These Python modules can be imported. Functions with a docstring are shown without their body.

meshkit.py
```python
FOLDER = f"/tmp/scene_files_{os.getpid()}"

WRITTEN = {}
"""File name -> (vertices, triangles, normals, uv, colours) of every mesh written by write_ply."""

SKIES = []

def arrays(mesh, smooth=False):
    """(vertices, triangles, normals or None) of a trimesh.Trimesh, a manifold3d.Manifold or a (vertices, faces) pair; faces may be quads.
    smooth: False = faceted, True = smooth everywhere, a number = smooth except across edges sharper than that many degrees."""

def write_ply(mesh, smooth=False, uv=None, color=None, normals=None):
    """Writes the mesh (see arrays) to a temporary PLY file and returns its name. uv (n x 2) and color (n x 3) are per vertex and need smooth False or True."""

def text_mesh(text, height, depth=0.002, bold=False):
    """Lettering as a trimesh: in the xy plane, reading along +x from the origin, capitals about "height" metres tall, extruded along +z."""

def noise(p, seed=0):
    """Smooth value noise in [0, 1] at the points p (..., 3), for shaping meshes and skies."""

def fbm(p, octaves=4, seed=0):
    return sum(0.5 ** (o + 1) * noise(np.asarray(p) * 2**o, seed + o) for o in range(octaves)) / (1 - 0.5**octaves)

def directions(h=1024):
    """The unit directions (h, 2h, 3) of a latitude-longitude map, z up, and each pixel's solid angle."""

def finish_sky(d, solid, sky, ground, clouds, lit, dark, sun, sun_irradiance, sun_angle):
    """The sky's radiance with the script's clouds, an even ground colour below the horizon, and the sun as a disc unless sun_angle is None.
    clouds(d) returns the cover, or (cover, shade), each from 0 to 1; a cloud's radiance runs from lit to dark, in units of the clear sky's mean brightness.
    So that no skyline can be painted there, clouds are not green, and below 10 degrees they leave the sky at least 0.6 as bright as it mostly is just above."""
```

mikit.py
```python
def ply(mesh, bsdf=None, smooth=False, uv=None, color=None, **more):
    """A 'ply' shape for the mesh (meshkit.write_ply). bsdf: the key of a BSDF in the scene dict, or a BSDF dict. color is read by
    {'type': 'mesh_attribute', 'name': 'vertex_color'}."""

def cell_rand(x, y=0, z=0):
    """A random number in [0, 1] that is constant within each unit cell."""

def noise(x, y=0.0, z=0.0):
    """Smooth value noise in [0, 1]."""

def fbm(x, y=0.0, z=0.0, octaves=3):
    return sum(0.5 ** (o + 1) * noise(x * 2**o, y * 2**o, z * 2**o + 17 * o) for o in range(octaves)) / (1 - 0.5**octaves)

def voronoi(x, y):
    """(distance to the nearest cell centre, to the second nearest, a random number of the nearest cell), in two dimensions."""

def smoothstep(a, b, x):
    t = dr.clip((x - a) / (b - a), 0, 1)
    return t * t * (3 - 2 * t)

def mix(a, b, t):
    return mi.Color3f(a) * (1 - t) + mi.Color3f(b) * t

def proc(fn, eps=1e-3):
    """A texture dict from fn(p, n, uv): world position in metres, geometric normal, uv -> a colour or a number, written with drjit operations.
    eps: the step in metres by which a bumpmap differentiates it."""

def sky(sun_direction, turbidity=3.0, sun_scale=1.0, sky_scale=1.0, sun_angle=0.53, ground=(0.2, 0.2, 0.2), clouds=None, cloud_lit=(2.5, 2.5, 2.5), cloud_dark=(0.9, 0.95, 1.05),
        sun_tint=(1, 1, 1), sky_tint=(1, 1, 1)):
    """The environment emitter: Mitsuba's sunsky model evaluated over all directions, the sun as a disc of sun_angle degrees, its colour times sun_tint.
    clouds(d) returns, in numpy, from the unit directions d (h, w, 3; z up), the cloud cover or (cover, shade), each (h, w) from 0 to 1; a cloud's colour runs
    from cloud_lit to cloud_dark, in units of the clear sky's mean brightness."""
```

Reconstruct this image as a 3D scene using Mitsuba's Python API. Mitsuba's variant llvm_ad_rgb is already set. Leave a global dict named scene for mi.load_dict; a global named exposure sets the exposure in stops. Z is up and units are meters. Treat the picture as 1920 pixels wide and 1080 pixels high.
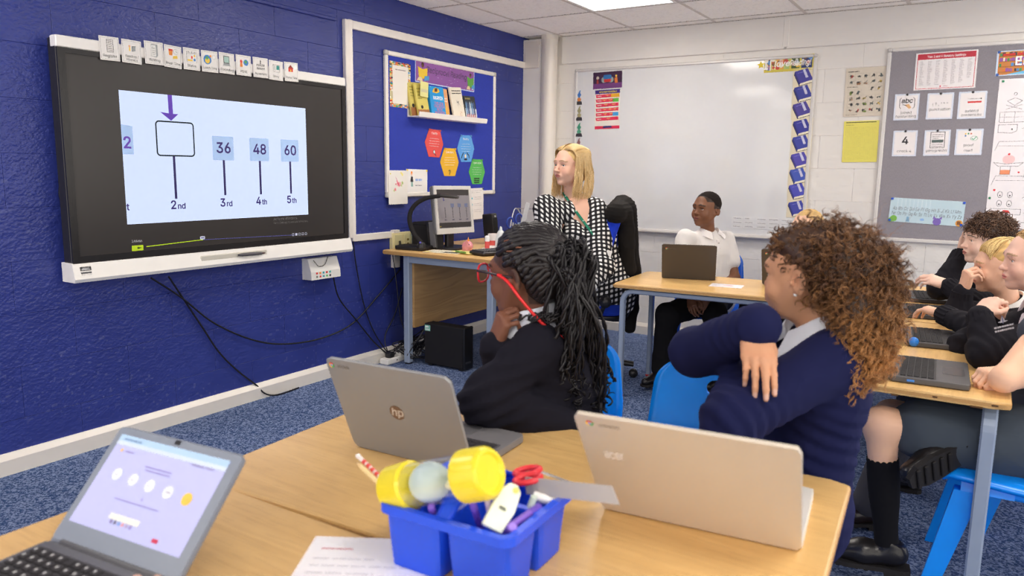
import math, random, numpy as np, trimesh, mitsuba as mi, mikit, meshkit
import drjit as dr
from shapely.geometry import Polygon, LineString, Point, box as sbox
from shapely import affinity
from scipy.spatial import ConvexHull
import manifold3d as m3

# ------------------------------------------------------------------ camera, daylight, lamps, exposure
T = mi.ScalarTransform4f
scene, labels = {'type': 'scene'}, {}
exposure = 0.72
CAM = np.array([3.2471, -5.3608, 1.2386])
FWD = np.array([-0.52733, 0.83541, -0.15536])
DOWN = np.array([0.0950, -0.1240, -0.98773])
scene['camera'] = {'type': 'thinlens', 'fov': 68.46, 'fov_axis': 'x', 'near_clip': 0.05, 'far_clip': 60.0,
                   'aperture_radius': 0.0030, 'focus_distance': 3.6,
                   'to_world': T().look_at(CAM.tolist(), (CAM + FWD).tolist(), (-DOWN).tolist())}
# overcast daylight from the open window side of the room
scene['daylight'] = {'type': 'constant', 'radiance': {'type': 'rgb', 'value': [1.20, 1.13, 1.04]}}
LAMP = [10.0, 9.3, 8.4]          # radiance of the ceiling light diffusers
H = 2.27                        # ceiling height; corner of blue and white wall at the origin, z up

# ------------------------------------------------------------------ helpers
used = set()
rng = np.random.RandomState(7)
random.seed(7)


def num(key):
    if key not in used:
        used.add(key)
        return key
    i = 1
    while f'{key}_{i:03d}' in used:
        i += 1
    used.add(f'{key}_{i:03d}')
    return f'{key}_{i:03d}'


def C(r, g, b):
    return np.array([(c / 255 / 12.92) if c / 255 <= 0.04045 else ((c / 255 + 0.055) / 1.055) ** 2.4 for c in (r, g, b)])


def thing(name, label, cat, group=None):
    key = num(name)
    labels[key] = {'label': label, 'category': cat}
    if group:
        labels[key]['group'] = group
    return key


def vf(m):
    if hasattr(m, 'to_mesh'):
        q = m.to_mesh()
        return np.asarray(q.vert_properties[:, :3], float), np.asarray(q.tri_verts, int)
    if hasattr(m, 'vertices'):
        return np.asarray(m.vertices, float), np.asarray(m.faces, int)
    v, f = np.asarray(m[0], float), np.asarray(m[1], int)
    if f.shape[1] == 4:
        f = np.vstack([f[:, [0, 1, 2]], f[:, [0, 2, 3]]])
    return v, f


def J(*ms):
    vs, fs, n = [], [], 0
    for m in ms:
        v, f = vf(m)
        vs.append(v)
        fs.append(f + n)
        n += len(v)
    return np.vstack(vs), np.vstack(fs)


def tf(m, M):
    v, f = vf(m)
    v = v @ M[:3, :3].T + M[:3, 3]
    return v, (f[:, ::-1] if np.linalg.det(M[:3, :3]) < 0 else f)


def mv(m, x=0, y=0, z=0):
    v, f = vf(m)
    return v + np.array([x, y, z]), f


def L(x=0, y=0, z=0, rz=0, rx=0, ry=0, s=1.0):
    M = np.eye(4)
    a, b, c = np.radians([rx, ry, rz])
    Rx = np.array([[1, 0, 0], [0, math.cos(a), -math.sin(a)], [0, math.sin(a), math.cos(a)]])
    Ry = np.array([[math.cos(b), 0, math.sin(b)], [0, 1, 0], [-math.sin(b), 0, math.cos(b)]])
    Rz = np.array([[math.cos(c), -math.sin(c), 0], [math.sin(c), math.cos(c), 0], [0, 0, 1]])
    M[:3, :3] = Rz @ Ry @ Rx * s
    M[:3, 3] = x, y, z
    return M


def FR(o, u, v):
    """frame with origin o, x axis u, y axis near v, z = u x v"""
    u = np.asarray(u, float)
    u = u / np.linalg.norm(u)
    n = np.cross(u, np.asarray(v, float))
    n /= np.linalg.norm(n)
    M = np.eye(4)
    M[:3, 0], M[:3, 1], M[:3, 2], M[:3, 3] = u, np.cross(n, u), n, o
    return M


def part(parent, name, mesh, bsdf, M=None, smooth=False, color=None, label=None, kind=None, top=False):
    key = num(f'{parent}__{name}') if parent else num(name)
    mesh = vf(mesh)
    if M is not None:
        mesh = tf(mesh, M)
    if smooth not in (False, True) and smooth is not None:
        q = trimesh.graph.smooth_shade(trimesh.Trimesh(*mesh, process=False), angle=np.radians(smooth), facet_minarea=None) if color is None or np.ndim(color) == 1 else None
        if q is not None:
            mesh, smooth = (np.array(q.vertices), np.array(q.faces)), True
        else:
            smooth = True
    if color is not None and np.ndim(color) == 1:
        color = np.tile(np.asarray(color, float), (len(mesh[0]), 1))
    scene[key] = mikit.ply(mesh, bsdf, smooth, color=color)
    if label or kind:
        labels[key] = {}
        if label:
            labels[key]['label'] = label
        if kind:
            labels[key]['kind'] = kind
    return key


def one(name, label, cat, mesh, bsdf, M=None, smooth=False, color=None, group=None):
    key = part(None, name, mesh, bsdf, M, smooth, color)
    labels[key] = {'label': label, 'category': cat}
    if group:
        labels[key]['group'] = group
    return key


def struct(name, mesh, bsdf, M=None, smooth=False, color=None, label=None):
    key = part(None, name, mesh, bsdf, M, smooth, color)
    labels[key] = {'kind': 'structure'}
    if label:
        labels[key]['label'] = label
    return key


# ---- primitives
def hull(p):
    p = np.asarray(p, float)
    h = ConvexHull(p)
    f = h.simplices.copy()
    n = np.cross(p[f[:, 1]] - p[f[:, 0]], p[f[:, 2]] - p[f[:, 0]])
    bad = (n * h.equations[:, :3]).sum(1) < 0
    f[bad] = f[bad][:, ::-1]
    u, inv = np.unique(f, return_inverse=True)
    return p[u], inv.reshape(f.shape)


def cbox(sx, sy, sz, c=0.002, x=0, y=0, z=0):
    """chamfered box centred at x y z"""
    c = min(c, sx * .49, sy * .49, sz * .49)
    p = []
    for a in (-1, 1):
        for b in (-1, 1):
            for d in (-1, 1):
                for k in range(3):
                    q = np.array([a * sx / 2, b * sy / 2, d * sz / 2])
                    q -= np.array([a, b, d]) * c * (np.arange(3) != k)
                    p.append(q + [x, y, z])
    return hull(p)


def b2(lo, hi, c=0.002):
    lo, hi = np.minimum(lo, hi), np.maximum(lo, hi)
    return cbox(*(hi - lo), c, *((lo + hi) / 2))


def prism(pg, h, z=0):
    gs = getattr(pg, 'geoms', [pg])
    m = J(*[trimesh.creation.extrude_polygon(g, h, engine='earcut') for g in gs])
    return mv(m, z=z)


def flat(pg, z=0):
    out = []
    for g in getattr(pg, 'geoms', [pg]):
        if g.area < 1e-12:
            continue
        v, f = trimesh.creation.triangulate_polygon(g, engine='earcut')
        v = np.c_[v, np.full(len(v), z)]
        n = np.cross(v[f[:, 1]] - v[f[:, 0]], v[f[:, 2]] - v[f[:, 0]])[:, 2]
        f = np.where((n < 0)[:, None], f[:, ::-1], f)
        out.append((v, f))
    return J(*out)


def rrect(w, h, r, n=6):
    return sbox(-w / 2 + r, -h / 2 + r, w / 2 - r, h / 2 - r).buffer(r, quad_segs=n)


def slab(pg, h, c=0.003):
    """extruded polygon with rounded top and bottom rims"""
    m = m3.CrossSection
    steps = [(0, c), (0.3 * c, 0.3 * c), (c, 0), (h - c, 0), (h - 0.3 * c, 0.3 * c), (h, c)]
    rings = []
    for z, ins in steps:
        q = pg.buffer(-ins) if ins else pg
        xy = np.array(q.exterior.coords)[:-1]
        rings.append((z, q))
    # same-count rings by resampling along the outline
    n = 72
    out = []
    for z, q in rings:
        e = q.exterior
        c0 = q.centroid
        ang = np.arange(n) / n * 2 * np.pi
        pts = []
        full = np.array(pg.exterior.coords)[:-1]
        pts = []
        for t in np.linspace(0, 1, n, endpoint=False):
            p0 = pg.exterior.interpolate(t, normalized=True)
            d = e.project(p0)
            p1 = e.interpolate(d)
            pts.append((p1.x, p1.y, z))
        out.append(pts)
    return loft(np.array(out), True)


def loft(rings, caps=True):
    """rings (m, n, 3): closed rings joined in order"""
    rings = np.asarray(rings, float)
    m, n = rings.shape[:2]
    v = rings.reshape(-1, 3)
    i, j = np.meshgrid(np.arange(m - 1), np.arange(n), indexing='ij')
    a, b = i * n + j, i * n + (j + 1) % n
    q = np.stack([a, b, b + n, a + n], -1).reshape(-1, 4)
    f = np.vstack([q[:, [0, 1, 2]], q[:, [0, 2, 3]]])
    if caps:
        v = np.vstack([v, rings[0].mean(0), rings[-1].mean(0)])
        k = np.arange(n)
        f = np.vstack([f, np.stack([(k + 1) % n, k, k * 0 + m * n], 1), np.stack([(m - 1) * n + k, (m - 1) * n + (k + 1) % n, k * 0 + m * n + 1], 1)])
    return v, f


def lathe(prof, n=28):
    a = np.arange(n) / n * 2 * np.pi
    return loft(np.array([[(r * math.cos(t), r * math.sin(t), z) for t in a] for r, z in prof]), True)


def spline(pts, n=24):
    p = np.asarray(pts, float)
    if len(p) == 2:
        return p[0] + (p[1] - p[0]) * np.linspace(0, 1, n)[:, None]
    p = np.vstack([2 * p[0] - p[1], p, 2 * p[-1] - p[-2]])
    out = []
    m = len(p) - 3
    for t in np.linspace(0, m - 1e-9, n):
        i = int(t)
        u = t - i
        a, b, c, d = p[i:i + 4]
        out.append(0.5 * (2 * b + (c - a) * u + (2 * a - 5 * b + 4 * c - d) * u * u + (3 * b - a - 3 * c + d) * u ** 3))
    return np.array(out)


def frames(p):
    t = np.gradient(p, axis=0)
    t /= np.linalg.norm(t, axis=1, keepdims=True) + 1e-12
    u = np.cross(t[0], [0, 0, 1.0] if abs(t[0][2]) < 0.9 else [1.0, 0, 0])
    us = []
    for k in range(len(p)):
        u = u - t[k] * (u @ t[k])
        u /= np.linalg.norm(u) + 1e-12
        us.append(u)
    us = np.array(us)
    return t, us, np.cross(t, us)


def tube(p, r, n=8, caps=True, flat_=None):
    p = np.asarray(p, float)
    r = np.broadcast_to(r, (len(p),))
    t, u, w = frames(p)
    a = np.arange(n) / n * 2 * np.pi
    k = 1.0 if flat_ is None else flat_
    rings = p[:, None] + r[:, None, None] * (np.cos(a)[None, :, None] * u[:, None] + k * np.sin(a)[None, :, None] * w[:, None])
    return loft(rings, caps)


def strands(P, r, col, n=3, taper=True):
    """many strands at once: P (s, m, 3), r scalar or (s,), col (s, 3) or (s, m, 3) -> mesh, colours"""
    P = np.asarray(P, float)
    s, m = P.shape[:2]
    t = np.gradient(P, axis=1)
    t /= np.linalg.norm(t, axis=2, keepdims=True) + 1e-12
    ref = np.where(np.abs(t[..., 2:]) < 0.8, [0, 0, 1.0], [1.0, 0, 0])
    u = np.cross(t, ref)
    u /= np.linalg.norm(u, axis=2, keepdims=True) + 1e-12
    w = np.cross(t, u)
    rr = np.broadcast_to(np.asarray(r, float).reshape(-1, 1), (s, m)).copy() if np.ndim(r) < 2 else np.array(r)
    if taper:
        rr *= np.interp(np.linspace(0, 1, m), [0, .7, 1], [1, 1, .25])
    a = np.arange(n) / n * 2 * np.pi
    V = P[:, :, None] + rr[:, :, None, None] * (np.cos(a)[None, None, :, None] * u[:, :, None] + np.sin(a)[None, None, :, None] * w[:, :, None])
    i, k, j = np.meshgrid(np.arange(s), np.arange(m - 1), np.arange(n), indexing='ij')
    A = (i * m + k) * n + j
    B = (i * m + k) * n + (j + 1) % n
    q = np.stack([A, B, B + n, A + n], -1).reshape(-1, 4)
    col = np.asarray(col, float)
    if col.ndim == 2:
        col = np.broadcast_to(col[:, None], (s, m, 3))
    return (V.reshape(-1, 3), np.vstack([q[:, [0, 1, 2]], q[:, [0, 2, 3]]])), np.repeat(col.reshape(-1, 3), n, axis=0)


# ---- signed distance modelling for bodies
class Blob:
    def __init__(s, k=0.02):
        s.p, s.k = [], k

    def cone(s, a, b, r1, r2=None, k=None, sub=False, sq=None):
        a, b = np.asarray(a, float), np.asarray(b, float)
        r2 = r1 if r2 is None else r2
        R = max(r1, r2) * 1.05

        def fn(p):
            q, e = p - a, b - a
            if sq is not None:
                ax = np.asarray(sq[0], float)
                ax = ax / np.linalg.norm(ax)
                q = q + np.multiply.outer(q @ ax, ax) * (1 / sq[1] - 1)
                e = e + (e @ ax) * ax * (1 / sq[1] - 1)
            h = np.clip(q @ e / max(e @ e, 1e-12), 0, 1)
            d = np.linalg.norm(q - h[..., None] * e, axis=-1) - (r1 + (r2 - r1) * h)
            return d * (sq[1] ** 0.5 if sq is not None else 1)
        s.p.append((fn, np.minimum(a, b) - R, np.maximum(a, b) + R, s.k if k is None else k, sub))
        return s

    def chain(s, pts, rs, k=None, sq=None):
        for i in range(len(pts) - 1):
            s.cone(pts[i], pts[i + 1], rs[i], rs[i + 1], k, sq=sq)
        return s

    def ell(s, c, r, R=None, k=None, sub=False):
        c, r = np.asarray(c, float), np.asarray(r, float) * np.ones(3)
        R = np.eye(3) if R is None else np.asarray(R)[:3, :3]

        def fn(p):
            q = (p - c) @ R
            k0 = np.linalg.norm(q / r, axis=-1)
            k1 = np.linalg.norm(q / (r * r), axis=-1) + 1e-9
            return k0 * (k0 - 1) / k1
        m = r.max()
        e = np.sqrt(((R * r) ** 2).sum(1))
        s.p.append((fn, c - e, c + e, s.k if k is None else k, sub))
        return s

    def cut(s, o, n):
        """keep what lies below the plane through o with normal n"""
        s.p.append(('cut', np.asarray(o, float), np.asarray(n, float) / np.linalg.norm(n), 0, True))
        return s

    def mesh(s, h):
        solid = [q for q in s.p if q[0] != 'cut' and not q[4]]
        lo = np.min([q[1] for q in solid], 0) - 4 * h - 0.01
        hi = np.max([q[2] for q in solid], 0) + 4 * h + 0.01
        N = np.ceil((hi - lo) / h).astype(int) + 1
        F = np.full(N, 1.0)
        for fn, a, b, k, sub in s.p:
            if isinstance(fn, str):
                g = np.stack(np.meshgrid(*[lo[i] + h * np.arange(N[i]) for i in range(3)], indexing='ij'), -1)
                F = np.maximum(F, (g - a) @ b)
                continue
            mg = 3 * h + k
            i0 = np.clip(np.floor((a - mg - lo) / h).astype(int), 0, N)
            i1 = np.clip(np.ceil((b + mg - lo) / h).astype(int) + 1, 0, N)
            if (i1 <= i0).any():
                continue
            sl = tuple(slice(x, y) for x, y in zip(i0, i1))
            g = np.stack(np.meshgrid(*[lo[i] + h * np.arange(i0[i], i1[i]) for i in range(3)], indexing='ij'), -1)
            d = fn(g)
            f = F[sl]
            if sub:
                d = -d
                t = np.maximum(k - np.abs(f - d), 0) / max(k, 1e-9)
                F[sl] = np.maximum(f, d) + t * t * k / 4
            else:
                t = np.maximum(k - np.abs(f - d), 0) / max(k, 1e-9)
                F[sl] = np.minimum(f, d) - t * t * k / 4
        F[[0, -1]] = np.maximum(F[[0, -1]], h)
        F[:, [0, -1]] = np.maximum(F[:, [0, -1]], h)
        F[:, :, [0, -1]] = np.maximum(F[:, :, [0, -1]], h)
        return nets(F, lo, h)


def nets(F, o, h):
    """surface nets: the zero surface of the grid F"""
    n = np.array(F.shape) - 1
    cor = [(a, b, c) for a in (0, 1) for b in (0, 1) for c in (0, 1)]
    val = [F[a:n[0] + a, b:n[1] + b, c:n[2] + c] for a, b, c in cor]
    cnt = sum((x < 0).astype(np.int8) for x in val)
    mask = (cnt > 0) & (cnt < 8)
    cells = np.argwhere(mask)
    idx = np.full(mask.shape, -1)
    idx[mask] = np.arange(len(cells))
    vals = np.stack([x[mask] for x in val], 1)
    pos, c = np.zeros((len(cells), 3)), np.zeros(len(cells))
    for a in range(8):
        for b in range(a + 1, 8):
            d = np.subtract(cor[b], cor[a])
            if np.abs(d).sum() != 1:
                continue
            fa, fb = vals[:, a], vals[:, b]
            x = (fa < 0) != (fb < 0)
            t = np.where(x, fa / np.where(x, fa - fb, 1), 0)
            pos += np.where(x[:, None], np.array(cor[a]) + t[:, None] * d, 0)
            c += x
    v = o + h * (cells + pos / c[:, None])
    quads = []
    for ax in range(3):
        b, d = [(1, 2), (2, 0), (0, 1)][ax]
        lo = [slice(0, n[i]) for i in range(3)]
        up = list(lo)
        for i in (b, d):
            lo[i] = slice(1, n[i])
        up = list(lo)
        up[ax] = slice(1, n[ax] + 1)
        f0, f1 = F[tuple(lo)], F[tuple(up)]
        x = np.argwhere((f0 < 0) != (f1 < 0))
        if not len(x):
            continue
        inside = (f0 < 0)[tuple(x.T)]
        x = x + np.array([1 if i in (b, d) else 0 for i in range(3)])
        eb, ed = np.eye(3, dtype=int)[b], np.eye(3, dtype=int)[d]
        q = np.stack([idx[tuple((x - eb - ed).T)], idx[tuple((x - ed).T)], idx[tuple(x.T)], idx[tuple((x - eb).T)]], 1)
        q[~inside] = q[~inside][:, ::-1]
        quads.append(q)
    q = np.vstack(quads)
    q = q[(q >= 0).all(1)]
    return v, np.vstack([q[:, [0, 1, 2]], q[:, [0, 2, 3]]])


def vnormals(m):
    v, f = m
    n = np.zeros_like(v)
    fn = np.cross(v[f[:, 1]] - v[f[:, 0]], v[f[:, 2]] - v[f[:, 0]])
    for k in range(3):
        np.add.at(n, f[:, k], fn)
    return n / (np.linalg.norm(n, axis=1, keepdims=True) + 1e-12)


def disp(m, fn):
    return m[0] + vnormals(m) * fn(m[0])[:, None], m[1]


# ---- flat print on paper
_tx = {}


def tmesh(s, bold=False):
    if (s, bold) not in _tx:
        m = meshkit.text_mesh(s, 1.0, 0.01, bold)
        f = m.faces[m.face_normals[:, 2] > 0.9]
        u, inv = np.unique(f, return_inverse=True)
        v = np.array(m.vertices)[u]
        v[:, 2] = 0
        _tx[s, bold] = (v, inv.reshape(f.shape))
    return _tx[s, bold]


class Sheet:
    """paper of w x h metres in the frame F (origin bottom left, x right, y up, z towards the viewer); fractions of w and h place the print"""
    def __init__(s, F, w, h):
        s.F, s.w, s.h, s.it = F, w, h, []

    def _a(s, m, col, z):
        v, f = m
        v = v.copy()
        v[:, 2] = 0.0012 + 0.0003 * z
        s.it.append((v, f, col))

    def poly(s, pg, col, z=1):
        s._a(flat(pg), col, z)

    def pts(s, pts, col, z=1):
        s.poly(Polygon([(x * s.w, y * s.h) for x, y in pts]), col, z)

    def rect(s, x0, y0, x1, y1, col, z=1):
        s.poly(sbox(x0 * s.w, y0 * s.h, x1 * s.w, y1 * s.h), col, z)

    def rrect(s, x0, y0, x1, y1, r, col, z=1):
        s.poly(affinity.translate(rrect((x1 - x0) * s.w, (y1 - y0) * s.h, r), (x0 + x1) / 2 * s.w, (y0 + y1) / 2 * s.h), col, z)

    def frame(s, x0, y0, x1, y1, t, col, z=1, r=0.0):
        a = affinity.translate(rrect((x1 - x0) * s.w, (y1 - y0) * s.h, r + 1e-6), (x0 + x1) / 2 * s.w, (y0 + y1) / 2 * s.h)
        s.poly(a.difference(a.buffer(-t)), col, z)

    def circ(s, x, y, r, col, z=1, sx=1.0, rot=0):
        s.poly(affinity.translate(affinity.rotate(affinity.scale(Point(0, 0).buffer(r * s.h, quad_segs=5), sx, 1), rot), x * s.w, y * s.h), col, z)

    def line(s, pts, wd, col, z=1):
        s.poly(LineString([(x * s.w, y * s.h) for x, y in pts]).buffer(wd / 2, quad_segs=2), col, z)

    def text(s, t, x, y, hh, col, al='c', z=2, bold=False, maxw=None, slant=0):
        v, f = tmesh(t, bold)
        w = v[:, 0].max()
        k = hh * s.h
        kx = k if maxw is None else min(k, maxw * s.w / w)
        v = v * [kx, k, 0]
        v[:, 0] += slant * v[:, 1]
        v += [x * s.w - {'c': .5, 'l': 0, 'r': 1}[al] * w * kx, y * s.h, 0]
        s._a((v, f), col, z)

    def scrib(s, x0, y0, x1, y1, rows, col, t=0.25, seed=0, z=1):
        """rows of small word-like strokes"""
        r = np.random.RandomState(seed)
        for i in range(rows):
            y = y1 - (i + 0.5) * (y1 - y0) / rows
            x = x0
            lim = x1 if r.rand() < .8 else x0 + (x1 - x0) * r.uniform(.4, .9)
            while x < lim:
                wd = min(r.uniform(.05, .16), lim - x)
                hh = t * (y1 - y0) / rows
                s.rect(x, y - hh / 2, x + wd * .85, y + hh / 2, col, z)
                x += wd

    def add(s, key, name='print', bsdf='vc_print'):
        v, f, c, n = [], [], [], 0
        for a, b, col in s.it:
            v.append(a)
            f.append(b + n)
            c.append(np.tile(col, (len(a), 1)))
            n += len(a)
        return part(key, name, (np.vstack(v), np.vstack(f)), bsdf, s.F, color=np.vstack(c))


def paper(name, label, cat, F, w, h, col, group=None, bsdf='vc_print', th=0.001, pname='paper'):
    k = thing(name, label, cat, group)
    part(k, pname, cbox(w, h, th, 0.0002, w / 2, h / 2, th / 2 + .0002), bsdf, F, color=col)
    return k, Sheet(F, w, h)


def lw(tl, br, tilt=0):
    """frame, width, height of a rectangle on the left wall between two points"""
    w, h = abs(br[1] - tl[1]), abs(tl[2] - br[2])
    a = math.radians(tilt)
    u, v = np.array([0, math.cos(a), math.sin(a)]), np.array([0, -math.sin(a), math.cos(a)])
    c = (np.array(tl) + np.array(br)) / 2
    return FR(c - u * w / 2 - v * h / 2, u, v), w, h


def bw(tl, br, tilt=0):
    w, h = abs(br[0] - tl[0]), abs(tl[2] - br[2])
    a = math.radians(tilt)
    u, v = np.array([math.cos(a), 0, math.sin(a)]), np.array([-math.sin(a), 0, math.cos(a)])
    c = (np.array(tl) + np.array(br)) / 2
    return FR(c - u * w / 2 - v * h / 2, u, v), w, h


WHITE, BLACK = C(240, 238, 234), C(30, 30, 32)
K, R_, Bl, Ye, Or, Gr, Gy, Sk = C(50, 50, 52), C(214, 70, 60), C(70, 130, 200), C(240, 205, 90), C(232, 140, 60), C(90, 165, 95), C(160, 165, 165), C(225, 170, 130)
bc = [C(205, 60, 55), C(235, 195, 90), C(80, 140, 200), C(70, 150, 90), C(240, 235, 220), C(215, 120, 60), C(60, 60, 70)]

# ------------------------------------------------------------------ materials
N, FB, CR, SS, MX = mikit.noise, mikit.fbm, mikit.cell_rand, mikit.smoothstep, mikit.mix
VC = {'type': 'mesh_attribute', 'name': 'vertex_color'}


def pr(rough=0.6, spec=0.5, base=VC, **k):
    return {'type': 'twosided', 'b': {'type': 'principled', 'base_color': base, 'roughness': rough, 'specular': spec, **k}}


def bump(inner, fn, scale, eps=1e-3):
    return {'type': 'twosided', 'b': {'type': 'bumpmap', 'arbitrary': mikit.proc(fn, eps), 'scale': scale, 'b': inner['b']}}


scene['vc_print'] = pr(.5, .35)
scene['vc_matte'] = pr(.75, .3)
scene['vc_gloss'] = pr(.28, .5)
scene['vc_plastic'] = pr(.38, .5)
scene['vc_cloth'] = pr(.95, .15, sheen=.35)
scene['vc_hair'] = pr(.42, .45)
scene['vc_skin'] = pr(.5, .35)
scene['vc_metal'] = pr(.35, .5, metallic=.85)
scene['vc_paint'] = pr(.4, .5, metallic=.1)
scene['vc_eye'] = pr(.08, .6)
scene['vc_knit'] = bump(pr(.95, .12, sheen=.3), lambda p, n, uv: N(p.x * 420, p.y * 420, p.z * 420) + .6 * N(p.x * 150, p.y * 150, p.z * 150), .0009, 6e-4)
scene['clear_plastic'] = {'type': 'thindielectric', 'int_ior': 1.55}


def f_wallbump(p, n, uv):
    return FB(p.x * 120, p.y * 120, p.z * 120, 2) + 1.1 * FB(p.x * 38, p.y * 38, p.z * 38, 2)


def f_blue(p, n, uv):
    w = FB(p.x * 5, p.y * 5, p.z * 5, 3)
    sp = SS(.80, .86, N(p.x * 60, p.y * 60, p.z * 60)) * SS(.55, .7, N(p.x * 3.1, p.y * 3.1, p.z * 3.1 + 7))
    return MX(MX([.022, .034, .205], [.030, .046, .25], w), [.16, .18, .36], sp * .22)


scene['blue_paint'] = bump(pr(.36, .5, mikit.proc(f_blue)), f_wallbump, .0021, 1.2e-3)
scene['white_paint'] = bump(pr(.55, .4, {'type': 'rgb', 'value': [.77, .745, .71]}), f_wallbump, .0022, 1.5e-3)


def f_carpet(p, n, uv):
    a = N(p.x * 230, p.y * 230, 3.0)
    b = N(p.x * 110 + 31, p.y * 110, 9.0)
    l = FB(p.x * 2.2, p.y * 2.2, 1.0, 2)
    t = SS(.3, .75, .6 * a + .4 * b)
    return MX([.030, .055, .140], [.185, .235, .37], t) * (.85 + .3 * l)


scene['carpet'] = pr(.95, .1, mikit.proc(f_carpet))


def f_tile(p, n, uv):
    return MX([.88, .85, .805], [.76, .73, .69], SS(.60, .75, N(p.x * 90, p.y * 90, 2.0)) * .5)


scene['ceiling_tile'] = pr(.9, .1, mikit.proc(f_tile))


def grain(ax):
    def f(p, n, uv):
        x, y = (p.x, p.y) if ax == 0 else (p.y, p.x)
        w = FB(x * 1.3, y * 9, p.z * 9, 3)
        g = N(x * 3 + 2 * w, y * 130 + 14 * w, p.z * 130)
        fl = SS(.55, .9, N(x * 26, y * 330, p.z * 300))
        t = .55 * w + .45 * g
        return MX(MX([.74, .485, .200], [.60, .360, .130], t), [.44, .25, .09], fl * .18)
    return f


scene['beech'] = pr(.30, .5, mikit.proc(grain(0)))
scene['beech_long'] = pr(.30, .5, mikit.proc(grain(1)))


def f_oak(p, n, uv):
    x, y = p.x * .55 + p.y, p.z
    w = FB(x * 1.4, y * 7, 1.0, 3)
    g = N(x * 5 + 2 * w, y * 90 + 16 * w, 4.0)
    return MX([.50, .315, .135], [.30, .165, .06], .6 * w + .5 * g - .05)


scene['oak_panel'] = pr(.45, .4, mikit.proc(f_oak))
scene['beech_edge'] = pr(.4, .4, {'type': 'rgb', 'value': [.50, .28, .10]})


def f_felt(p, n, uv):
    return mi.Color3f(.9 + .2 * N(p.x * 300, p.y * 300, p.z * 300))


scene['blue_felt'] = pr(.95, .1, mikit.proc(lambda p, n, uv: f_felt(p, n, uv) * mi.Color3f(.042, .062, .40)))
scene['grey_felt'] = pr(.95, .1, mikit.proc(lambda p, n, uv: f_felt(p, n, uv) * mi.Color3f(.285, .268, .298)))
scene['whiteboard_face'] = pr(.09, .55, {'type': 'rgb', 'value': [.72, .725, .73]})


def lamp_of(rgb):
    return {'type': 'area', 'radiance': {'type': 'rgb', 'value': list(map(float, rgb))}}

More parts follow.
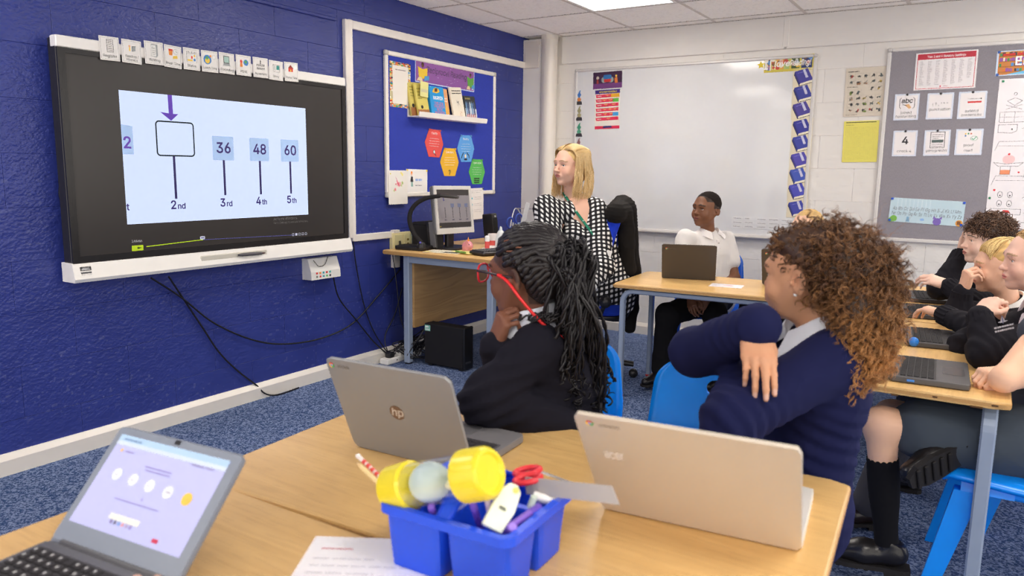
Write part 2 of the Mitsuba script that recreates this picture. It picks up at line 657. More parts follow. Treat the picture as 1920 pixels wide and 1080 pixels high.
# ------------------------------------------------------------------ the room
XR, YR = 6.3, -7.3
struct('floor', b2((-.2, YR, -.05), (XR, .2, 0), .001), 'carpet')
struct('wall_left', b2((-.2, YR, 0), (-.003, .2, H + .1), .001), 'blue_paint')
struct('wall_back', b2((-.003, .003, 0), (XR, .2, H + .1), .001), 'white_paint')


def blocks(wall, bsdf, frame, length, height, start=0.0):
    bl, bh = .45, .2125
    cache = {}
    for r in range(int(math.ceil(height / bh))):
        z0, z1 = r * bh, min((r + 1) * bh, height)
        x = -(.5 * bl if r % 2 else 0) + start
        while x < length:
            a, b = max(x, 0), min(x + bl, length)
            x += bl
            if b - a < .03:
                continue
            jit = .0008 * rng.rand()
            part(wall, 'block', cbox(b - a - .0008, z1 - z0 - .0008, .003 + jit, .0008, (a + b) / 2, (z0 + z1) / 2, -.003 / 2 + jit / 2), bsdf, frame)


blocks('wall_left', 'blue_paint', FR((0, YR, 0), (0, 1, 0), (0, 0, 1)), -YR, H)
blocks('wall_back', 'white_paint', FR((0, 0, 0), (1, 0, 0), (0, 0, 1)), XR, 2.055)
# the boarded band above the blocks on the white wall, with a cover strip over its joint
part('wall_back', 'panel', b2((.30, -.016, 2.058), (1.985, .003, H), .002), 'white_paint')
part('wall_back', 'panel', b2((2.0, -.016, 2.058), (XR, .003, H), .002), 'white_paint')
part('wall_back', 'cover_strip', b2((1.975, -.020, 2.068), (2.012, -.010, H), .002), 'white_paint')
# ceiling: tiles in a metal grid, lights in place of some tiles
struct('ceiling', b2((-.2, YR, H + .03), (XR, .2, H + .1), .001), 'ceiling_tile')
gx = [-.29 + .6 * i for i in range(12)]
gy = [-.12 - .6 * j for j in range(13)]
lights_at = [(2, 1), (2, 3), (1, 7), (1, 10), (6, 1), (6, 4), (6, 7), (6, 10), (9, 3), (9, 8)]
for i in range(-1, len(gx) - 1):
    for j in range(-1, len(gy) - 1):
        x0, x1 = (gx[i] if i >= 0 else -.89), gx[i + 1]
        y0, y1 = gy[j + 1], (gy[j] if j >= 0 else .48)
        x0, x1, y0, y1 = max(x0, 0), min(x1, XR), max(y0, YR), min(y1, 0)
        if x1 - x0 < .05 or y1 - y0 < .05 or (i, j) in lights_at:
            continue
        part('ceiling', 'tile', b2((x0 + .003, y0 + .003, H), (x1 - .003, y1 - .003, H + .028), .003), 'ceiling_tile')
for x in gx[1:-1]:
    part('ceiling', 'grid_bar', b2((x - .012, YR, H - .0015), (x + .012, 0, H + .03), .001), 'vc_matte', color=C(203, 196, 188))
for k, y in enumerate(gy[:-1]):
    part('ceiling', 'grid_bar', b2((0, y - .012, H - .0012), (XR, y + .012, H + .03), .001), 'vc_matte', color=C(203, 196, 188))
part('ceiling', 'edge_trim', b2((.3, -.022, H - .006), (XR, 0, H - .001), .001), 'vc_matte', color=C(205, 198, 190))
for n, (i, j) in enumerate(lights_at):
    near = (i, j) == (2, 1)
    k = thing('ceiling_light', 'square recessed ceiling light panel, glowing white at the top edge of the picture' if near else 'square ceiling light panel, ' + ('', 'second from the white wall in the left column', 'third from the white wall in the left column', 'farthest back in the left column', 'nearest the white wall in the middle column', 'second from the white wall in the middle column', 'third from the white wall in the middle column', 'farthest back in the middle column', 'front one in the right column', 'rear one in the right column')[n], 'ceiling light', 'recessed ceiling light panels')
    x0, y0 = gx[i] + .012, gy[j + 1] + .012
    x1, y1 = gx[i + 1] - .012, gy[j] - .012
    fr_ = sbox(x0, y0, x1, y1).difference(sbox(x0 + .02, y0 + .02, x1 - .02, y1 - .02))
    part(k, 'frame', prism(fr_, .03, H - .002), 'vc_matte', color=C(235, 233, 228))
    v = np.array([[x0 + .02, y0 + .02, H + .006], [x1 - .02, y0 + .02, H + .006], [x1 - .02, y1 - .02, H + .006], [x0 + .02, y1 - .02, H + .006]])
    d = part(k, 'diffuser', (v, np.array([[0, 2, 1], [0, 3, 2]])), 'vc_matte', color=C(250, 250, 250))
    scene[d]['emitter'] = lamp_of(LAMP)
# skirting boards, corner boxing and pipe
bprof = Polygon([(0, 0), (.026, 0), (.026, .062), (.020, .070), (.008, .085), (0, .085)])


def skirting(name, frame, length):
    m = prism(bprof, length)
    struct(name, m, 'vc_paint', frame, color=C(232, 226, 216))


skirting('baseboard_left', FR((0, 0, 0), (1, 0, 0), (0, 0, 1)), -YR)
M = np.eye(4)
M[:3, 0], M[:3, 1], M[:3, 2], M[:3, 3] = (0, -1, 0), (0, 0, 1), (-1, 0, 0), (XR, 0, 0)
skirting('baseboard_back', M, XR - .02)
struct('trim_1', b2((.0, -.10, 0), (.165, .0, 2.25), .003), 'white_paint', label='white boxed-in corner casing beside the pipe')
part('trim_1', 'access_panel', b2((.02, -.108, 2.03), (.15, -.10, 2.235), .003), 'vc_paint', color=C(222, 215, 206))
one('waste_pipe', 'thick white vertical pipe in the corner by the whiteboard', 'pipe', mv(lathe([(0, 0), (.062, 0), (.062, H - .03), (.066, H - .03), (.066, H), (0, H)], 32), .232, -.085, 0), 'vc_paint', smooth=35, color=C(226, 219, 209))

# cable trunking on the blue wall
ck = thing('cable_trunking', 'white plastic cable trunking framing the blue wall beside the display', 'cable trunking')
ta, tb, tc = (0.020, -2.084, 2.078), (0.020, -0.057, 2.084), (0.020, -2.080, 0.818)
part(ck, 'vertical_duct', b2((0, ta[1] - .005, tc[2]), (.03, ta[1] + .030, ta[2]), .004), 'vc_paint', color=C(232, 226, 218))
part(ck, 'vertical_cover', b2((0, ta[1] + .032, tc[2] - .02), (.022, ta[1] + .062, ta[2] + .005), .003), 'vc_paint', color=C(238, 232, 225))
part(ck, 'top_duct', b2((0, ta[1] + .062, ta[2] - .045), (.022, -.03, ta[2] + .003), .003), 'vc_paint', color=C(236, 230, 222))
lo_a, lo_b = (0.020, -2.071, 0.817), (0.020, -1.683, 0.825)
part(ck, 'lower_duct', b2((0, lo_a[1] + .03, lo_a[2] - .022), (.022, lo_b[1] + .02, lo_a[2] + .020), .003), 'vc_paint', color=C(236, 230, 222))
part(ck, 'end_box', b2((0, lo_b[1] - .01, .60), (.03, lo_b[1] + .05, lo_a[2] + .028), .003), 'vc_paint', color=C(232, 226, 218))
pc_a, pc_b = (0.010, -2.824, 2.043), (0.010, -2.142, 2.061)
one('painted_conduit', 'thin blue-painted conduit strip high on the blue wall above the display', 'conduit', b2((0, pc_a[1] - .5, pc_b[2] - .004), (.014, pc_b[1], pc_b[2] + .014), .003), 'blue_paint')

# ------------------------------------------------------------------ interactive display
dA, dB = (0.100, -3.747, 1.730), (0.100, -2.187, 1.729)
dC, dD = (0.100, -3.725, 0.755), (0.100, -2.168, 0.754)
y0, y1 = dA[1] + .005, dB[1] + .012
zt, zb = dA[2], dC[2]
k = thing('interactive_display', 'large wall-mounted interactive whiteboard screen showing a number sequence slide', 'screen')
part(k, 'casing', b2((.035, y0, zb + .04), (.098, y1, zt), .006), 'vc_plastic', color=C(34, 33, 36))
part(k, 'wall_mount', b2((0, y0 + .45, zb + .25), (.036, y1 - .45, zt - .2), .004), 'vc_matte', color=BLACK)
part(k, 'top_strip', b2((.06, y0 - .002, zt - .040), (.106, y1 + .002, zt + .006), .004), 'vc_paint', color=C(236, 233, 228))
part(k, 'bezel', prism(sbox(0, 0, y1 - y0, zt - zb - .118).difference(sbox(.030, .028, y1 - y0 - .030, zt - zb - .138)), .008), 'vc_gloss', FR((.0985, y0, zb + .078), (0, 1, 0), (0, 0, 1)), color=C(26, 25, 27))
part(k, 'glass', b2((.09, y0 + .02, zb + .09), (.1010, y1 - .02, zt - .05), .001), 'vc_gloss', color=C(50, 47, 46))
# pen tray: a sloping white bar along the bottom
bar = Polygon([(.03, 0), (.120, .0), (.128, .014), (.112, .074), (.10, .080), (.03, .080)])
M = np.eye(4)
M[:3, 0], M[:3, 1], M[:3, 2], M[:3, 3] = (1, 0, 0), (0, 0, 1), (0, -1, 0), (0, y1 + .012, zb)
part(k, 'pen_tray', prism(bar, y1 - y0 + .02), 'vc_paint', M, color=C(240, 237, 230))
ty0, ty1 = (0.118, -3.164, 0.810)[1], (0.118, -2.775, 0.808)[1]
tray = part(k, 'tray_recess', b2((.10, ty0, zb + .026), (.1222, ty1, zb + .060), .004), 'vc_paint', L(), color=C(208, 204, 190))
s = Sheet(FR((.1225, y0 + .02, zb + .028), (0, 1, 0), (-.18, 0, 1)), .08, .036)
s.rect(0, .55, .55, 1, C(40, 40, 42))
s.rect(.04, .62, .5, .72, C(200, 200, 200), 2)
s.text('SMART', .27, .72, .2, C(235, 235, 235), z=3, maxw=.4)
s.rect(0, .2, .55, .4, C(90, 90, 92))
s.rect(0, -.05, .55, .1, C(90, 90, 92))
s.add(k, 'maker_mark')
# the slide
s0, s1 = (0.102, -3.500, 1.547), (0.102, -2.472, 0.981)
w, h = s1[1] - s0[1], s0[2] - s1[2]
F = FR((.1012, s0[1], s1[2]), (0, 1, 0), (0, 0, 1))
d = part(k, 'slide', (np.array([[0, 0, 0], [w, 0, 0], [w, h, 0], [0, h, 0.0]]), np.array([[0, 1, 2], [0, 2, 3]])), 'vc_matte', F, color=C(120, 130, 150))
scene[d]['emitter'] = lamp_of([.315, .365, .53])
s = Sheet(F, w, h)
pur, ink, tile = C(104, 70, 190), C(62, 52, 118), C(180, 212, 255)
xs = [None, .232, .488, .695, .886]
s.pts([(.218, 1), (.238, 1), (.239, .855), (.264, .855), (.228, .80), (.180, .862), (.219, .856)], pur)
s.frame(.152, .522, .338, .797, .006, C(24, 40, 44), r=.018)
for x, t, lab in ((.488, '36', '3rd'), (.695, '48', '4th'), (.886, '60', '5th')):
    part(k, 'slide__number_tile', prism(affinity.translate(rrect(.114 * w, .20 * h, .006), x * w, .60 * h), .0004, .0012), 'vc_print', F, color=tile)
    s.text(t, x, .562, .085, ink, bold=True, z=3)
    s.rect(x - .0055, .205, x + .0055, .50, C(50, 44, 96))
s.rect(.232 - .0055, .185, .232 + .0055, .522, C(50, 44, 96))
part(k, 'slide__number_tile', prism(Polygon([(0, .53 * h), (.048 * w, .53 * h), (.048 * w, .74 * h), (0, .75 * h)]), .0004, .0012), 'vc_print', F, color=tile)
s.text('2', 0, .575, .085, C(110, 80, 190), al='l', bold=True, z=3)
for x, n_, o_, y in ((.232, '2', 'nd', .105), (.488, '3', 'rd', .11), (.695, '4', 'th', .115), (.886, '5', 'th', .118)):
    s.text(n_, x - .002, y, .066, ink, al='r', bold=True, z=3)
    s.text(o_, x + .004, y, .045, ink, al='l', bold=True, z=3)
s.text('t', .0, .11, .05, ink, al='l', bold=True, z=3)
g = C(200, 230, 40)
y_ = lambda q: (q[2] - s1[2]) / h
x_ = lambda q: (q[1] - s0[1]) / w
a, b = (0.102, -3.419, 0.879), (0.102, -3.134, 0.893)
e_ = (0.102, -2.570, 0.877)
s.line([(x_(a), y_(a)), (x_(b), y_(b) - .006)], .004, g)
s.line([(x_(b), y_(b) - .006), (x_(e_), y_(e_) - .002)], .0025, C(92, 96, 170))
q0, q1 = (0.102, -3.487, 0.864), (0.102, -3.434, 0.888)
s.rect(x_(q0), y_(q0), x_(q1), y_(q1), g)
s.pts([(x_(q0) + .025, y_(q0) + .013), (x_(q0) + .025, y_(q1) - .013), (x_(q0) + .045, (y_(q0) + y_(q1)) / 2)], C(60, 70, 20), 2)
q = (0.102, -3.136, 0.893)
s.rrect(x_(q) - .013, y_(q) - .004, x_(q) + .013, y_(q) + .024, .004, C(215, 220, 240), 2)
s.rect(x_(q) - .008, y_(q) + .006, x_(q) + .008, y_(q) + .014, C(110, 115, 160), 3)
q = (0.102, -3.463, 0.902)
s.text('1/Maps', x_(q), y_(q), .018, C(205, 205, 210))
q = (0.102, -2.610, 0.967)
s.text('Activate Windows', x_(q) - .1, y_(q) - .012, .024, C(120, 118, 116), al='l')
s.text('Go to Settings to activate Windows.', x_(q) - .1, y_(q) - .045, .018, C(112, 110, 108), al='l')
q = (0.102, -2.585, 0.878)
for i in range(5):
    x = x_(q) + i * .022
    s.frame(x - .007, y_(q) - .012, x + .007, y_(q) + .012, .0025, C(190, 195, 215))
    if i == 1:
        s.circ(x, y_(q), .012, C(215, 220, 240), 2)
s.add(k, 'slide__lettering')
# stylus
p0, p1 = (0.130, -2.958, 0.803), (0.130, -2.796, 0.800)
sk = thing('stylus', 'grey stylus lying in the pen tray of the wall screen', 'pen')
pp = np.linspace(p0, p1, 8)
part(sk, 'barrel', tube(pp[:7], [.005, .0075, .0085, .0085, .0085, .0085, .007], 10), 'vc_plastic', smooth=True, color=C(86, 84, 88))
part(sk, 'tip', tube(pp[6:], [.006, .002], 8), 'vc_plastic', smooth=True, color=C(70, 40, 40))

# ---- timetable cards along the top edge
cards = [('Register', 'a list', (0.109, -3.575, 1.747), (0.109, -3.489, 1.672)), ('Reading / Phonics', 'a reading child', (0.109, -3.481, 1.746), (0.109, -3.392, 1.673)),
         ('Writing', 'a stack of paper', (0.109, -3.379, 1.754), (0.109, -3.289, 1.681)), ('Break Time', 'a clock and snack', (0.109, -3.288, 1.749), (0.109, -3.201, 1.678)),
         ('Maths', 'coloured shapes', (0.109, -3.194, 1.751), (0.109, -3.108, 1.679)), ('Lunch Time', 'a plate and clock', (0.109, -3.101, 1.751), (0.109, -3.011, 1.681)),
         ('Computing', 'a laptop', (0.109, -3.007, 1.757), (0.109, -2.919, 1.681)), ('PSHE', 'a globe and hand', (0.109, -2.912, 1.757), (0.109, -2.822, 1.685)),
         ('Assembly', 'rows of people', (0.109, -2.812, 1.759), (0.109, -2.718, 1.686)), ('Story', 'an open book', (0.109, -2.715, 1.759), (0.109, -2.623, 1.680)),
         ('Home Time', 'a red house', (0.109, -2.616, 1.760), (0.109, -2.523, 1.688))]
for i, (t, what, a, b) in enumerate(cards):
    zc = (a[2] + b[2]) / 2
    F, w, h = lw((.109, a[1] + .001, zc + .048), (.109, b[1] - .001, zc - .048), (1.2, -1, .5, -2, 0, 1, -.6, 0, .8, -1, 1.5)[i])
    kk, s = paper('timetable_card', f'white card reading {t.replace(" / ", " ")} with {what}, on the screen\'s top edge', 'card', F, w, h, C(236, 233, 228), 'timetable cards along the top of the screen')
    s.frame(.05, .05, .95, .95, .0012, C(150, 150, 150))
    if i == 1:
        s.text('Reading /', .5, .25, .10, K, maxw=.8)
        s.text('Phonics', .5, .10, .10, K, maxw=.8)
    else:
        s.text(t, .5, .14, .12, K, maxw=.84)
    if i == 0:
        s.frame(.36, .35, .70, .88, .0018, K)
        for q in range(6):
            s.rect(.44, .42 + q * .075, .64, .44 + q * .075, K, 2)
            s.rect(.39, .42 + q * .075, .42, .44 + q * .075, K, 2)
    elif i == 1:
        s.circ(.40, .72, .05, Sk)
        s.rect(.37, .52, .44, .67, Ye)
        s.pts([(.52, .50), (.70, .55), (.70, .75), (.52, .72)], Gy)
        s.line([(.52, .5), (.52, .72), (.70, .75)], .0015, K, 2)
    elif i == 2:
        s.pts([(.33, .35), (.62, .32), (.70, .4), (.70, .88), (.40, .9), (.33, .85)], Gy)
        s.rect(.34, .36, .60, .84, C(235, 235, 230), 2)
        s.text('Abc', .47, .68, .1, K, z=3, maxw=.2)
        for q in range(3):
            s.rect(.38, .45 + q * .07, .57, .465 + q * .07, K, 3)
    elif i == 3:
        s.pts([(.28, .55), (.46, .55), (.48, .75), (.26, .75)], Or)
        s.rect(.25, .75, .49, .83, R_)
        s.circ(.66, .74, .13, C(200, 200, 195))
        s.circ(.66, .74, .10, C(240, 240, 235), 2)
        s.line([(.66, .82), (.66, .74), (.74, .72)], .0012, K, 3)
        s.pts([(.48, .40), (.78, .45), (.74, .58), (.52, .54)], Ye)
    elif i == 4:
        s.line([(.25, .85), (.2, .8), (.2, .4), (.25, .35)], .0015, K)
        s.line([(.78, .85), (.83, .8), (.83, .4), (.78, .35)], .0015, K)
        s.text('2+3=5', .5, .74, .1, K, maxw=.5)
        s.rect(.47, .52, .57, .64, R_)
        s.circ(.68, .48, .06, Bl)
        s.circ(.68, .66, .05, Ye)
        s.rect(.25, .40, .55, .48, Ye)
    elif i == 5:
        s.circ(.36, .58, .22, Bl)
        s.circ(.36, .54, .14, Ye, 2)
        s.circ(.34, .66, .08, Gr, 3)
        s.circ(.76, .72, .11, C(200, 200, 195))
        s.circ(.76, .72, .085, C(240, 240, 235), 2)
        s.pts([(.52, .7), (.60, .7), (.62, .8), (.5, .8)], Or)
    elif i == 6:
        s.pts([(.30, .5), (.68, .5), (.66, .85), (.28, .85)], K)
        s.pts([(.33, .53), (.65, .53), (.63, .82), (.31, .82)], C(170, 200, 190), 2)
        s.pts([(.25, .38), (.74, .38), (.68, .5), (.30, .5)], Gy)
    elif i == 7:
        s.circ(.35, .68, .08, R_)
        s.pts([(.26, .42), (.44, .42), (.42, .6), (.28, .6)], Or)
        s.circ(.66, .65, .15, Bl)
        s.circ(.64, .68, .08, Gr, 2)
    elif i == 8:
        s.circ(.5, .82, .04, K)
        s.rect(.47, .68, .53, .78, K)
        for r in range(2):
            s.rect(.22, .40 + .17 * r, .78, .42 + .17 * r, K)
            for q in range(5):
                s.circ(.28 + q * .11, .47 + .17 * r, .035, K)
    elif i == 9:
        s.frame(.28, .42, .76, .80, .0015, K)
        s.rect(.53, .55, .73, .76, C(60, 150, 140), 2)
        s.rect(.31, .5, .48, .75, C(200, 205, 200), 2)
    else:
        s.circ(.36, .68, .2, C(225, 225, 220))
        s.rect(.30, .5, .62, .70, R_, 2)
        s.pts([(.26, .68), (.66, .68), (.46, .86)], C(150, 60, 50), 2)
        s.rect(.42, .5, .5, .62, Ye, 3)
        s.pts([(.7, .62), (.95, .72), (.9, .9), (.66, .78)], C(248, 248, 246), 2)
    s.add(kk)

# ---- small control box below the screen
ba, bb = (0.050, -2.437, 0.752), (0.050, -2.213, 0.609)
k = thing('control_box', 'small white switch panel with rows of coloured buttons below the screen', 'control panel')
prof = Polygon([(0, 0), (.075, .0), (.072, .045), (.045, .118), (0, .118)])
M = np.eye(4)
M[:3, 0], M[:3, 1], M[:3, 2], M[:3, 3] = (1, 0, 0), (0, 0, 1), (0, -1, 0), (0, bb[1], bb[2])
part(k, 'case', prism(prof, bb[1] - ba[1]), 'vc_paint', M, color=C(232, 230, 224))
cols = [C(205, 60, 55), C(225, 140, 60), C(60, 150, 165), C(205, 60, 55), C(80, 175, 165), C(120, 120, 110), C(205, 60, 60), C(60, 150, 165), C(95, 175, 85), C(60, 62, 66)]
for q in range(10):
    part(k, 'button', cbox(.006, .013, .011, .002, .0735, ba[1] + .042 + (q % 5) * .025, bb[2] + .036 - (q // 5) * .020), 'vc_plastic', color=cols[q])
one('loose_wire', 'thin black wire looping out of the top of the control box', 'cable', tube(spline([(.06, ba[1] + .03, bb[2] + .11), (.07, ba[1] + .06, bb[2] + .075), (.065, ba[1] + .11, bb[2] + .08), (.05, ba[1] + .15, bb[2] + .12)], 20), .0017, 6), 'vc_plastic', smooth=True, color=BLACK)

# ------------------------------------------------------------------ pinboard on the blue wall
pa, pb = (0.020, -1.744, 1.954), (0.020, -0.516, 1.951)
pc, pd = (0.020, -1.740, 1.054), (0.020, -0.513, 1.059)
py0, py1, pz0, pz1 = pa[1], pb[1], pc[2], pa[2]
k = thing('pinboard', 'blue felt pinboard with a white frame above the teacher\'s desk', 'noticeboard')
part(k, 'felt', b2((0, py0 + .01, pz0 + .01), (.014, py1 - .01, pz1 - .01), .001), 'blue_felt')
t = .028
for nm, a, b in (('frame_rail', (py0 + t, pz1 - t), (py1 - t, pz1)), ('frame_rail', (py0 + t, pz0), (py1 - t, pz0 + t)), ('frame_stile', (py0, pz0 + t), (py0 + t, pz1 - t)), ('frame_stile', (py1 - t, pz0 + t), (py1, pz1 - t))):
    part(k, nm, b2((0, a[0], a[1]), (.024, b[0], b[1]), .005), 'vc_paint', color=C(236, 231, 222))
for y in (py0 + t / 2, py1 - t / 2):
    for z in (pz0 + t / 2, pz1 - t / 2):
        part(k, 'frame_corner', cbox(.027, t + .004, t + .004, .007, .0135, y, z), 'vc_plastic', color=C(196, 193, 186))
PX = .0155
# bordered sheet
F, w, h = lw((0.015, -1.701, 1.896), (0.015, -1.500, 1.618))
kk, s = paper('bordered_sheet', 'tall cream sheet with a multicoloured patterned border on the pinboard', 'notice', F, w, h, C(200, 190, 150))
r = np.random.RandomState(3)
for q in range(170):
    if q % 2:
        x, y = r.choice([r.uniform(0, .12), r.uniform(.88, 1)]), r.rand()
    else:
        x, y = r.rand(), r.choice([r.uniform(0, .075), r.uniform(.925, 1)])
    s.rect(max(x - .05, 0), max(y - .018, 0), min(x + .05, 1), min(y + .018, 1), bc[r.randint(7)], 1 + q % 3)
s.rect(.13, .08, .87, .92, C(236, 230, 220), 5)
s.scrib(.25, .80, .75, .86, 1, C(160, 150, 150), .4, 1, z=6)
s.add(kk)
# banner
F, w, h = lw((0.015, -1.454, 1.937), (0.015, -0.791, 1.790), -.6)
kk, s = paper('reading_banner', 'purple banner reading Reciprocal Reading with two reading children, on the pinboard', 'banner', F, w, h, C(190, 200, 235))
s.rect(.01, .05, .99, .96, C(140, 88, 158))
for q in range(40):
    s.circ(r.uniform(.03, .97), r.uniform(.1, .9), r.uniform(.008, .02), C(215, 200, 230), 2)
s.text('Reciprocal Reading', .51, .50, .26, C(52, 34, 66), maxw=.68, slant=.12)
for x, col, sc in ((.115, C(232, 196, 60), 1), (.925, C(96, 160, 72), .8)):
    s.circ(x, .80 - .1 * (1 - sc), .10 * sc, C(70, 44, 40), 2)
    s.circ(x, .74 - .1 * (1 - sc), .07 * sc, C(110, 70, 55), 3)
    s.pts([(x - .075 * sc, .68), (x, .60), (x + .075 * sc, .68), (x + .07 * sc, .25), (x, .18), (x - .06 * sc, .25)], col, 4)
    s.pts([(x + .02, .10), (x + .10 * sc, .16), (x + .10 * sc, .36), (x + .03, .30)], C(80, 150, 205), 5)
    s.pts([(x - .09 * sc, .08), (x, .08), (x - .02, .26), (x - .07 * sc, .22)], C(226, 205, 165), 5)
s.circ(.96, .12, .04, C(225, 225, 235), 6)
s.add(kk)
# picture ledge
la, lb = (0.100, -1.544, 1.566), (0.100, -0.768, 1.563)
zl = (la[2] + lb[2]) / 2
ly0, ly1 = la[1] + .01, lb[1]
k = thing('picture_ledge', 'narrow white picture ledge holding books on the pinboard', 'shelf')
M = np.eye(4)
M[:3, 0], M[:3, 1], M[:3, 2], M[:3, 3] = (1, 0, 0), (0, 0, 1), (0, -1, 0), (.0148, ly1, zl)
part(k, 'ledge', prism(Polygon([(0, 0), (.098, 0), (.106, .032), (.100, .033), (.094, .007), (.006, .007), (.006, .05), (0, .05)]), ly1 - ly0), 'vc_paint', M, color=C(238, 234, 228))


def book(name, label, y, wd, ht, th, col, lean, turn, x=.055, pages=True, dz=0.0):
    """a thin book standing on the ledge, leaning back against the board; y is its left edge"""
    kk = thing(name, label, 'book', 'books on the picture ledge')
    M = FR((x, y, zl + .0085 + dz), (math.sin(math.radians(turn)) * .3, math.cos(math.radians(turn)), math.sin(math.radians(lean))), (-.16, 0, 1))
    part(kk, 'pages', cbox(wd - .005, ht - .008, th - .003, .0005, wd / 2 + .001, ht / 2, -th / 2), 'vc_matte', M, color=C(228, 222, 205))
    part(kk, 'cover', J(cbox(wd, ht, .0016, .0006, wd / 2, ht / 2, 0), cbox(wd, ht, .0016, .0006, wd / 2, ht / 2, -th), cbox(.0016, ht, th, .0006, .0005, ht / 2, -th / 2)), 'vc_print', M, color=col)
    return kk, Sheet(M, wd, ht)


Y0 = ly0
kk, s = book('paperback', 'yellow-green paperback, leftmost book on the picture ledge', Y0 + .006, .135, .215, .012, C(205, 190, 100), 2, 0, .050)
s.rect(0, 0, 1, .25, C(150, 96, 56))
s.circ(.20, .30, .06, C(40, 36, 34), 2)
s.scrib(.1, .55, .9, .9, 4, C(160, 150, 70), .4, 4)
s.add(kk)
kk, s = book('paperback', 'yellow-green paperback with a dark dot, second from the left on the ledge', Y0 + .050, .115, .205, .012, C(212, 198, 104), 4, 0, .072)
s.rect(0, 0, 1, .2, C(160, 108, 66))
s.circ(.40, .28, .055, C(40, 36, 34), 2)
s.scrib(.15, .5, .9, .9, 4, C(150, 140, 60), .35, 5)
s.add(kk)
kk, s = book('paperback', 'white and green paperback tucked left of the blue book on the ledge', Y0 + .125, .10, .200, .010, C(205, 212, 178), 3, 0, .048)
s.pts([(.1, .05), (.9, .1), (.8, .5), (.3, .9), (.05, .6)], C(96, 120, 78))
s.add(kk)
kk, s = book('paperback', 'bright blue paperback with pink title lettering in the middle of the ledge', Y0 + .180, .150, .208, .020, C(40, 150, 214), 0, 4, .078)
s.pts([(.2, .80), (.5, .78), (.72, .84), (.66, .93), (.45, .97), (.28, .9)], C(226, 180, 70))
s.pts([(.35, .82), (.55, .84), (.58, .95), (.40, .94)], C(96, 60, 40), 2)
s.text('NARNIA', .55, .58, .11, C(240, 246, 250), bold=True, maxw=.7)
for q, (t_, m_) in enumerate((('THE LION', .62), ('THE WITCH', .74), ('AND THE', .4), ('WARDROBE', .7))):
    s.text(t_, .56, .42 - .1 * q, .085, C(206, 130, 170), bold=True, maxw=m_)
s.rect(.3, .05, .75, .08, C(200, 225, 240))
s.add(kk)
kk, s = book('paperback', 'peach-coloured paperback right of the bright blue book on the ledge', Y0 + .318, .085, .205, .012, C(222, 164, 116), 0, 0, .058)
s.pts([(.1, 0), (.95, 0), (.9, .35), (.55, .52), (.25, .3)], C(226, 176, 84))
s.scrib(.2, .54, .85, .72, 2, C(240, 220, 205), .45, 2)
s.add(kk)
kk, s = book('paperback', 'dark navy paperback mostly hidden behind the cream book on the ledge', Y0 + .385, .10, .215, .014, C(34, 40, 76), 3, 0, .045)
s.rect(.1, .8, .9, .82, C(90, 96, 130))
s.add(kk)
kk, s = book('paperback', 'cream paperback with thin black drawings, tilted on the ledge', Y0 + .432, .135, .220, .012, C(232, 224, 206), 5, 0, .072)
s.scrib(.15, .77, .9, .93, 2, K, .4, 3)
for q in range(9):
    s.line([(.35 + r.rand() * .3, .35 + r.rand() * .25), (.4 + r.rand() * .3, .35 + r.rand() * .25)], .0012, K)
s.frame(.58, .10, .72, .24, .0015, C(180, 110, 70))
s.add(kk)
kk, s = book('paperback', 'dark paperback with pale blue figures, rightmost on the ledge', Y0 + .590, .135, .178, .014, C(52, 56, 60), 2, 0, .062)
s.rect(0, 0, 1, .5, C(206, 210, 214))
for q in range(5):
    x = .14 + q * .17
    s.pts([(x - .07, .25), (x + .07, .25), (x + .06, .7), (x, .8), (x - .06, .7)], (C(110, 150, 190), C(70, 90, 130), C(190, 205, 220))[q % 3], 2)
    s.pts([(x - .03, .05), (x + .05, .05), (x + .03, .3), (x - .02, .3)], C(190, 80, 80), 3)
s.scrib(.1, .84, .9, .95, 1, C(150, 140, 90), .6, 6, z=4)
s.add(kk)
for q, (a, b) in enumerate((((0.050, -1.465, 1.794), (0.050, -1.383, 1.748)), ((0.050, -1.339, 1.773), (0.050, -1.276, 1.744)))):
    F, w, h = lw((.066 - .02 * q, a[1], a[2]), (.066 - .02 * q, b[1], b[2] - .05), -3)
    kk, s = paper('bookmark', ('pale yellow bookmark sticking out of the leftmost book', 'small white bookmark sticking up left of the blue book')[q], 'bookmark', F, w, h, (C(226, 222, 150), C(236, 234, 228))[q])
    s.rect(.1, .3, .9, .5, C(205, 200, 160))
    s.add(kk)
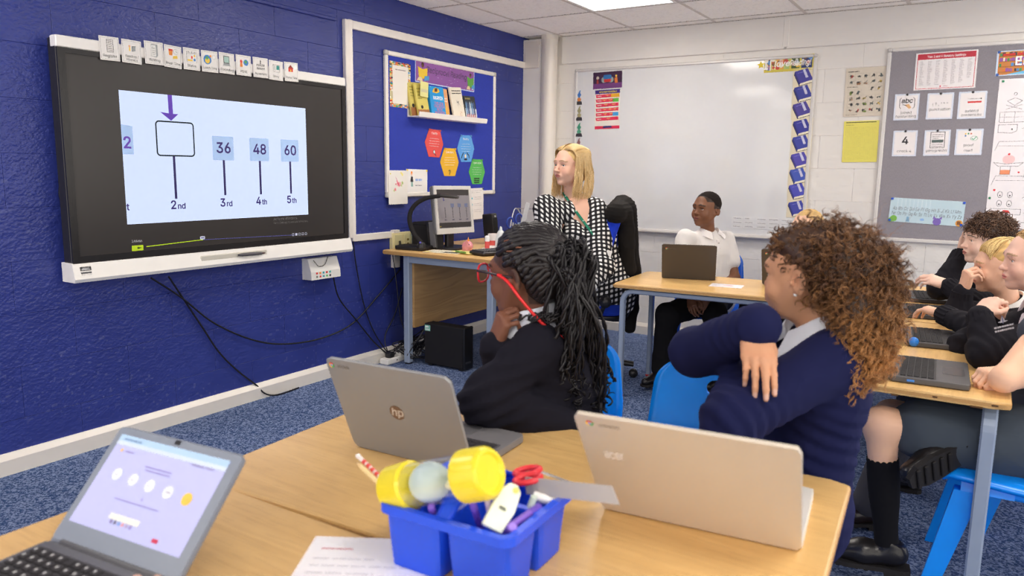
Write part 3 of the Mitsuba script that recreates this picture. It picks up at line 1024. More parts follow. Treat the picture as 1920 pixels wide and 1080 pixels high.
# hexagons
hexes = [('red', 'Clarify', C(224, 84, 80), (0.015, -1.359, 1.500), (0.016, -1.156, 1.315)), ('yellow', 'Question', C(232, 180, 50), (0.015, -1.192, 1.380), (0.015, -0.976, 1.188)),
         ('blue', 'Predict', C(92, 160, 226), (0.015, -0.996, 1.478), (0.015, -0.785, 1.289)), ('green', 'Summarise', C(88, 184, 88), (0.015, -0.853, 1.310), (0.015, -0.645, 1.129))]
for q, (cn, t, col, a, b) in enumerate(hexes):
    F, w, h = lw(a, b, (-2, 0, 1, 0)[q])
    kk = thing('hexagon_card', f'{cn} hexagon card headed {t} on the pinboard', 'card', 'hexagon reading cards')
    hx = [(0, .5), (.22, 1), (.80, 1), (1, .5), (.80, 0), (.22, 0)]
    pg = Polygon([(x * w, y * h) for x, y in hx])
    part(kk, 'paper', prism(pg, .001), 'vc_print', F, color=col)
    s = Sheet(F, w, h)
    s.text(t, .5, .82, .08, C(250, 248, 244), maxw=.5)
    lt = col * .5 + .45
    for i in range(4):
        s.rect(.2 + .04 * abs(i - 1.5), .66 - i * .09, .8 - .04 * abs(i - 1.5), .675 - i * .09, lt)
    if q == 0:
        s.circ(.5, .19, .075, C(40, 40, 44), 2, .8)
        s.circ(.5, .19, .06, C(235, 235, 235), 3, .75)
        s.line([(.55, .12), (.62, .04)], .005, C(40, 40, 44), 2)
    elif q == 1:
        s.text('?', .5, .05, .17, C(70, 60, 50), bold=True)
    elif q == 2:
        s.circ(.47, .22, .07, C(235, 225, 205), 2, .9)
        s.rect(.40, .06, .55, .13, C(40, 42, 50), 3)
        s.line([(.36, .34), (.28, .24), (.24, .14)], .007, C(40, 42, 50), 2)
        s.line([(.56, .34), (.66, .25), (.70, .15)], .007, C(40, 42, 50), 2)
    else:
        for i in range(3):
            s.rect(.32, .04 + i * .08, .64, .09 + i * .08, C(34, 60, 40), 2)
    s.add(kk)
    for xx in (.24, .80):
        part(kk, 'pin', cbox(.018, .012, .004, .001, xx * w, h - .004, .003), 'vc_plastic', F, color=col * .7)
# papers at the bottom of the board
F, w, h = lw((0.026, -1.734, 1.224), (0.026, -1.551, 1.009), 0)
kk, s = paper('flower_drawing', 'white paper with a pink flower painting hanging over the pinboard\'s lower frame', 'drawing', F, w, h, C(238, 234, 226))
for q in range(26):
    a_ = r.rand() * 6.3
    s.circ(.48 + .16 * math.cos(a_) * r.rand(), .60 + .10 * math.sin(a_) * r.rand(), r.uniform(.012, .03), (C(232, 150, 160), C(224, 110, 130), C(240, 190, 190))[q % 3], 1 + q % 4)
for x, y, c_, z_ in ((.72, .88, C(240, 230, 150), .05), (.66, .92, C(240, 225, 140), .04), (.72, .63, C(190, 205, 140), .05), (.66, .56, C(200, 210, 150), .04), (.34, .44, C(236, 150, 160), .05), (.28, .40, C(200, 210, 150), .035)):
    s.circ(x, y, z_, c_, 2, .8, 30)
s.line([(.36, .80), (.44, .72), (.40, .68)], .003, C(190, 110, 150))
s.circ(.1, .90, .02, C(210, 200, 60), 3)
s.add(kk)
F, w, h = lw((0.017, -1.554, 1.232), (0.017, -1.335, 1.081), -1)
kk, s = paper('handwritten_card', 'white paper with a small orange-haired figure and blue handwriting on the pinboard', 'drawing', F, w, h, C(240, 238, 234))
s.circ(.25, .82, .09, C(236, 140, 50), 1, .7)
s.circ(.25, .77, .05, C(240, 200, 170), 2)
s.pts([(.19, .45), (.33, .45), (.30, .68), (.22, .68)], K, 2)
s.pts([(.22, .25), (.32, .25), (.30, .45), (.24, .45)], C(150, 190, 180), 2)
s.scrib(.42, .46, .9, .62, 1, C(150, 175, 225), .6, 4)
s.scrib(.42, .26, .75, .34, 1, C(130, 130, 140), .4, 5)
s.add(kk)
for y in (.04, .96):
    part(kk, 'pin', cbox(.012, .012, .004, .001, y * w, .95 * h, .003), 'vc_plastic', F, color=C(236, 210, 60))
F, w, h = lw((0.026, -0.899, 1.100), (0.026, -0.678, 0.870), 1)
kk, s = paper('dotted_notice', 'white notice with blue dots pinned behind the computer monitor', 'notice', F, w, h, C(236, 233, 230))
for q in range(3):
    s.circ(.34, .28 + .2 * q, .03, C(70, 170, 190))
    s.scrib(.45, .22 + .2 * q, .9, .34 + .2 * q, 2, C(190, 188, 190), .25, q)
s.scrib(.1, .84, .9, .94, 2, C(180, 178, 180), .25, 9)
s.add(kk)
part(kk, 'pin', cbox(.012, .012, .006, .002, .96 * w, .97 * h, .004), 'vc_plastic', F, color=C(50, 60, 60))
# wall sockets
sa, sb = (0.030, -1.705, 0.827), (0.030, -1.510, 0.712)
k = thing('wall_socket', 'cream double wall socket plate on the blue wall left of the desk', 'socket')
sz0 = sb[2] - .02
part(k, 'back_box', b2((0, sa[1], sz0), (.032, sb[1], sa[2]), .004), 'vc_plastic', color=C(224, 212, 160))
part(k, 'plate', b2((.032, sa[1] + .008, sz0 + .01), (.038, (sa[1] + sb[1]) / 2 - .004, sa[2] - .012), .002), 'vc_plastic', color=C(228, 218, 165))
part(k, 'plate', b2((.032, (sa[1] + sb[1]) / 2 + .004, sz0 + .01), (.038, sb[1] - .008, sa[2] - .012), .002), 'vc_plastic', color=C(228, 218, 165))
part(k, 'switch', cbox(.012, .016, .030, .003, .040, sa[1] * .6 + sb[1] * .4 - .02, (sz0 + sa[2]) / 2), 'vc_plastic', color=C(60, 56, 50))
for q in range(3):
    part(k, 'jack', cbox(.008, .016, .013, .002, .040, sb[1] - .055, sz0 + .03 + q * .028), 'vc_plastic', color=C(110, 92, 40))
# cables on the blue wall
cab = [('black cable hanging in a long loop below the screen across the blue wall', [(0.050, -3.374, 0.729), (0.030, -3.214, 0.614), (0.020, -3.039, 0.462), (0.015, -2.815, 0.335), (0.015, -2.604, 0.269), (0.015, -2.330, 0.249), (0.015, -2.067, 0.294), (0.020, -1.831, 0.441), (0.030, -1.625, 0.592)], .0042),
       ('black cable running from below the screen down to the skirting board', [(0.060, -3.293, 0.726), (0.020, -3.181, 0.577), (0.015, -3.097, 0.444), (0.015, -3.013, 0.306), (0.015, -2.907, 0.185), (0.015, -2.793, 0.080), (0.035, -2.752, 0.026), (0.052, -2.684, 0.006), (0.045, -2.527, 0.006)], .0042),
       ('black cable dropping from the control box to the desk leg', [(0.050, -2.251, 0.617), (0.030, -2.184, 0.467), (0.020, -2.035, 0.312), (0.020, -1.886, 0.150), (0.040, -1.770, 0.043), (0.119, -1.773, 0.020)], .0040),
       ('thin black cable hanging beside the white trunking down the blue wall', [(0.020, -2.050, 0.796), (0.015, -2.021, 0.641), (0.015, -1.962, 0.401), (0.015, -1.879, 0.218), (0.030, -1.788, 0.081), (0.027, -1.719, 0.020)], .0034),
       ('thin black cable curving left of the desk leg', [(0.020, -1.604, 0.458), (0.020, -1.681, 0.291), (0.020, -1.776, 0.165), (0.050, -1.781, 0.064), (0.048, -1.690, 0.010)], .0034)]
for t, p, r_ in cab:
    one('cable', t, 'cable', tube(spline(p, 60), r_, 7), 'vc_plastic', smooth=True, color=C(22, 21, 26))
one('cable', 'short black cable looping out beside the left edge of the screen', 'cable', tube(spline([(0.050, -3.705, 1.187), (0.030, -3.729, 1.154), (0.020, -3.730, 1.100), (0.030, -3.713, 1.063), (0.060, -3.716, 1.062)], 24), .0035, 7), 'vc_plastic', smooth=True, color=C(22, 21, 26))

# ------------------------------------------------------------------ whiteboard and posters on the white wall
def board(name, label, face, x0, x1, z0, z1, t, th, col, fname, cat):
    k = thing(name, label, cat)
    part(k, fname, b2((x0 + .006, -.016, z0 + .006), (x1 - .006, 0, z1 - .006), .001), face)
    for nm, a, b in (('frame_rail', (x0 + t, z1 - t), (x1 - t, z1)), ('frame_rail', (x0 + t, z0), (x1 - t, z0 + t)), ('frame_stile', (x0, z0 + t), (x0 + t, z1 - t)), ('frame_stile', (x1 - t, z0 + t), (x1, z1 - t))):
        part(k, nm, b2((a[0], -th, a[1]), (b[0], 0, b[1]), .005), 'vc_paint', color=col)
    for x in (x0 + t / 2, x1 - t / 2):
        for z in (z0 + t / 2, z1 - t / 2):
            part(k, 'frame_corner', cbox(t + .003, th + .003, t + .003, .007, x, -th / 2 - .0015, z), 'vc_plastic', color=col * .86)
    return k


wa, wb_, wc = (0.424, -0.020, 2.012), (2.200, -0.020, 2.006), (1.003, -0.020, 0.792)
wx0, wx1, wz0, wz1 = wa[0], wb_[0], wc[2], wa[2]
k = board('whiteboard', 'large whiteboard with a thin grey frame on the white back wall', 'whiteboard_face', wx0, wx1, wz0, wz1, .022, .024, C(208, 205, 202), 'writing_surface', 'whiteboard')
part(k, 'pen_ledge', b2((wx0 + .2, -.050, wz0 - .004), (wx1 - .1, -.02, wz0 + .006), .002), 'vc_metal', color=C(200, 198, 195))
WY = -.0175
# purple poster
F, w, h = bw((0.584, -0.018, 1.980), (0.823, -0.018, 1.858), 1.0)
kk, s = paper('rock_poster', 'dark purple poster with two figures around a drum kit, on the whiteboard', 'poster', F, w, h, C(58, 34, 62))
s.rect(0, 0, 1, .32, C(112, 62, 120))
for q in range(6):
    s.rect(0, .36 + q * .1, 1, .38 + q * .1, C(78, 48, 82))
s.circ(.38, .52, .18, C(150, 160, 160), 2)
s.circ(.62, .52, .18, C(150, 160, 160), 2)
s.rect(.38, .38, .62, .56, C(200, 60, 60), 3)
s.rrect(.36, .56, .64, .82, .01, C(50, 110, 170), 3)
s.circ(.16, .66, .10, C(190, 180, 170), 3)
s.pts([(.12, .3), (.20, .3), (.19, .58), (.13, .58)], C(150, 60, 60), 3)
s.pts([(.76, .28), (.86, .30), (.84, .66), (.74, .6)], C(210, 120, 60), 3)
s.circ(.80, .72, .07, C(235, 190, 80), 3)
s.add(kk)
# schedule
F, w, h = bw((0.607, -0.018, 1.848), (0.813, -0.018, 1.557), 1.0)
kk, s = paper('schedule_poster', 'red and purple weekly schedule poster below the purple poster on the whiteboard', 'poster', F, w, h, C(232, 222, 212))
s.rect(0, .90, 1, 1, C(64, 44, 120))
s.text('MTC PREP SCHEDULE', .52, .925, .042, C(240, 210, 70), bold=True, maxw=.72)
red = C(216, 52, 82)
for q in range(6):
    y = .80 - q * .118
    s.pts([(.05, y), (.95, y + .012), (.95, y + .095), (.03, y + .080)], red)
    s.rect(.09, y + .03, .26, y + .055, C(240, 190, 190), 2)
    for x in ((.5,), (.38, .62), (.45, .75), (.4, .6, .8), (.42, .66), (.55,))[q]:
        s.circ(x, y + .05, .013, C(245, 205, 80), 3)
        s.rect(x - .08, y + .055, x + .08, y + .065, C(250, 220, 130), 3)
s.rect(.64, .80, .98, .895, C(226, 168, 50), 3)
s.rect(.72, .80 - .118, .95, .89 - .118, C(96, 180, 70), 3)
s.rect(.72, .80 - 4 * .118, .95, .89 - 4 * .118, C(70, 160, 220), 3)
s.rect(0, 0, 1, .075, red)
s.pts([(.32, .02), (.70, .03), (.66, .075), (.36, .075)], C(60, 50, 110), 2)
s.add(kk)
# trophies
for q, (a, b, c1, c2) in enumerate((((0.437, -0.018, 1.851), (0.496, -0.018, 1.744), C(70, 120, 190), C(206, 130, 70)), ((0.440, -0.018, 1.734), (0.500, -0.018, 1.623), C(150, 146, 110), C(170, 160, 120)), ((0.440, -0.018, 1.604), (0.504, -0.018, 1.501), C(70, 150, 120), C(90, 160, 130)), ((0.443, -0.018, 1.489), (0.503, -0.018, 1.382), C(150, 110, 110), C(170, 130, 120)))):
    F, w, h = bw(a, b)
    kk = thing('trophy_cutout', ('blue and orange trophy cut-out, topmost', 'golden-grey trophy cut-out, second from the top', 'green trophy cut-out, third from the top', 'pinkish trophy cut-out above the teacher\'s head')[q] + ' on the whiteboard\'s left edge', 'picture', 'trophy cut-outs on the whiteboard')
    part(kk, 'plinth', prism(Polygon([(.02 * w, 0), (.98 * w, 0), (.85 * w, .24 * h), (.18 * w, .24 * h)]), .001), 'vc_print', F, color=C(60, 58, 62))
    pg = Polygon([(x * w, y * h) for x, y in ((.32, .24), (.72, .24), (.8, .42), (.6, .5), (.78, .7), (.6, .86), (.7, 1.0), (.55, 1.0), (.40, .84), (.22, .68), (.42, .52), (.22, .40))])
    part(kk, 'figure', prism(pg, .001, .0003), 'vc_print', F, color=c1)
    part(kk, 'figure', prism(pg.intersection(sbox(0, 0, w, .5 * h)), .0012, .0004), 'vc_print', F, color=c2)
# reading banner with star
F, w, h = bw((1.863, -0.018, 2.012), (2.180, -0.018, 1.910), .6)
kk, s = paper('reading_strip', 'long yellow banner reading I love Reading with small scenes, at the whiteboard\'s top right', 'banner', F, w, h, C(206, 190, 80))
r = np.random.RandomState(11)
for q, (x0, x1, col) in enumerate(((.02, .13, C(110, 70, 60)), (.16, .24, C(230, 215, 150)), (.25, .40, C(220, 165, 80)), (.41, .52, C(170, 190, 120)), (.56, .72, C(70, 84, 50)), (.76, .97, C(50, 60, 110)))):
    s.rect(x0, .16, x1, .88, col)
    for i in range(7):
        s.circ(r.uniform(x0 + .02, x1 - .02), r.uniform(.25, .8), r.uniform(.06, .14), (C(230, 190, 70), C(120, 90, 60), C(200, 80, 70), C(80, 130, 190), C(235, 230, 210))[r.randint(5)], 2)
s.text('I', .035, .2, .5, C(248, 246, 240), z=5, bold=True)
s.text('love', .36, .34, .36, C(248, 246, 240), z=5, bold=True, slant=.2)
s.text('Reading!', .73, .34, .36, C(248, 246, 240), z=5, bold=True, maxw=.42, slant=.15)
s.rect(.12, .12, .145, .8, C(248, 246, 240), 5)
s.add(kk)
st = (1.841, -0.018, 1.961)
star = Polygon([((.026 if i % 2 == 0 else .012) * math.sin(i * math.pi / 5), (.026 if i % 2 == 0 else .012) * math.cos(i * math.pi / 5)) for i in range(10)])
one('star_cutout', 'small yellow star left of the yellow reading banner', 'star', prism(star, .0012), 'vc_print', FR(st, (1, 0, .1), (0, 0, 1)), color=C(226, 204, 60))
# book pictures down the right edge
pts = [(2.123, -0.018, 1.866), (2.124, -0.018, 1.763), (2.128, -0.018, 1.653), (2.136, -0.018, 1.542), (2.137, -0.018, 1.438), (2.138, -0.018, 1.325), (2.135, -0.018, 1.223), (2.138, -0.018, 1.120), (2.140, -0.018, 1.006)]
nth = ['topmost', 'second from the top', 'third from the top', 'fourth from the top', 'fifth from the top', 'sixth from the top', 'third from the bottom', 'second from the bottom', 'lowest']
for q, c in enumerate(pts):
    W_, H_ = .132, .122
    F = FR((c[0] - W_ / 2, c[1], c[2] - H_ / 2), (1, 0, (.01, -.02, .03, 0, -.01, .02, -.01, .02, -.02)[q]), (0, 0, 1))
    kk, s = paper('book_picture', f'square picture of a purple-blue book, {nth[q]} in the column on the whiteboard', 'picture', F, W_, H_, C(222, 212, 186), 'book pictures in a column on the whiteboard')
    bl = [C(70, 66, 150), C(60, 66, 150), C(80, 70, 150), C(58, 60, 150), C(64, 72, 160), C(84, 76, 170), C(70, 90, 180), C(78, 80, 180), C(70, 76, 165)][q]
    s.pts([(.08, .82), (.68, .97), (.97, .36), (.36, .18)], bl)
    s.pts([(.08, .82), (.36, .18), (.32, .06), (.05, .66)], bl * .6)
    s.pts([(.36, .18), (.97, .36), (.95, .24), (.33, .06)], C(236, 228, 205), 2)
    s.line([(.05, .66), (.32, .05), (.95, .22)], .003, C(34, 30, 60), 3)
    s.line([(.24, .72), (.60, .82)], .003, C(130, 130, 200), 3)
    s.pts([(.45, .9), (.56, .93), (.74, .5), (.62, .46)], C(200, 200, 225), 3)
    s.add(kk)
# strip of word cards along the bottom
p0, p1 = (1.704, -0.018, 0.929), (2.116, -0.018, 0.846)
ww, hh = (p1[0] - p0[0]) / 5, (p0[2] - p1[2]) / 3
for i in range(3):
    for j in range(5):
        F = FR((p0[0] + j * ww + .004 * rng.rand(), WY, p1[2] + i * hh + .008), (1, 0, .02 * rng.randn()), (0, 0, 1))
        kk, s = paper('word_card', f'white word card, {("leftmost", "second from the left", "middle one", "second from the right", "rightmost")[j]} in the {("bottom", "middle", "top")[i]} row, low on the whiteboard', 'card', F, ww - .006, hh - .003, C(226, 226, 226), 'word cards at the bottom of the whiteboard', bsdf='vc_gloss')
        s.scrib(.15, .25, .9, .8, 1, C(170, 168, 170), .4, i * 7 + j)
        s.add(kk)
# posters on the wall
F, w, h = bw((2.381, -0.004, 1.910), (2.614, -0.004, 1.607), 1.0)
kk, s = paper('icon_chart', 'cream poster with a grid of small pictures, on the wall left of the grey board', 'poster', F, w, h, C(214, 204, 188))
r = np.random.RandomState(5)
s.scrib(.06, .91, .34, .94, 1, K, .5, 2)
s.scrib(.06, .60, .34, .62, 1, K, .5, 3)
for row, y in enumerate((.83, .70, .57, .50, .38, .26, .13)):
    for cx in range(5):
        x = .16 + cx * .175
        if row == 2 and cx < 3 or row == 3 and cx > 1:
            continue
        s.frame(x - .08, y - .055, x + .08, y + .055, .0012, C(180, 170, 156))
        col = (K, C(70, 70, 66), C(150, 110, 80), C(170, 70, 60), C(110, 130, 60), C(190, 160, 70), C(90, 100, 100))[r.randint(7)]
        for i in range(3):
            s.circ(x + r.uniform(-.03, .04), y + r.uniform(-.03, .02), r.uniform(.012, .024), col if i else K, 2, r.uniform(.5, 1.4), r.uniform(0, 90))
        s.line([(x - .04, y - .04 + .05 * r.rand()), (x + .05, y + .04 * r.rand())], .003, K, 2)
s.scrib(.05, .02, .35, .05, 1, C(150, 140, 130), .5, 1)
s.add(kk)
F, w, h = bw((2.394, -0.004, 1.579), (2.601, -0.004, 1.318), 1.0)
kk, s = paper('yellow_chart', 'glossy yellow laminated sheet on the wall below the picture grid poster', 'poster', F, w, h, C(224, 214, 96), bsdf='vc_gloss')
s.rect(.06, .955, .92, .975, C(90, 88, 60))
s.scrib(.06, .89, .3, .92, 1, C(150, 140, 70), .4, 2)
for q in range(22):
    s.rect(.05, .06 + q * .037, .95, .064 + q * .037, C(196, 186, 90))
for q in range(16):
    s.rect(.06 + q * .055, .06, .064 + q * .055, .86, C(198, 188, 92))
s.add(kk)
# grey noticeboard
na, nb_, nc = (2.613, -0.020, 2.011), (2.635, -0.020, 0.837), (3.107, -0.020, 0.833)
k = board('noticeboard', 'large grey felt noticeboard with a pale frame at the right of the white wall', 'grey_felt', na[0], na[0] + 1.6, nc[2] - .012, na[2] + .004, .024, .024, C(214, 211, 208), 'felt', 'noticeboard')
NY = -.0175
F, w, h = bw((2.774, -0.017, 1.975), (3.099, -0.018, 1.755), .6)
kk, s = paper('spellings_chart', 'white chart with a red header reading Year 3 and 4 Statutory Spellings', 'chart', F, w, h, C(238, 234, 234))
s.frame(.03, .03, .97, .97, .003, C(196, 70, 84))
s.rect(.035, .82, .965, .965, C(192, 56, 72))
s.text('Year 3 and 4 Statutory Spellings', .5, .86, .06, C(245, 240, 240), bold=True, maxw=.62)
r = np.random.RandomState(21)
for c in range(7):
    for i in range((18, 18, 18, 18, 18, 17, 14)[c]):
        x = .08 + c * .128
        s.rect(x, .76 - i * .037, x + r.uniform(.04, .08), .772 - i * .037, C(176, 172, 176))
s.circ(.44, .085, .02, C(205, 60, 76), 2)
s.rect(.48, .075, .56, .095, C(210, 180, 185))
s.add(kk)
cards2 = [('joined', 'handwriting', (2.677, -0.018, 1.735), (2.814, -0.018, 1.576)), ('punctuation', '', (2.856, -0.018, 1.734), (2.997, -0.018, 1.578)), ('extend', 'sentences', (3.021, -0.018, 1.736), (3.167, -0.018, 1.577)),
          ('check 4', '', (2.687, -0.018, 1.513), (2.822, -0.017, 1.355)), ('paragraphs', '', (2.860, -0.018, 1.514), (3.000, -0.018, 1.359)), ('proof', 'read', (3.027, -0.018, 1.517), (3.168, -0.018, 1.363))]
for q, (t1, t2, a, b) in enumerate(cards2):
    F, w, h = bw(a, b, (.5, .5, 1, .5, 1, .5)[q])
    kk, s = paper('prompt_card', f'white laminated card reading {t1} {t2}'.strip() + ', pinned to the grey noticeboard', 'card', F, w, h, C(214, 222, 236), 'writing prompt cards on the grey board')
    s.rect(.06, .05, .94, .95, C(238, 234, 234))
    s.frame(.06, .05, .94, .95, .0015, C(180, 196, 216))
    if t2:
        s.text(t1, .5, .24 if q != 5 else .34, .10, C(70, 68, 72), maxw=.62, z=3)
        s.text(t2, .5, .10 if q != 5 else .14, .10, C(96, 94, 98), maxw=.82, z=3)
    else:
        s.text(t1, .5, .16 if q != 1 else .33, .10, C(90, 88, 92), maxw=.80, z=3)
    if q == 0:
        s.text('abc', .5, .66, .17, C(40, 38, 42), bold=True, slant=.15, z=3)
        s.line([(.28, .85), (.22, .8), (.22, .5), (.28, .45)], .003, K, 2)
        s.line([(.76, .85), (.82, .8), (.82, .5), (.76, .45)], .003, K, 2)
        s.pts([(.42, .58), (.58, .62), (.70, .48), (.62, .42)], C(226, 180, 130), 2)
        s.line([(.34, .60), (.5, .55)], .003, K, 3)
    elif q == 1:
        s.text('! ? , \' " "', .5, .52, .11, C(60, 58, 62), maxw=.7, z=3)
    elif q == 2:
        s.rect(.34, .58, .82, .64, C(206, 60, 60), 2)
        s.line([(.34, .74), (.80, .72)], .0025, C(120, 118, 120), 2)
        s.circ(.80, .73, .025, K, 3)
    elif q == 3:
        s.text('4', .5, .48, .28, C(40, 38, 42), bold=True, z=3)
    elif q == 4:
        s.frame(.24, .30, .80, .92, .003, C(70, 68, 72), 2)
        for i in range(7):
            s.rect(.30, .36 + i * .075, .74 - .2 * (i == 4), .375 + i * .075, C(90, 88, 92), 3)
        s.rect(.30, .52, .74, .62, C(96, 110, 108), 4)
    else:
        for i, c_ in enumerate((C(226, 180, 60), C(70, 140, 90), C(200, 90, 60), C(70, 110, 170))):
            s.circ(.36 + .1 * (i % 3), .82 - .08 * (i // 3), .03, c_, 2)
        s.circ(.68, .64, .09, C(150, 180, 160), 2, 1.4)
        s.circ(.68, .64, .075, C(240, 238, 238), 3, 1.4)
        s.line([(.6, .64), (.66, .59), (.76, .70)], .004, C(70, 160, 120), 4)
    s.add(kk)
    part(kk, 'pin', mv(lathe([(0, 0), (.007, 0), (.006, .006), (0, .008)], 10), w / 2, h * .97, .0015), 'vc_plastic', F, smooth=40, color=C(28, 28, 32))
# English banner
ea, eb = (3.193, -0.018, 1.962), (3.282, -0.018, 1.822)
F, w, h = bw((ea[0], NY, ea[2]), (ea[0] + .52, NY, eb[2]), 1)
kk, s = paper('english_banner', 'colourful banner with bookshelves and white lettering starting Eng, at the right edge', 'banner', F, w, h, C(206, 222, 240))
s.rect(.02, .04, .98, .96, C(202, 130, 66))
s.pts([(.1, .04), (.98, .04), (.98, .30), (.4, .26)], C(110, 190, 230), 2)
r = np.random.RandomState(8)
for row in range(4):
    y = .14 + row * .21
    s.rect(.02, y, .98, y + .02, C(150, 88, 44), 2)
    x = .03
    while x < .95:
        wd = r.uniform(.012, .03)
        if r.rand() < .8:
            s.rect(x, y + .02, x + wd, y + r.uniform(.12, .17), bc[r.randint(7)] if r.rand() < .7 else C(150, 90, 170), 2)
        x += wd + .004
s.rrect(.30, .76, .60, .97, .01, C(180, 160, 220), 3)
s.scrib(.06, .76, .26, .92, 1, C(206, 60, 50), .6, 7, z=4)
s.text('English', .17, .40, .34, C(250, 250, 248), al='l', bold=True, z=5)
s.add(kk)
for q, (x, y) in enumerate(((.02, .96), (.02, .05))):
    part(kk, 'pin', cbox(.014, .014, .006, .002, x * w, y * h, .004), 'vc_plastic', F, color=C(50, 90, 170))
# big drawing sheet
ta_, tb_ = (3.222, -0.018, 1.801), (3.220, -0.018, 1.019)
xl = (ta_[0] + tb_[0]) / 2
F, w, h = bw((xl, NY, ta_[2]), (xl + .62, NY, .93), .3)
kk, s = paper('story_map', 'big white sheet covered with thin pen drawings, pinned at the right of the grey board', 'drawing', F, w, h, C(240, 236, 238))
g = C(96, 94, 100)
s.circ(.14, .90, .010, g)
s.circ(.14, .90, .007, C(240, 236, 238), 2)
s.line([(.14, .875), (.08, .855), (.14, .825), (.20, .855), (.14, .875)], .002, g)
s.line([(.07, .80), (.20, .83)], .002, g)
s.line([(.07, .83), (.20, .80)], .002, g)
for q in range(3):
    s.line([(.25 + q * .09, .855 - .01 * q), (.28 + q * .09, .865 - .01 * q), (.31 + q * .09, .85 - .01 * q)], .0018, g)
s.line([(.42, .855), (.70, .855)], .0025, C(226, 150, 70))
s.circ(.40, .825, .007, C(206, 50, 50), 2)
s.frame(.03, .715, .60, .785, .002, g)
for q in range(7):
    s.line([(.07 + q * .08, .715), (.07 + q * .08, .785)], .0015, g)
s.line([(.03, .75), (.60, .75)], .0015, g)
s.line([(.03, .70), (.18, .70), (.18, .66), (.14, .645), (.03, .65), (.03, .70)], .0022, g)
s.line([(.22, .675), (.30, .685), (.38, .67)], .002, g)
s.circ(.14, .67, .005, K, 2)
for y in (.59, .36):
    s.line([(.0 + .02, y - .06), (.05, y), (.55, y), (.60, y - .06)], .002, g)
    s.line([(.05, y - .03), (.55, y - .03)], .0015, g)
    s.line([(.28, y + .03), (.27, y - .01)], .002, g)
s.circ(.14, .47, .03, C(236, 200, 200), 1, 1.2)
s.line([(.02, .45), (.12, .44), (.26, .45), (.22, .425), (.06, .425), (.02, .45)], .002, g, 2)
s.circ(.14, .505, .007, C(206, 50, 60), 3)
s.circ(.36, .455, .007, C(206, 50, 60), 3)
s.line([(.50, .44), (.58, .50), (.58, .43)], .002, g)
s.rect(.08, .37, .16, .40, C(236, 150, 110))
s.line([(.08, .42), (.08, .37), (.16, .37), (.16, .42)], .002, g, 2)
s.line([(.28, .375), (.36, .41), (.44, .375), (.28, .375)], .003, K)
s.line([(.36, .41), (.36, .43), (.34, .44)], .002, K)
s.pts([(.52, .375), (.60, .39), (.64, .43), (.58, .41)], C(110, 180, 70))
s.circ(.23, .385, .006, C(206, 50, 60), 2)
for x, y in ((.10, .235), (.18, .235), (.10, .175), (.18, .175), (.33, .175), (.5, .18)):
    s.circ(x, y, .022, g, 1, .7)
    s.circ(x, y, .019, C(240, 236, 238), 2, .66)
    s.circ(x, y - .006, .005, K, 3)
star2 = Polygon([(.36 * w + (.016 if i % 2 == 0 else .007) * math.sin(i * math.pi / 5), .26 * h + (.016 if i % 2 == 0 else .007) * math.cos(i * math.pi / 5)) for i in range(10)])
s.poly(star2, C(120, 190, 60), 2)
s.line([(.28, .215), (.35, .25)], .002, g)
s.line([(.48, .27), (.60, .21)], .002, C(226, 130, 130))
s.line([(.48, .21), (.60, .27)], .002, C(226, 130, 130))
s.frame(.04, .10, .28, .14, .002, g)
s.pts([(.12, .11), (.20, .11), (.18, .13), (.14, .13)], C(206, 60, 60), 2)
s.rect(.40, .09, .50, .125, C(180, 214, 80))
s.line([(.3, .115), (.37, .115)], .002, g)
s.frame(.06, .03, .20, .08, .002, g)
s.line([(.26, .05), (.44, .05)], .002, K)
s.circ(.05, .265, .007, C(206, 50, 60), 2)
s.add(kk)
for x, y, c_ in ((.03, .985, C(40, 130, 90)), (.0 + .02, .21, C(30, 120, 80))):
    part(kk, 'pin', cbox(.012, .012, .006, .002, x * w, y * h, .004), 'vc_plastic', F, color=c_)
# alphabet strip
F, w, h = bw((2.704, -0.018, 1.092), (3.114, -0.018, 0.941), -2.0)
kk, s = paper('alphabet_strip', 'pale blue alphabet strip with small creatures, low on the grey noticeboard', 'banner', F, w, h, C(192, 216, 226), bsdf='vc_gloss')
s.text('Aa Bb Cc Dd Ee Ff Gg Hh Ii Jj Kk Ll Mm', .5, .50, .14, C(110, 122, 130), maxw=.92, slant=.12)
s.text('Nn Oo Pp Qq Rr Ss Tt Uu Vv Ww Xx Yy Zz', .5, .30, .14, C(104, 116, 124), maxw=.94, slant=.12)
s.circ(.07, .14, .13, C(126, 184, 84), 2)
s.circ(.03, .08, .09, C(116, 176, 76), 2)
s.pts([(.24, .04), (.29, .04), (.28, .24), (.25, .24)], C(126, 170, 200), 2)
s.circ(.46, .16, .05, C(150, 190, 235), 2, 1.6)
s.circ(.66, .12, .15, C(126, 104, 184), 2)
s.pts([(.60, .22), (.61, .34), (.65, .25)], C(126, 104, 184), 2)
s.pts([(.72, .22), (.72, .34), (.68, .25)], C(126, 104, 184), 2)
s.circ(.95, .12, .13, C(220, 160, 80), 2)
s.rect(.92, .06, .97, .2, C(140, 90, 50), 3)
for i in range(9):
    s.rect(.10 + i * .055, .45 + .05 * (i % 3), .106 + i * .055, .97, C(224, 236, 242), 1)
s.add(kk)
for x, y in ((.02, .95), (.98, .95), (.02, .06), (.98, .06)):
    part(kk, 'pin', cbox(.014, .014, .006, .002, x * w, y * h, .004), 'vc_plastic', F, color=C(40, 80, 190))

# ------------------------------------------------------------------ school tables
STEEL = C(146, 160, 182)


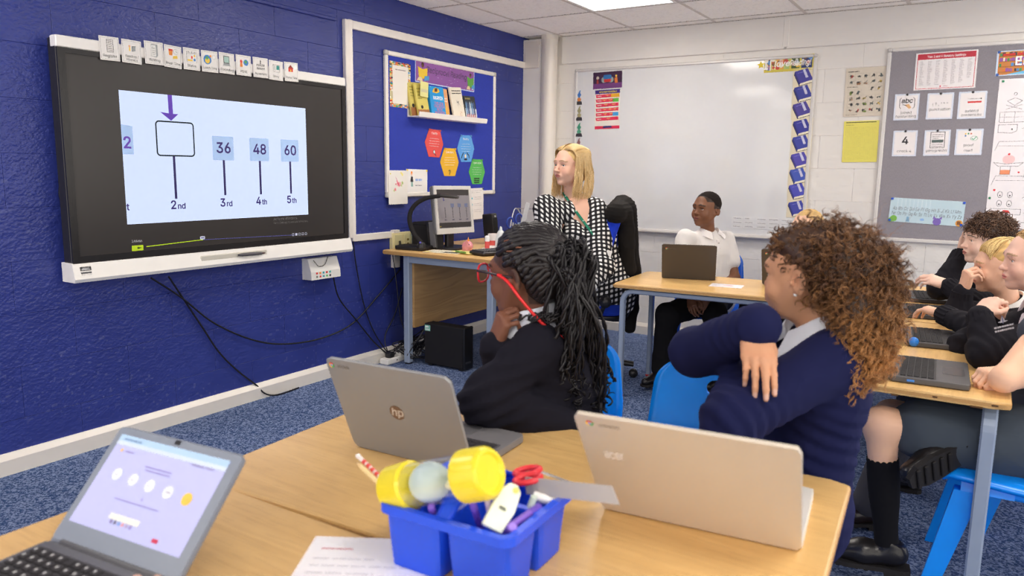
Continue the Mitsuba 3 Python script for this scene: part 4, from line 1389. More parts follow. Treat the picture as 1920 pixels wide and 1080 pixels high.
def sqtube(pts, wd, ht, up):
    """rectangular tube along a smooth path; up = side direction of the width"""
    p = np.asarray(pts, float)
    t = np.gradient(p, axis=0)
    t /= np.linalg.norm(t, axis=1, keepdims=True)
    a = np.asarray(up, float)
    rings = []
    for q, d in zip(p, t):
        b = np.cross(d, a)
        b /= np.linalg.norm(b)
        c = .005
        rings.append([q + a * x + b * y for x, y in ((wd / 2 - c, -ht / 2), (wd / 2, -ht / 2 + c), (wd / 2, ht / 2 - c), (wd / 2 - c, ht / 2), (-wd / 2 + c, ht / 2), (-wd / 2, ht / 2 - c), (-wd / 2, -ht / 2 + c), (-wd / 2 + c, -ht / 2))])
    return loft(np.array(rings), True)


def table(label, M, Lx, Dy, mat, z=.64, foot=BLACK):
    k = thing('school_table', label, 'table')
    pg = rrect(Lx, Dy, .02, 8)
    part(k, 'tabletop', mv(slab(pg, .024, .006), z=z - .024), mat, M, smooth=25)
    part(k, 'edge_band', prism(pg.buffer(.0006).difference(pg.buffer(-.004)), .010, z - .017), 'beech_edge', M)
    zr, r = z - .024 - .016, .06
    for s in (-1, 1):
        y = s * (Dy / 2 - .045)
        x0 = Lx / 2 - .05
        path = [(-x0, y, .012)] + [(-x0, y, q) for q in (.2, .4)]
        for q in np.linspace(0, math.pi / 2, 7):
            path.append((-x0 + r - r * math.cos(q), y, zr - r + r * math.sin(q)))
        path += [(q, y, zr) for q in (-x0 / 2, 0, x0 / 2)]
        for q in np.linspace(math.pi / 2, 0, 7):
            path.append((x0 - r + r * math.cos(q), y, zr - r + r * math.sin(q)))
        path += [(x0, y, .4), (x0, y, .2), (x0, y, .012)]
        part(k, 'leg_frame', sqtube(path, .038, .026, (0, 1, 0)), 'vc_paint', M, color=STEEL)
        for sx in (-1, 1):
            part(k, 'foot', cbox(.030, .042, .014, .004, sx * x0, y, .007), 'vc_plastic', M, color=foot)
    for s in (-1, 1):
        part(k, 'cross_rail', cbox(.026, Dy - .12, .026, .004, s * (Lx / 2 - .14), 0, z - .024 - .014), 'vc_paint', M, color=STEEL)
    return k


table('beech school table in the foreground holding the two closed-back laptops and the blue caddy', L(2.522, -4.166, 0, 3.4), 1.13, .64, 'beech')
table('beech school table at the bottom edge, under the laptop with the lit screen', L(2.50, -4.815, 0, .6), 1.13, .62, 'beech')
table('beech school table before the whiteboard where the boy in the white polo sits', L(2.095, -1.335, 0, 4), 1.12, .60, 'beech', foot=C(190, 40, 40))
rt = table('beech school table at the right with a worn front edge, under the nearest dark laptop', L(3.045, -2.445, 0, 90), 1.13, .60, 'beech_long')
for y, w in ((-.22, .030), (-.262, .016), (-.12, .012), (-.02, .018), (.05, .010), (.13, .016), (.22, .012)):
    part(rt, 'worn_patch', cbox(.0016, w, .005, .0006, -.5655, y, .622 + .006 * math.sin(90 * y)), 'vc_matte', L(3.045, -2.445, 0, 90), color=C(84, 58, 34))
table('beech school table at the right end of the back wall, behind the other right-hand table', L(3.02, -1.295, 0, 90.5), 1.13, .60, 'beech_long')


# ------------------------------------------------------------------ plastic chairs
def chair(label, M, col=C(24, 128, 226), top=.74, group='blue plastic school chairs'):
    k = thing('school_chair', label, 'chair', group)
    prof = spline([(.205, .372), (.195, .392), (.16, .402), (.02, .392), (-.10, .390), (-.165, .412), (-.195, .47), (-.212, .56), (-.235, top - .05), (-.245, top)], 56)
    d = np.r_[0, np.cumsum(np.linalg.norm(np.diff(prof, axis=0), axis=1))]
    S = d[-1]
    t = np.gradient(prof, axis=0)
    t /= np.linalg.norm(t, axis=1, keepdims=True)
    nrm = np.c_[-t[:, 1], t[:, 0]] * -1      # towards the sitter's side
    u = np.linspace(-1, 1, 21)
    rings = []
    for i in range(len(prof)):
        x = d[i] / S
        w = np.interp(x, [0, .08, .35, .5, .75, 1], [.195, .21, .215, .205, .215, .198])
        e = S - d[i]
        if e < .07:
            w -= .07 - math.sqrt(max(.07 ** 2 - (.07 - e) ** 2, 0))
        if d[i] < .04:
            w -= .04 - math.sqrt(max(.04 ** 2 - (.04 - d[i]) ** 2, 0))
        dish = .030 * np.clip((x - .4) * 3, 0, 1)
        th = .007
        rim = np.clip((np.abs(u) - .86) / .14, 0, 1)
        fwd = dish * u * u
        a = [(w * uu, prof[i, 0] + f - nrm[i, 0] * (th + .004 * q), prof[i, 1] - nrm[i, 1] * (th + .004 * q) + (-.012 * uu * uu if x < .4 else 0)) for uu, f, q in zip(u, fwd, rim)]
        b = [(w * uu, prof[i, 0] + f + nrm[i, 0] * th * (1 - .4 * q), prof[i, 1] + nrm[i, 1] * th * (1 - .4 * q) + (-.012 * uu * uu if x < .4 else 0)) for uu, f, q in zip(u, fwd, rim)]
        rings.append(a + b[::-1])
    v, f = loft(np.array(rings), True)
    shell = m3.Manifold(m3.Mesh(np.asarray(v, np.float32), np.asarray(f, np.uint32)))
    if shell.volume() < 0:
        shell = m3.Manifold(m3.Mesh(np.asarray(v, np.float32), np.asarray(f[:, ::-1].copy(), np.uint32)))
    hole = hull(np.array([(sx * .045 + .022 * math.cos(a), y, top - .075 + .022 * math.sin(a)) for sx in (-1, 1) for y in (-.40, -.10) for a in np.linspace(0, 2 * np.pi, 12, endpoint=False)]))
    hm = m3.Manifold(m3.Mesh(np.asarray(hole[0], np.float32), np.asarray(hole[1], np.uint32)))
    try:
        s2 = shell - hm
        if s2.num_tri() > 0:
            shell = s2
    except Exception:
        pass
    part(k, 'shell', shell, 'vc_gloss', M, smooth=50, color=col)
    for sx in (-1, 1):
        for y0, y1, yb in ((.02, .15, .215), (-.15, -.03, -.235)):
            p = [(sx * (.165 + a), y, .388 + .0) for a in (-.018, .022) for y in (y0, y1)] + [(sx * (.170 + a), y, .345) for a in (-.02, .024) for y in (y0, y1)]
            q0 = min(y0, y1) if yb < 0 else max(y0, y1)
            p2 = [(sx * (.205 + a), yb + b, .0) for a in (-.014, .014) for b in (-.022, .022)]
            p1 = [(sx * (.172 + a), q0 + b - .035 * np.sign(yb) * .5, .345) for a in (-.02, .022) for b in (-.034, .034)]
            part(k, 'leg', J(hull(p), hull(np.array(p1 + p2))), 'vc_gloss', M, color=col)
        part(k, 'side_rail', cbox(.04, .26, .05, .008, sx * .167, 0, .366), 'vc_gloss', M, color=col)
    return k


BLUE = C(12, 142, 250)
chair('bright blue plastic chair under the girl with braids', L(2.272, -3.622, 0, 180 + 27), BLUE)
chair('bright blue plastic chair with a hand hole, under the girl with curly hair', L(2.764, -3.618, 0, 180 + 14), BLUE)
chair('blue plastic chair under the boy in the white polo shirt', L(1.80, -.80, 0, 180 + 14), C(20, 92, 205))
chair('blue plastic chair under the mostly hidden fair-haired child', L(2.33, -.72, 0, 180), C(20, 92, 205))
chair('bright blue plastic chair at the lower right under the child in the grey skirt', L(3.40, -2.74, 0, 90), BLUE)
chair('blue plastic chair under the girl with the pink collar', L(3.52, -2.17, 0, 92), BLUE)
chair('blue plastic chair under the blond boy at the right', L(3.50, -1.68, 0, 92), BLUE)
chair('blue plastic chair under the curly-haired boy in the right row', L(3.52, -1.12, 0, 95), BLUE)

# ------------------------------------------------------------------ teacher's desk
k = thing('desk', 'wooden teacher\'s desk with a grey metal frame against the blue wall', 'desk')
dx0, dx1, dy0, dy1, dz = .03, .90, -1.80, -.42, .728
part(k, 'desktop', b2((dx0, dy0, dz - .028), (dx1, dy1, dz), .004), 'beech_long')
part(k, 'edge_band', J(b2((dx0, dy0 - .001, dz - .024), (dx1, dy0 + .004, dz - .004), .0015), b2((dx1 - .004, dy0, dz - .024), (dx1 + .001, dy1, dz - .004), .0015)), 'beech_edge')
for x in (.185, .82):
    for y in (dy0 + .06, dy1 - .06):
        part(k, 'leg', b2((x - .022, y - .022, .008), (x + .022, y + .022, dz - .028), .005), 'vc_paint', color=STEEL)
        part(k, 'foot', b2((x - .018, y - .018, 0), (x + .018, y + .018, .012), .003), 'vc_plastic', color=BLACK)
for y in (dy0 + .06, dy1 - .06):
    part(k, 'rail', b2((.205, y - .016, dz - .075), (.80, y + .016, dz - .030), .003), 'vc_paint', color=STEEL)
part(k, 'rail', b2((.80, dy0 + .08, dz - .075), (.84, dy1 - .08, dz - .030), .003), 'vc_paint', color=STEEL)
part(k, 'modesty_panel', b2((.205, dy0 + .075, .235), (.222, dy1 - .07, dz - .06), .002), 'oak_panel')

# computer tower beneath
k = thing('computer_tower', 'black desktop computer tower standing on the carpet under the desk', 'computer')
part(k, 'case', b2((.285, -1.705, .012), (.585, -1.615, .272), .006), 'vc_matte', color=C(26, 25, 29))
part(k, 'front_panel', b2((.585, -1.708, .008), (.602, -1.612, .276), .005), 'vc_gloss', color=C(20, 20, 23))
part(k, 'drive_slot', b2((.600, -1.695, .045), (.6035, -1.64, .058), .001), 'vc_gloss', color=C(48, 48, 52))
for x in (.31, .55):
    part(k, 'foot', b2((x, -1.70, 0), (x + .03, -1.62, .014), .003), 'vc_plastic', color=BLACK)
s = Sheet(FR((.292, -1.7062, .225), (1, 0, 0), (0, 0, 1)), .045, .038)
s.rect(0, 0, 1, 1, C(120, 180, 160))
s.rect(.1, .55, .7, .85, C(225, 235, 228), 2)
s.rect(.1, .1, .9, .4, C(200, 220, 210), 2)
s.add(k, 'sticker')
for q in range(3):
    part(k, 'plug', cbox(.02, .018, .012, .003, .277, -1.66, .245 - q * .06), 'vc_plastic', color=(C(180, 180, 185), BLACK, C(60, 60, 120))[q])
k = thing('power_strip', 'white extension socket strip on the carpet beside the desk leg', 'extension lead')
part(k, 'body', b2((.045, -1.86, .0), (.115, -1.52, .038), .006), 'vc_plastic', L(), color=C(232, 230, 224))
for q in range(3):
    part(k, 'plug', cbox(.045, .05, .035, .006, .08, -1.80 + q * .10, .054), 'vc_plastic', color=(BLACK, C(230, 228, 222), BLACK)[q])
r = np.random.RandomState(12)
k = thing('cable_tangle', 'tangle of black cables behind the desk leg beside the computer tower', 'cables')
for q in range(11):
    p = [(.08 + .02 * r.randn(), -1.72 + .06 * r.randn(), .075)]
    for i in range(5):
        p.append((r.uniform(.05, .27), r.uniform(-1.78, -1.50), abs(r.uniform(.01, .16))))
    p.append((.275, -1.66 + .02 * r.randn(), .24 - .06 * (q % 3)))
    part(k, 'cable', tube(spline(p, 46), .0035, 6), 'vc_plastic', smooth=True, color=C(24, 23, 27))
one('cable', 'black cable dropping from the desk edge in front of the modesty panel', 'cable', tube(spline([(.06, -1.74, .70), (.10, -1.75, .5), (.12, -1.74, .3), (.16, -1.70, .15), (.25, -1.66, .18)], 30), .0032, 6), 'vc_plastic', smooth=True, color=C(24, 23, 27))

# ------------------------------------------------------------------ things on the teacher's desk
dk = .728
# document camera
k = thing('document_camera', 'black document camera with a curved arm on the desk\'s left corner', 'document camera')
pg = affinity.rotate(rrect(.215, .150, .03, 8), 8)
part(k, 'base', mv(slab(pg, .026, .006), .165, -1.655, dk), 'vc_plastic', smooth=30, color=C(26, 25, 28))
part(k, 'base_pad', mv(prism(pg.buffer(-.018), .003), .165, -1.655, dk + .025), 'vc_matte', color=C(40, 38, 40))
ax = (.262, -1.700)
part(k, 'hinge', mv(lathe([(0, 0), (.026, 0), (.030, .012), (.026, .034), (.018, .046), (0, .046)], 20), ax[0], ax[1], dk + .010), 'vc_plastic', smooth=40, color=C(28, 27, 30))
arm = spline([(ax[0], ax[1], dk + .05), (ax[0] - .045, ax[1] - .02, dk + .11), (ax[0] - .07, ax[1] - .03, dk + .20), (ax[0] - .045, ax[1] - .02, dk + .275), (ax[0] + .02, ax[1] + .01, dk + .325), (ax[0] + .11, ax[1] + .05, dk + .345)], 32)
part(k, 'arm', tube(arm, np.linspace(.016, .0125, 32), 12), 'vc_matte', smooth=True, color=C(34, 32, 33))
part(k, 'camera_head', tube(np.array([arm[-1], arm[-1] + (.012, .006, .002), arm[-1] + (.07, .032, -.002), arm[-1] + (.105, .048, -.008)]), [.013, .020, .020, .013], 14, flat_=.65), 'vc_plastic', smooth=40, color=C(58, 55, 52))
part(k, 'lamp_button', cbox(.012, .012, .012, .003, ax[0] + .012, ax[1] - .026, dk + .055), 'vc_plastic', color=C(90, 90, 190))
# monitor: faces the teacher
k = thing('monitor', 'silver-framed flat monitor on the desk showing the number sequence slide in grey', 'monitor')
m_tl, m_tr, m_bl = (0.290, -1.638, 1.130), (0.290, -1.252, 1.126), (0.330, -1.642, 0.826)
my0, my1 = m_tl[1], m_tl[1] + .365
mz1, mz0 = m_tl[2] + .005, m_tl[2] - .30
F = FR((.335, my0, mz0), (.06, 1, -.015), (-.13, .0, 1))
W_, H_ = .365, .305
part(k, 'casing', cbox(W_, H_, .035, .010, W_ / 2, H_ / 2, -.018), 'vc_plastic', F, color=C(96, 96, 98))
part(k, 'frame', prism(sbox(0, 0, W_, H_).difference(sbox(.022, .036, W_ - .022, H_ - .024)), .010), 'vc_paint', F, color=C(206, 203, 198))
d = part(k, 'panel', b2((.02, .034, -.001), (W_ - .02, H_ - .022, .003), .0005), 'vc_gloss', F, color=C(120, 117, 118))
s = Sheet(F.copy(), W_, H_)
s.F[:3, 3] += s.F[:3, 2] * .003
s.rect(.06, .80, .94, .915, C(58, 54, 54))
s.rect(.06, .13, .94, .235, C(52, 49, 50))
s.rect(.06, .235, .94, .80, C(136, 132, 138), 0)
s.line([(.24, .79), (.24, .70)], .006, C(70, 62, 130), 2)
s.pts([(.215, .71), (.265, .71), (.24, .675)], C(70, 62, 130), 2)
for x in (.26, .46, .65, .84):
    s.rect(x - .006, .33, x + .006, .55, C(62, 60, 66), 2)
    s.rect(x - .03, .28, x + .03, .30, C(80, 78, 96), 2)
    if x > .3:
        s.rect(x - .045, .55, x + .045, .63, C(104, 112, 142), 2)
s.rect(.09, .15, .12, .165, C(190, 170, 60), 3)
s.add(k, 'slide')
part(k, 'stand_neck', b2((.285, my0 + .14, dk + .01), (.315, my0 + .21, mz0 + .05), .006), 'vc_plastic', color=C(34, 33, 36))
part(k, 'stand_base', mv(slab(rrect(.20, .24, .05, 6), .014, .004), .315, my0 + .18, dk), 'vc_plastic', smooth=30, color=C(34, 33, 36))
# speakers and black box
for q, (x, y, hh, lab) in enumerate(((.258, -1.548, .185, 'black and grey desktop speaker left of the monitor'), (.355, -1.045, .21, 'black desktop speaker right of the monitor'))):
    k = thing('speaker', lab, 'speaker', 'desktop speakers')
    F = L(x, y, dk, -8 + 10 * q, ry=-7)
    part(k, 'body', cbox(.085, .062, hh, .006, 0, 0, hh / 2), 'vc_plastic', F, color=C(34, 33, 34))
    part(k, 'grille', cbox(.006, .052, hh - .04, .002, .043, 0, hh / 2 - .01), 'vc_matte', F, color=C(22, 22, 23) if q else C(44, 43, 44))
    if q == 0:
        part(k, 'side_strip', cbox(.05, .004, hh - .02, .0015, .012, -.0325, hh / 2), 'vc_plastic', F, color=C(120, 120, 122))
    part(k, 'badge', cbox(.004, .016, .012, .001, .045, 0, hh - .022), 'vc_metal', F, color=C(180, 180, 180))
k = thing('subwoofer', 'plain black box standing behind the document camera arm', 'speaker')
part(k, 'case', b2((.055, -1.555, dk), (.215, -1.40, dk + .165), .012), 'vc_matte', color=C(30, 29, 31))
part(k, 'rear_panel', b2((.07, -1.558, dk + .02), (.20, -1.553, dk + .145), .001), 'vc_matte', color=C(36, 35, 37))
k = thing('tissue_box', 'small white and blue packet half hidden behind the black box', 'packet')
part(k, 'packet', b2((.04, -1.53, dk), (.052, -1.43, dk + .125), .003), 'vc_print', color=C(196, 214, 228))
part(k, 'band', b2((.039, -1.531, dk + .07), (.053, -1.429, dk + .10), .002), 'vc_print', color=C(120, 170, 210))
# unicorn-horned pink pig
k = thing('pig_figurine', 'small pink pig figurine with an orange horn on the desk', 'figurine')
pc = np.array([.505, -1.545, dk])
b = Blob(.012)
b.ell(pc + (0, 0, .034), (.036, .032, .034)).ell(pc + (.024, -.012, .036), (.016, .015, .013))
for sx in (-1, 1):
    b.cone(pc + (.004 - .01 * sx, .02 * sx - .004, .058), pc + (.004 - .016 * sx, .033 * sx - .004, .074), .009, .004)
    b.cone(pc + (.012, .016 * sx, .012), pc + (.014, .017 * sx, .004), .010, .009)
    b.cone(pc + (-.014, .016 * sx, .012), pc + (-.016, .017 * sx, .004), .010, .009)
part(k, 'body', b.mesh(.004), 'vc_gloss', smooth=True, color=C(222, 142, 150))
part(k, 'horn', tube(np.array([pc + (.006, -.002, .062), pc + (.010, -.004, .092)]), [.008, .0015], 10), 'vc_gloss', smooth=30, color=C(236, 150, 50))
for sx in (-1, 1):
    part(k, 'eye', mv(trimesh.creation.icosphere(1, .0035), *(pc + (.030, .012 * sx - .012, .048))), 'vc_gloss', smooth=True, color=C(30, 26, 26))
# papers, pens, keyboard
for q, (x, y, a, w_, h_, col, lab) in enumerate(((.42, -1.66, 12, .24, .15, C(236, 230, 205), 'open yellowish-white booklet lying at the front of the desk'), (.56, -1.60, -22, .20, .15, C(232, 222, 130), 'pale yellow sheet under the papers beside the keyboard'), (.62, -1.38, 18, .21, .29, C(240, 238, 234), 'white sheets of paper lying beside the keyboard'))):
    F = L(x, y, dk + .001 + .003 * q, a)
    kk = thing('desk_paper', lab, 'paper')
    part(kk, 'sheet', cbox(w_, h_, .003, .0006, 0, 0, .0015), 'vc_print', F, color=col)
    s = Sheet(F @ L(-w_ / 2, -h_ / 2, .0022), w_, h_)
    s.scrib(.08, .1, .92, .9, 6, C(170, 165, 160), .2, q)
    if q == 0:
        s.rect(.55, .05, .95, .3, C(40, 44, 46), 3)
        s.pts([(.0, .0), (.3, 0), (.1, .2)], C(236, 210, 60), 3)
    s.add(kk)
for p0, p1, col, lab in (((.50, -1.66, dk + .012), (.60, -1.70, dk + .012), C(120, 170, 70), 'green pen lying before the keyboard on the teacher\'s desk'), ((.63, -1.66, dk + .014), (.70, -1.60, dk + .014), C(206, 60, 60), 'red pen lying by the keyboard on the teacher\'s desk')):
    kk = thing('pen', lab, 'pen', 'pens on the desk')
    p = np.linspace(p0, p1, 6)
    part(kk, 'barrel', tube(p[:5], .005, 8), 'vc_plastic', smooth=True, color=col)
    part(kk, 'cap', tube(p[3:], .006, 8), 'vc_plastic', smooth=40, color=col * .7)
k = thing('keyboard', 'black computer keyboard on the teacher\'s desk', 'keyboard')
F = L(.745, -1.50, dk + .006, 72)
part(k, 'case', cbox(.42, .145, .020, .006, 0, 0, .010), 'vc_plastic', F, color=C(34, 33, 36))
m = J(*[cbox(.017, .017, .007, .002, -.19 + i * .0205, -.05 + j * .0205, .0225) for i in range(19) for j in range(6)])
kk = part(k, 'keys', m, 'vc_plastic', F, color=C(44, 43, 46), kind='stuff')
# pen pot
k = thing('pen_pot', 'black pot with a purple band holding pens and a ruler on the desk', 'pot')
pp = (.700, -1.270, dk)
part(k, 'pot', mv(lathe([(0, .0), (.036, 0), (.037, .045), (.037, .105), (.034, .105), (.033, .008), (0, .008)], 24), *pp), 'vc_plastic', smooth=40, color=C(44, 42, 44))
part(k, 'band', mv(lathe([(.0365, .0), (.0378, 0), (.0378, .040), (.0365, .040)], 24), *pp), 'vc_plastic', smooth=40, color=C(92, 62, 130))
part(k, 'motif', mv(trimesh.creation.icosphere(2, .016), pp[0] + .008, pp[1] - .026, pp[2] + .075), 'vc_plastic', smooth=True, color=C(110, 140, 50))
kk = one('ruler', 'grey-white plastic ruler standing in the desk pen pot', 'ruler', cbox(.030, .003, .30, .001, 0, 0, .15), 'vc_plastic', L(pp[0] - .01, pp[1] + .005, pp[2] + .012, 20, ry=14), color=C(196, 198, 200))
kk = thing('pen', 'blue pen standing in the desk pen pot', 'pen', 'pens on the desk')
part(kk, 'barrel', tube(np.array([(pp[0] + .01, pp[1] - .01, pp[2] + .012), (pp[0] + .024, pp[1] - .004, pp[2] + .145)]), .0055, 8), 'vc_plastic', smooth=40, color=C(60, 110, 210))
part(kk, 'cap', tube(np.array([(pp[0] + .0245, pp[1] - .004, pp[2] + .143), (pp[0] + .027, pp[1] - .003, pp[2] + .16)]), .006, 8), 'vc_plastic', smooth=40, color=C(40, 80, 190))
kk = thing('pen', 'white marker pen standing at the left of the desk pen pot', 'pen', 'pens on the desk')
part(kk, 'barrel', tube(np.array([(pp[0] - .012, pp[1] - .012, pp[2] + .012), (pp[0] - .022, pp[1] - .018, pp[2] + .16)]), .007, 8), 'vc_plastic', smooth=40, color=C(214, 214, 218))
part(kk, 'cap', tube(np.array([(pp[0] - .0218, pp[1] - .018, pp[2] + .158), (pp[0] - .024, pp[1] - .019, pp[2] + .178)]), .0065, 8), 'vc_plastic', smooth=40, color=C(150, 150, 158))
# blue scissors in a blue pot behind, red dish, white mug, glue bottle
k = thing('scissors', 'blue-handled scissors standing upside down in the dark blue pot', 'scissors')
bp = (.52, -1.02, dk)
for sx in (-1, 1):
    a = np.linspace(0, 2 * np.pi, 22)
    c = np.array([bp[0] + .016 * sx, bp[1] + .030 * sx, dk + .165 + .012 * sx])
    part(k, 'handle', tube(np.array([c + (.010 * math.cos(t), .026 * math.cos(t), .036 * math.sin(t)) for t in a]), .006, 8, caps=False), 'vc_gloss', smooth=True, color=C(34, 66, 160))
    part(k, 'blade', tube(np.array([c + (0, 0, -.035), (bp[0], bp[1], dk + .03)]), .006, 6, flat_=.3), 'vc_metal', smooth=40, color=C(200, 200, 205))
one('pot', 'dark blue pot standing behind the pen pot on the desk', 'pot', mv(lathe([(0, 0), (.042, 0), (.046, .105), (.042, .105), (.039, .008), (0, .008)], 24), *bp), 'vc_plastic', smooth=40, color=C(38, 46, 110))
one('red_dish', 'red plastic dish behind the white bottle on the desk', 'dish', mv(lathe([(0, .0), (.045, 0), (.075, .045), (.080, .072), (.075, .072), (.066, .04), (.04, .008), (0, .008)], 28), .605, -1.13, dk + .02), 'vc_gloss', smooth=40, color=C(196, 36, 40))
one('tray', 'dark tray beneath the red dish on the desk', 'tray', b2((.53, -1.2, dk), (.68, -1.06, dk + .02), .003), 'vc_matte', color=C(52, 50, 56))
k = thing('mug', 'white mug with a round handle beside the speaker on the desk', 'mug')
mp = (.50, -1.24, dk)
part(k, 'cup', mv(lathe([(0, 0), (.036, 0), (.040, .01), (.040, .092), (.036, .092), (.035, .008), (0, .008)], 26), *mp), 'vc_gloss', smooth=40, color=C(236, 234, 232))
a = np.linspace(-1.5, 1.5, 14)
part(k, 'handle', tube(np.array([(mp[0] + .036 + .030 * math.cos(t), mp[1] - .012, mp[2] + .05 + .030 * math.sin(t)) for t in a]), .0055, 8), 'vc_gloss', smooth=True, color=C(236, 234, 232))
part(k, 'print', mv(lathe([(.0402, .018), (.0408, .018), (.0408, .05), (.0402, .05)], 26), *mp), 'vc_gloss', smooth=40, color=C(220, 90, 84))
k = thing('glue_bottle', 'white tapering glue bottle standing before the pen pot on the desk', 'bottle')
gp = (.615, -1.335, dk)
part(k, 'bottle', mv(lathe([(0, 0), (.034, 0), (.036, .02), (.034, .07), (.022, .115), (.014, .125), (0, .126)], 22), *gp), 'vc_gloss', smooth=50, color=C(222, 228, 228))
part(k, 'nozzle', mv(lathe([(0, .124), (.011, .124), (.006, .150), (0, .152)], 14), *gp), 'vc_gloss', smooth=50, color=C(214, 222, 224))
k = thing('glue_stick', 'short white and red glue stick standing left of the glue bottle', 'glue stick')
part(k, 'tube', mv(lathe([(0, 0), (.015, 0), (.015, .055), (0, .055)], 16), .545, -1.385, dk), 'vc_gloss', smooth=40, color=C(214, 84, 84))
part(k, 'cap', mv(lathe([(0, .055), (.016, .055), (.016, .085), (.010, .092), (0, .092)], 16), .545, -1.385, dk), 'vc_gloss', smooth=40, color=C(238, 236, 236))
# wire letter tray with files
k = thing('letter_tray', 'silver wire letter tray with folders at the back of the desk', 'letter tray')
F = L(.55, -.70, dk, 4)
wire = lambda p, r=.004: tube(np.array(p), r, 8)
ms = []
for x in (-.20, .20):
    part(k, 'wire_end', tube(spline([(x, -.13, .0), (x, -.10, .12), (x, -.06, .21), (x, -.02, .235), (x, .04, .20), (x, .10, .10), (x, .13, 0)], 30), .0045, 8), 'vc_metal', F, smooth=True, color=C(205, 205, 208))
for z_, y_ in ((.235, -.02), (.12, -.10), (.10, .10), (.03, -.125)):
    part(k, 'wire', wire([(-.20, y_, z_), (.20, y_, z_)]), 'vc_metal', F, smooth=True, color=C(205, 205, 208))
for q, (z_, col, lab) in enumerate(((.045, C(40, 52, 90), 'dark blue folder at the bottom of the wire letter tray'), (.075, C(90, 96, 96), 'grey plastic folder second from the bottom in the wire letter tray'), (.10, C(180, 205, 200), 'pale plastic wallet on top of the folders in the wire letter tray'), (.125, C(206, 226, 230), 'clear sheet of paper sticking out at the top of the wire tray'))):
    one('folder', lab, 'folder', cbox(.34 + .01 * q, .24, .018, .003, .02 * (q % 2), .02, z_), 'vc_gloss', F @ L(rz=2 * q - 3), color=col, group='folders in the letter tray')
k = thing('storage_tray', 'dark wide storage tray lying under the wire letter tray', 'tray')
part(k, 'tray', b2((.36, -.86, dk), (.80, -.54, dk + .022), .004), 'vc_matte', color=C(46, 44, 48))
part(k, 'lip', b2((.36, -.865, dk + .005), (.80, -.858, dk + .03), .002), 'vc_matte', color=C(60, 58, 62))
one('brown_book', 'small brown and cream booklet leaning beside the desk pen pot', 'book', cbox(.012, .10, .13, .002, 0, 0, .065), 'vc_print', L(.79, -1.16, dk, 24, ry=-12), color=C(176, 120, 90))

# ------------------------------------------------------------------ laptops
def keymesh(w, d, n=13, rows=5):
    out = []
    for j in range(rows):
        for i in range(n):
            out.append((-w / 2 + w * (i + .5) / n, d * (j + .5) / rows, w / n * .84, d / rows * .80))
    return out


def laptop(label, M, W=.29, D=.20, open_deg=105, base=C(66, 65, 68), lid=C(70, 68, 68), keyc=C(34, 33, 35), lidh=None, th=.017, screen=None, keys_single=False, corner=.010, deckc=None, logo=None, group=None):
    """M: origin at the middle of the hinge line on the table top, -y towards the user, lid rising at +y = 0"""
    k = thing('laptop', label, 'laptop', group)
    lidh = D * .98 if lidh is None else lidh
    part(k, 'base', mv(slab(rrect(W, D, corner, 6), th, .003), 0, -D / 2, .002), 'vc_plastic', M, smooth=30, color=base)
    zt = th + .002
    part(k, 'deck', mv(prism(rrect(W * .93, D * .48, .006), .0008), 0, -D * .34, zt - .0003), 'vc_matte', M, color=(base * .8 if deckc is None else deckc))
    kk = keymesh(W * .90, D * .44)
    if keys_single:
        rr_ = np.random.RandomState(4)
        for x, y, a, b in kk:
            q = part(k, 'key', cbox(a, b, .004, .0014, x, -D * .56 + y, zt + .0022), 'vc_matte', M, color=keyc)
            if rr_.rand() < .9:
                part(q, 'legend', cbox(a * .22, b * .35, .0004, .0001, x - a * .1, -D * .56 + y, zt + .0044), 'vc_print', M, color=C(200, 198, 196))
    else:
        part(k, 'keys', J(*[cbox(a, b, .003, .001, x, -D * .56 + y, zt + .0018) for x, y, a, b in kk]), 'vc_matte', M, color=keyc, kind='stuff')
    part(k, 'touchpad', mv(prism(rrect(W * .34, D * .28, .006), .0012), 0, -D * .80, zt - .0004), 'vc_gloss', M, color=base * .86)
    part(k, 'hinge', tube(np.array([(-W * .40, .002, zt - .002), (W * .40, .002, zt - .002)]), .0065, 10), 'vc_plastic', M, smooth=40, color=base * .6)
    c_, s_ = math.cos(math.radians(open_deg)), math.sin(math.radians(open_deg))
    A = np.eye(4)
    A[:3, 0], A[:3, 1], A[:3, 2], A[:3, 3] = (-1, 0, 0), (0, -c_, s_), (0, s_, c_), (0, .004, zt - .004)
    A = M @ A
    # lid frame: x across, y from the hinge to the lid's free edge, z out of its back
    part(k, 'lid', mv(slab(rrect(W, lidh + .014, corner, 6), .008, .0025), 0, lidh / 2 - .007, -.003), 'vc_lid', A, smooth=30, color=lid)
    part(k, 'screen_bezel', mv(prism(rrect(W * .985, lidh * .97, corner * .8).difference(sbox(-W * .45, -lidh * .40, W * .45, lidh * .42) if screen is None else sbox(-W * .43, -lidh * .33, W * .445, lidh * .425)), .0018), 0, lidh * .5, -.0046), 'vc_plastic', A, color=(C(30, 29, 31) if screen is None else screen))
    part(k, 'screen_panel', (np.array([(-W * .455, lidh * .09, -.0032), (W * .455, lidh * .09, -.0032), (W * .455, lidh * .93, -.0032), (-W * .455, lidh * .93, -.0032)]), np.array([[0, 2, 1], [0, 3, 2]])), 'vc_gloss', A, color=C(120, 126, 150))
    return k, A, W, lidh


scene['vc_lid'] = pr(.42, .5, metallic=.25)
LOGO = [C(214, 70, 56), C(240, 196, 60), C(70, 165, 90)]


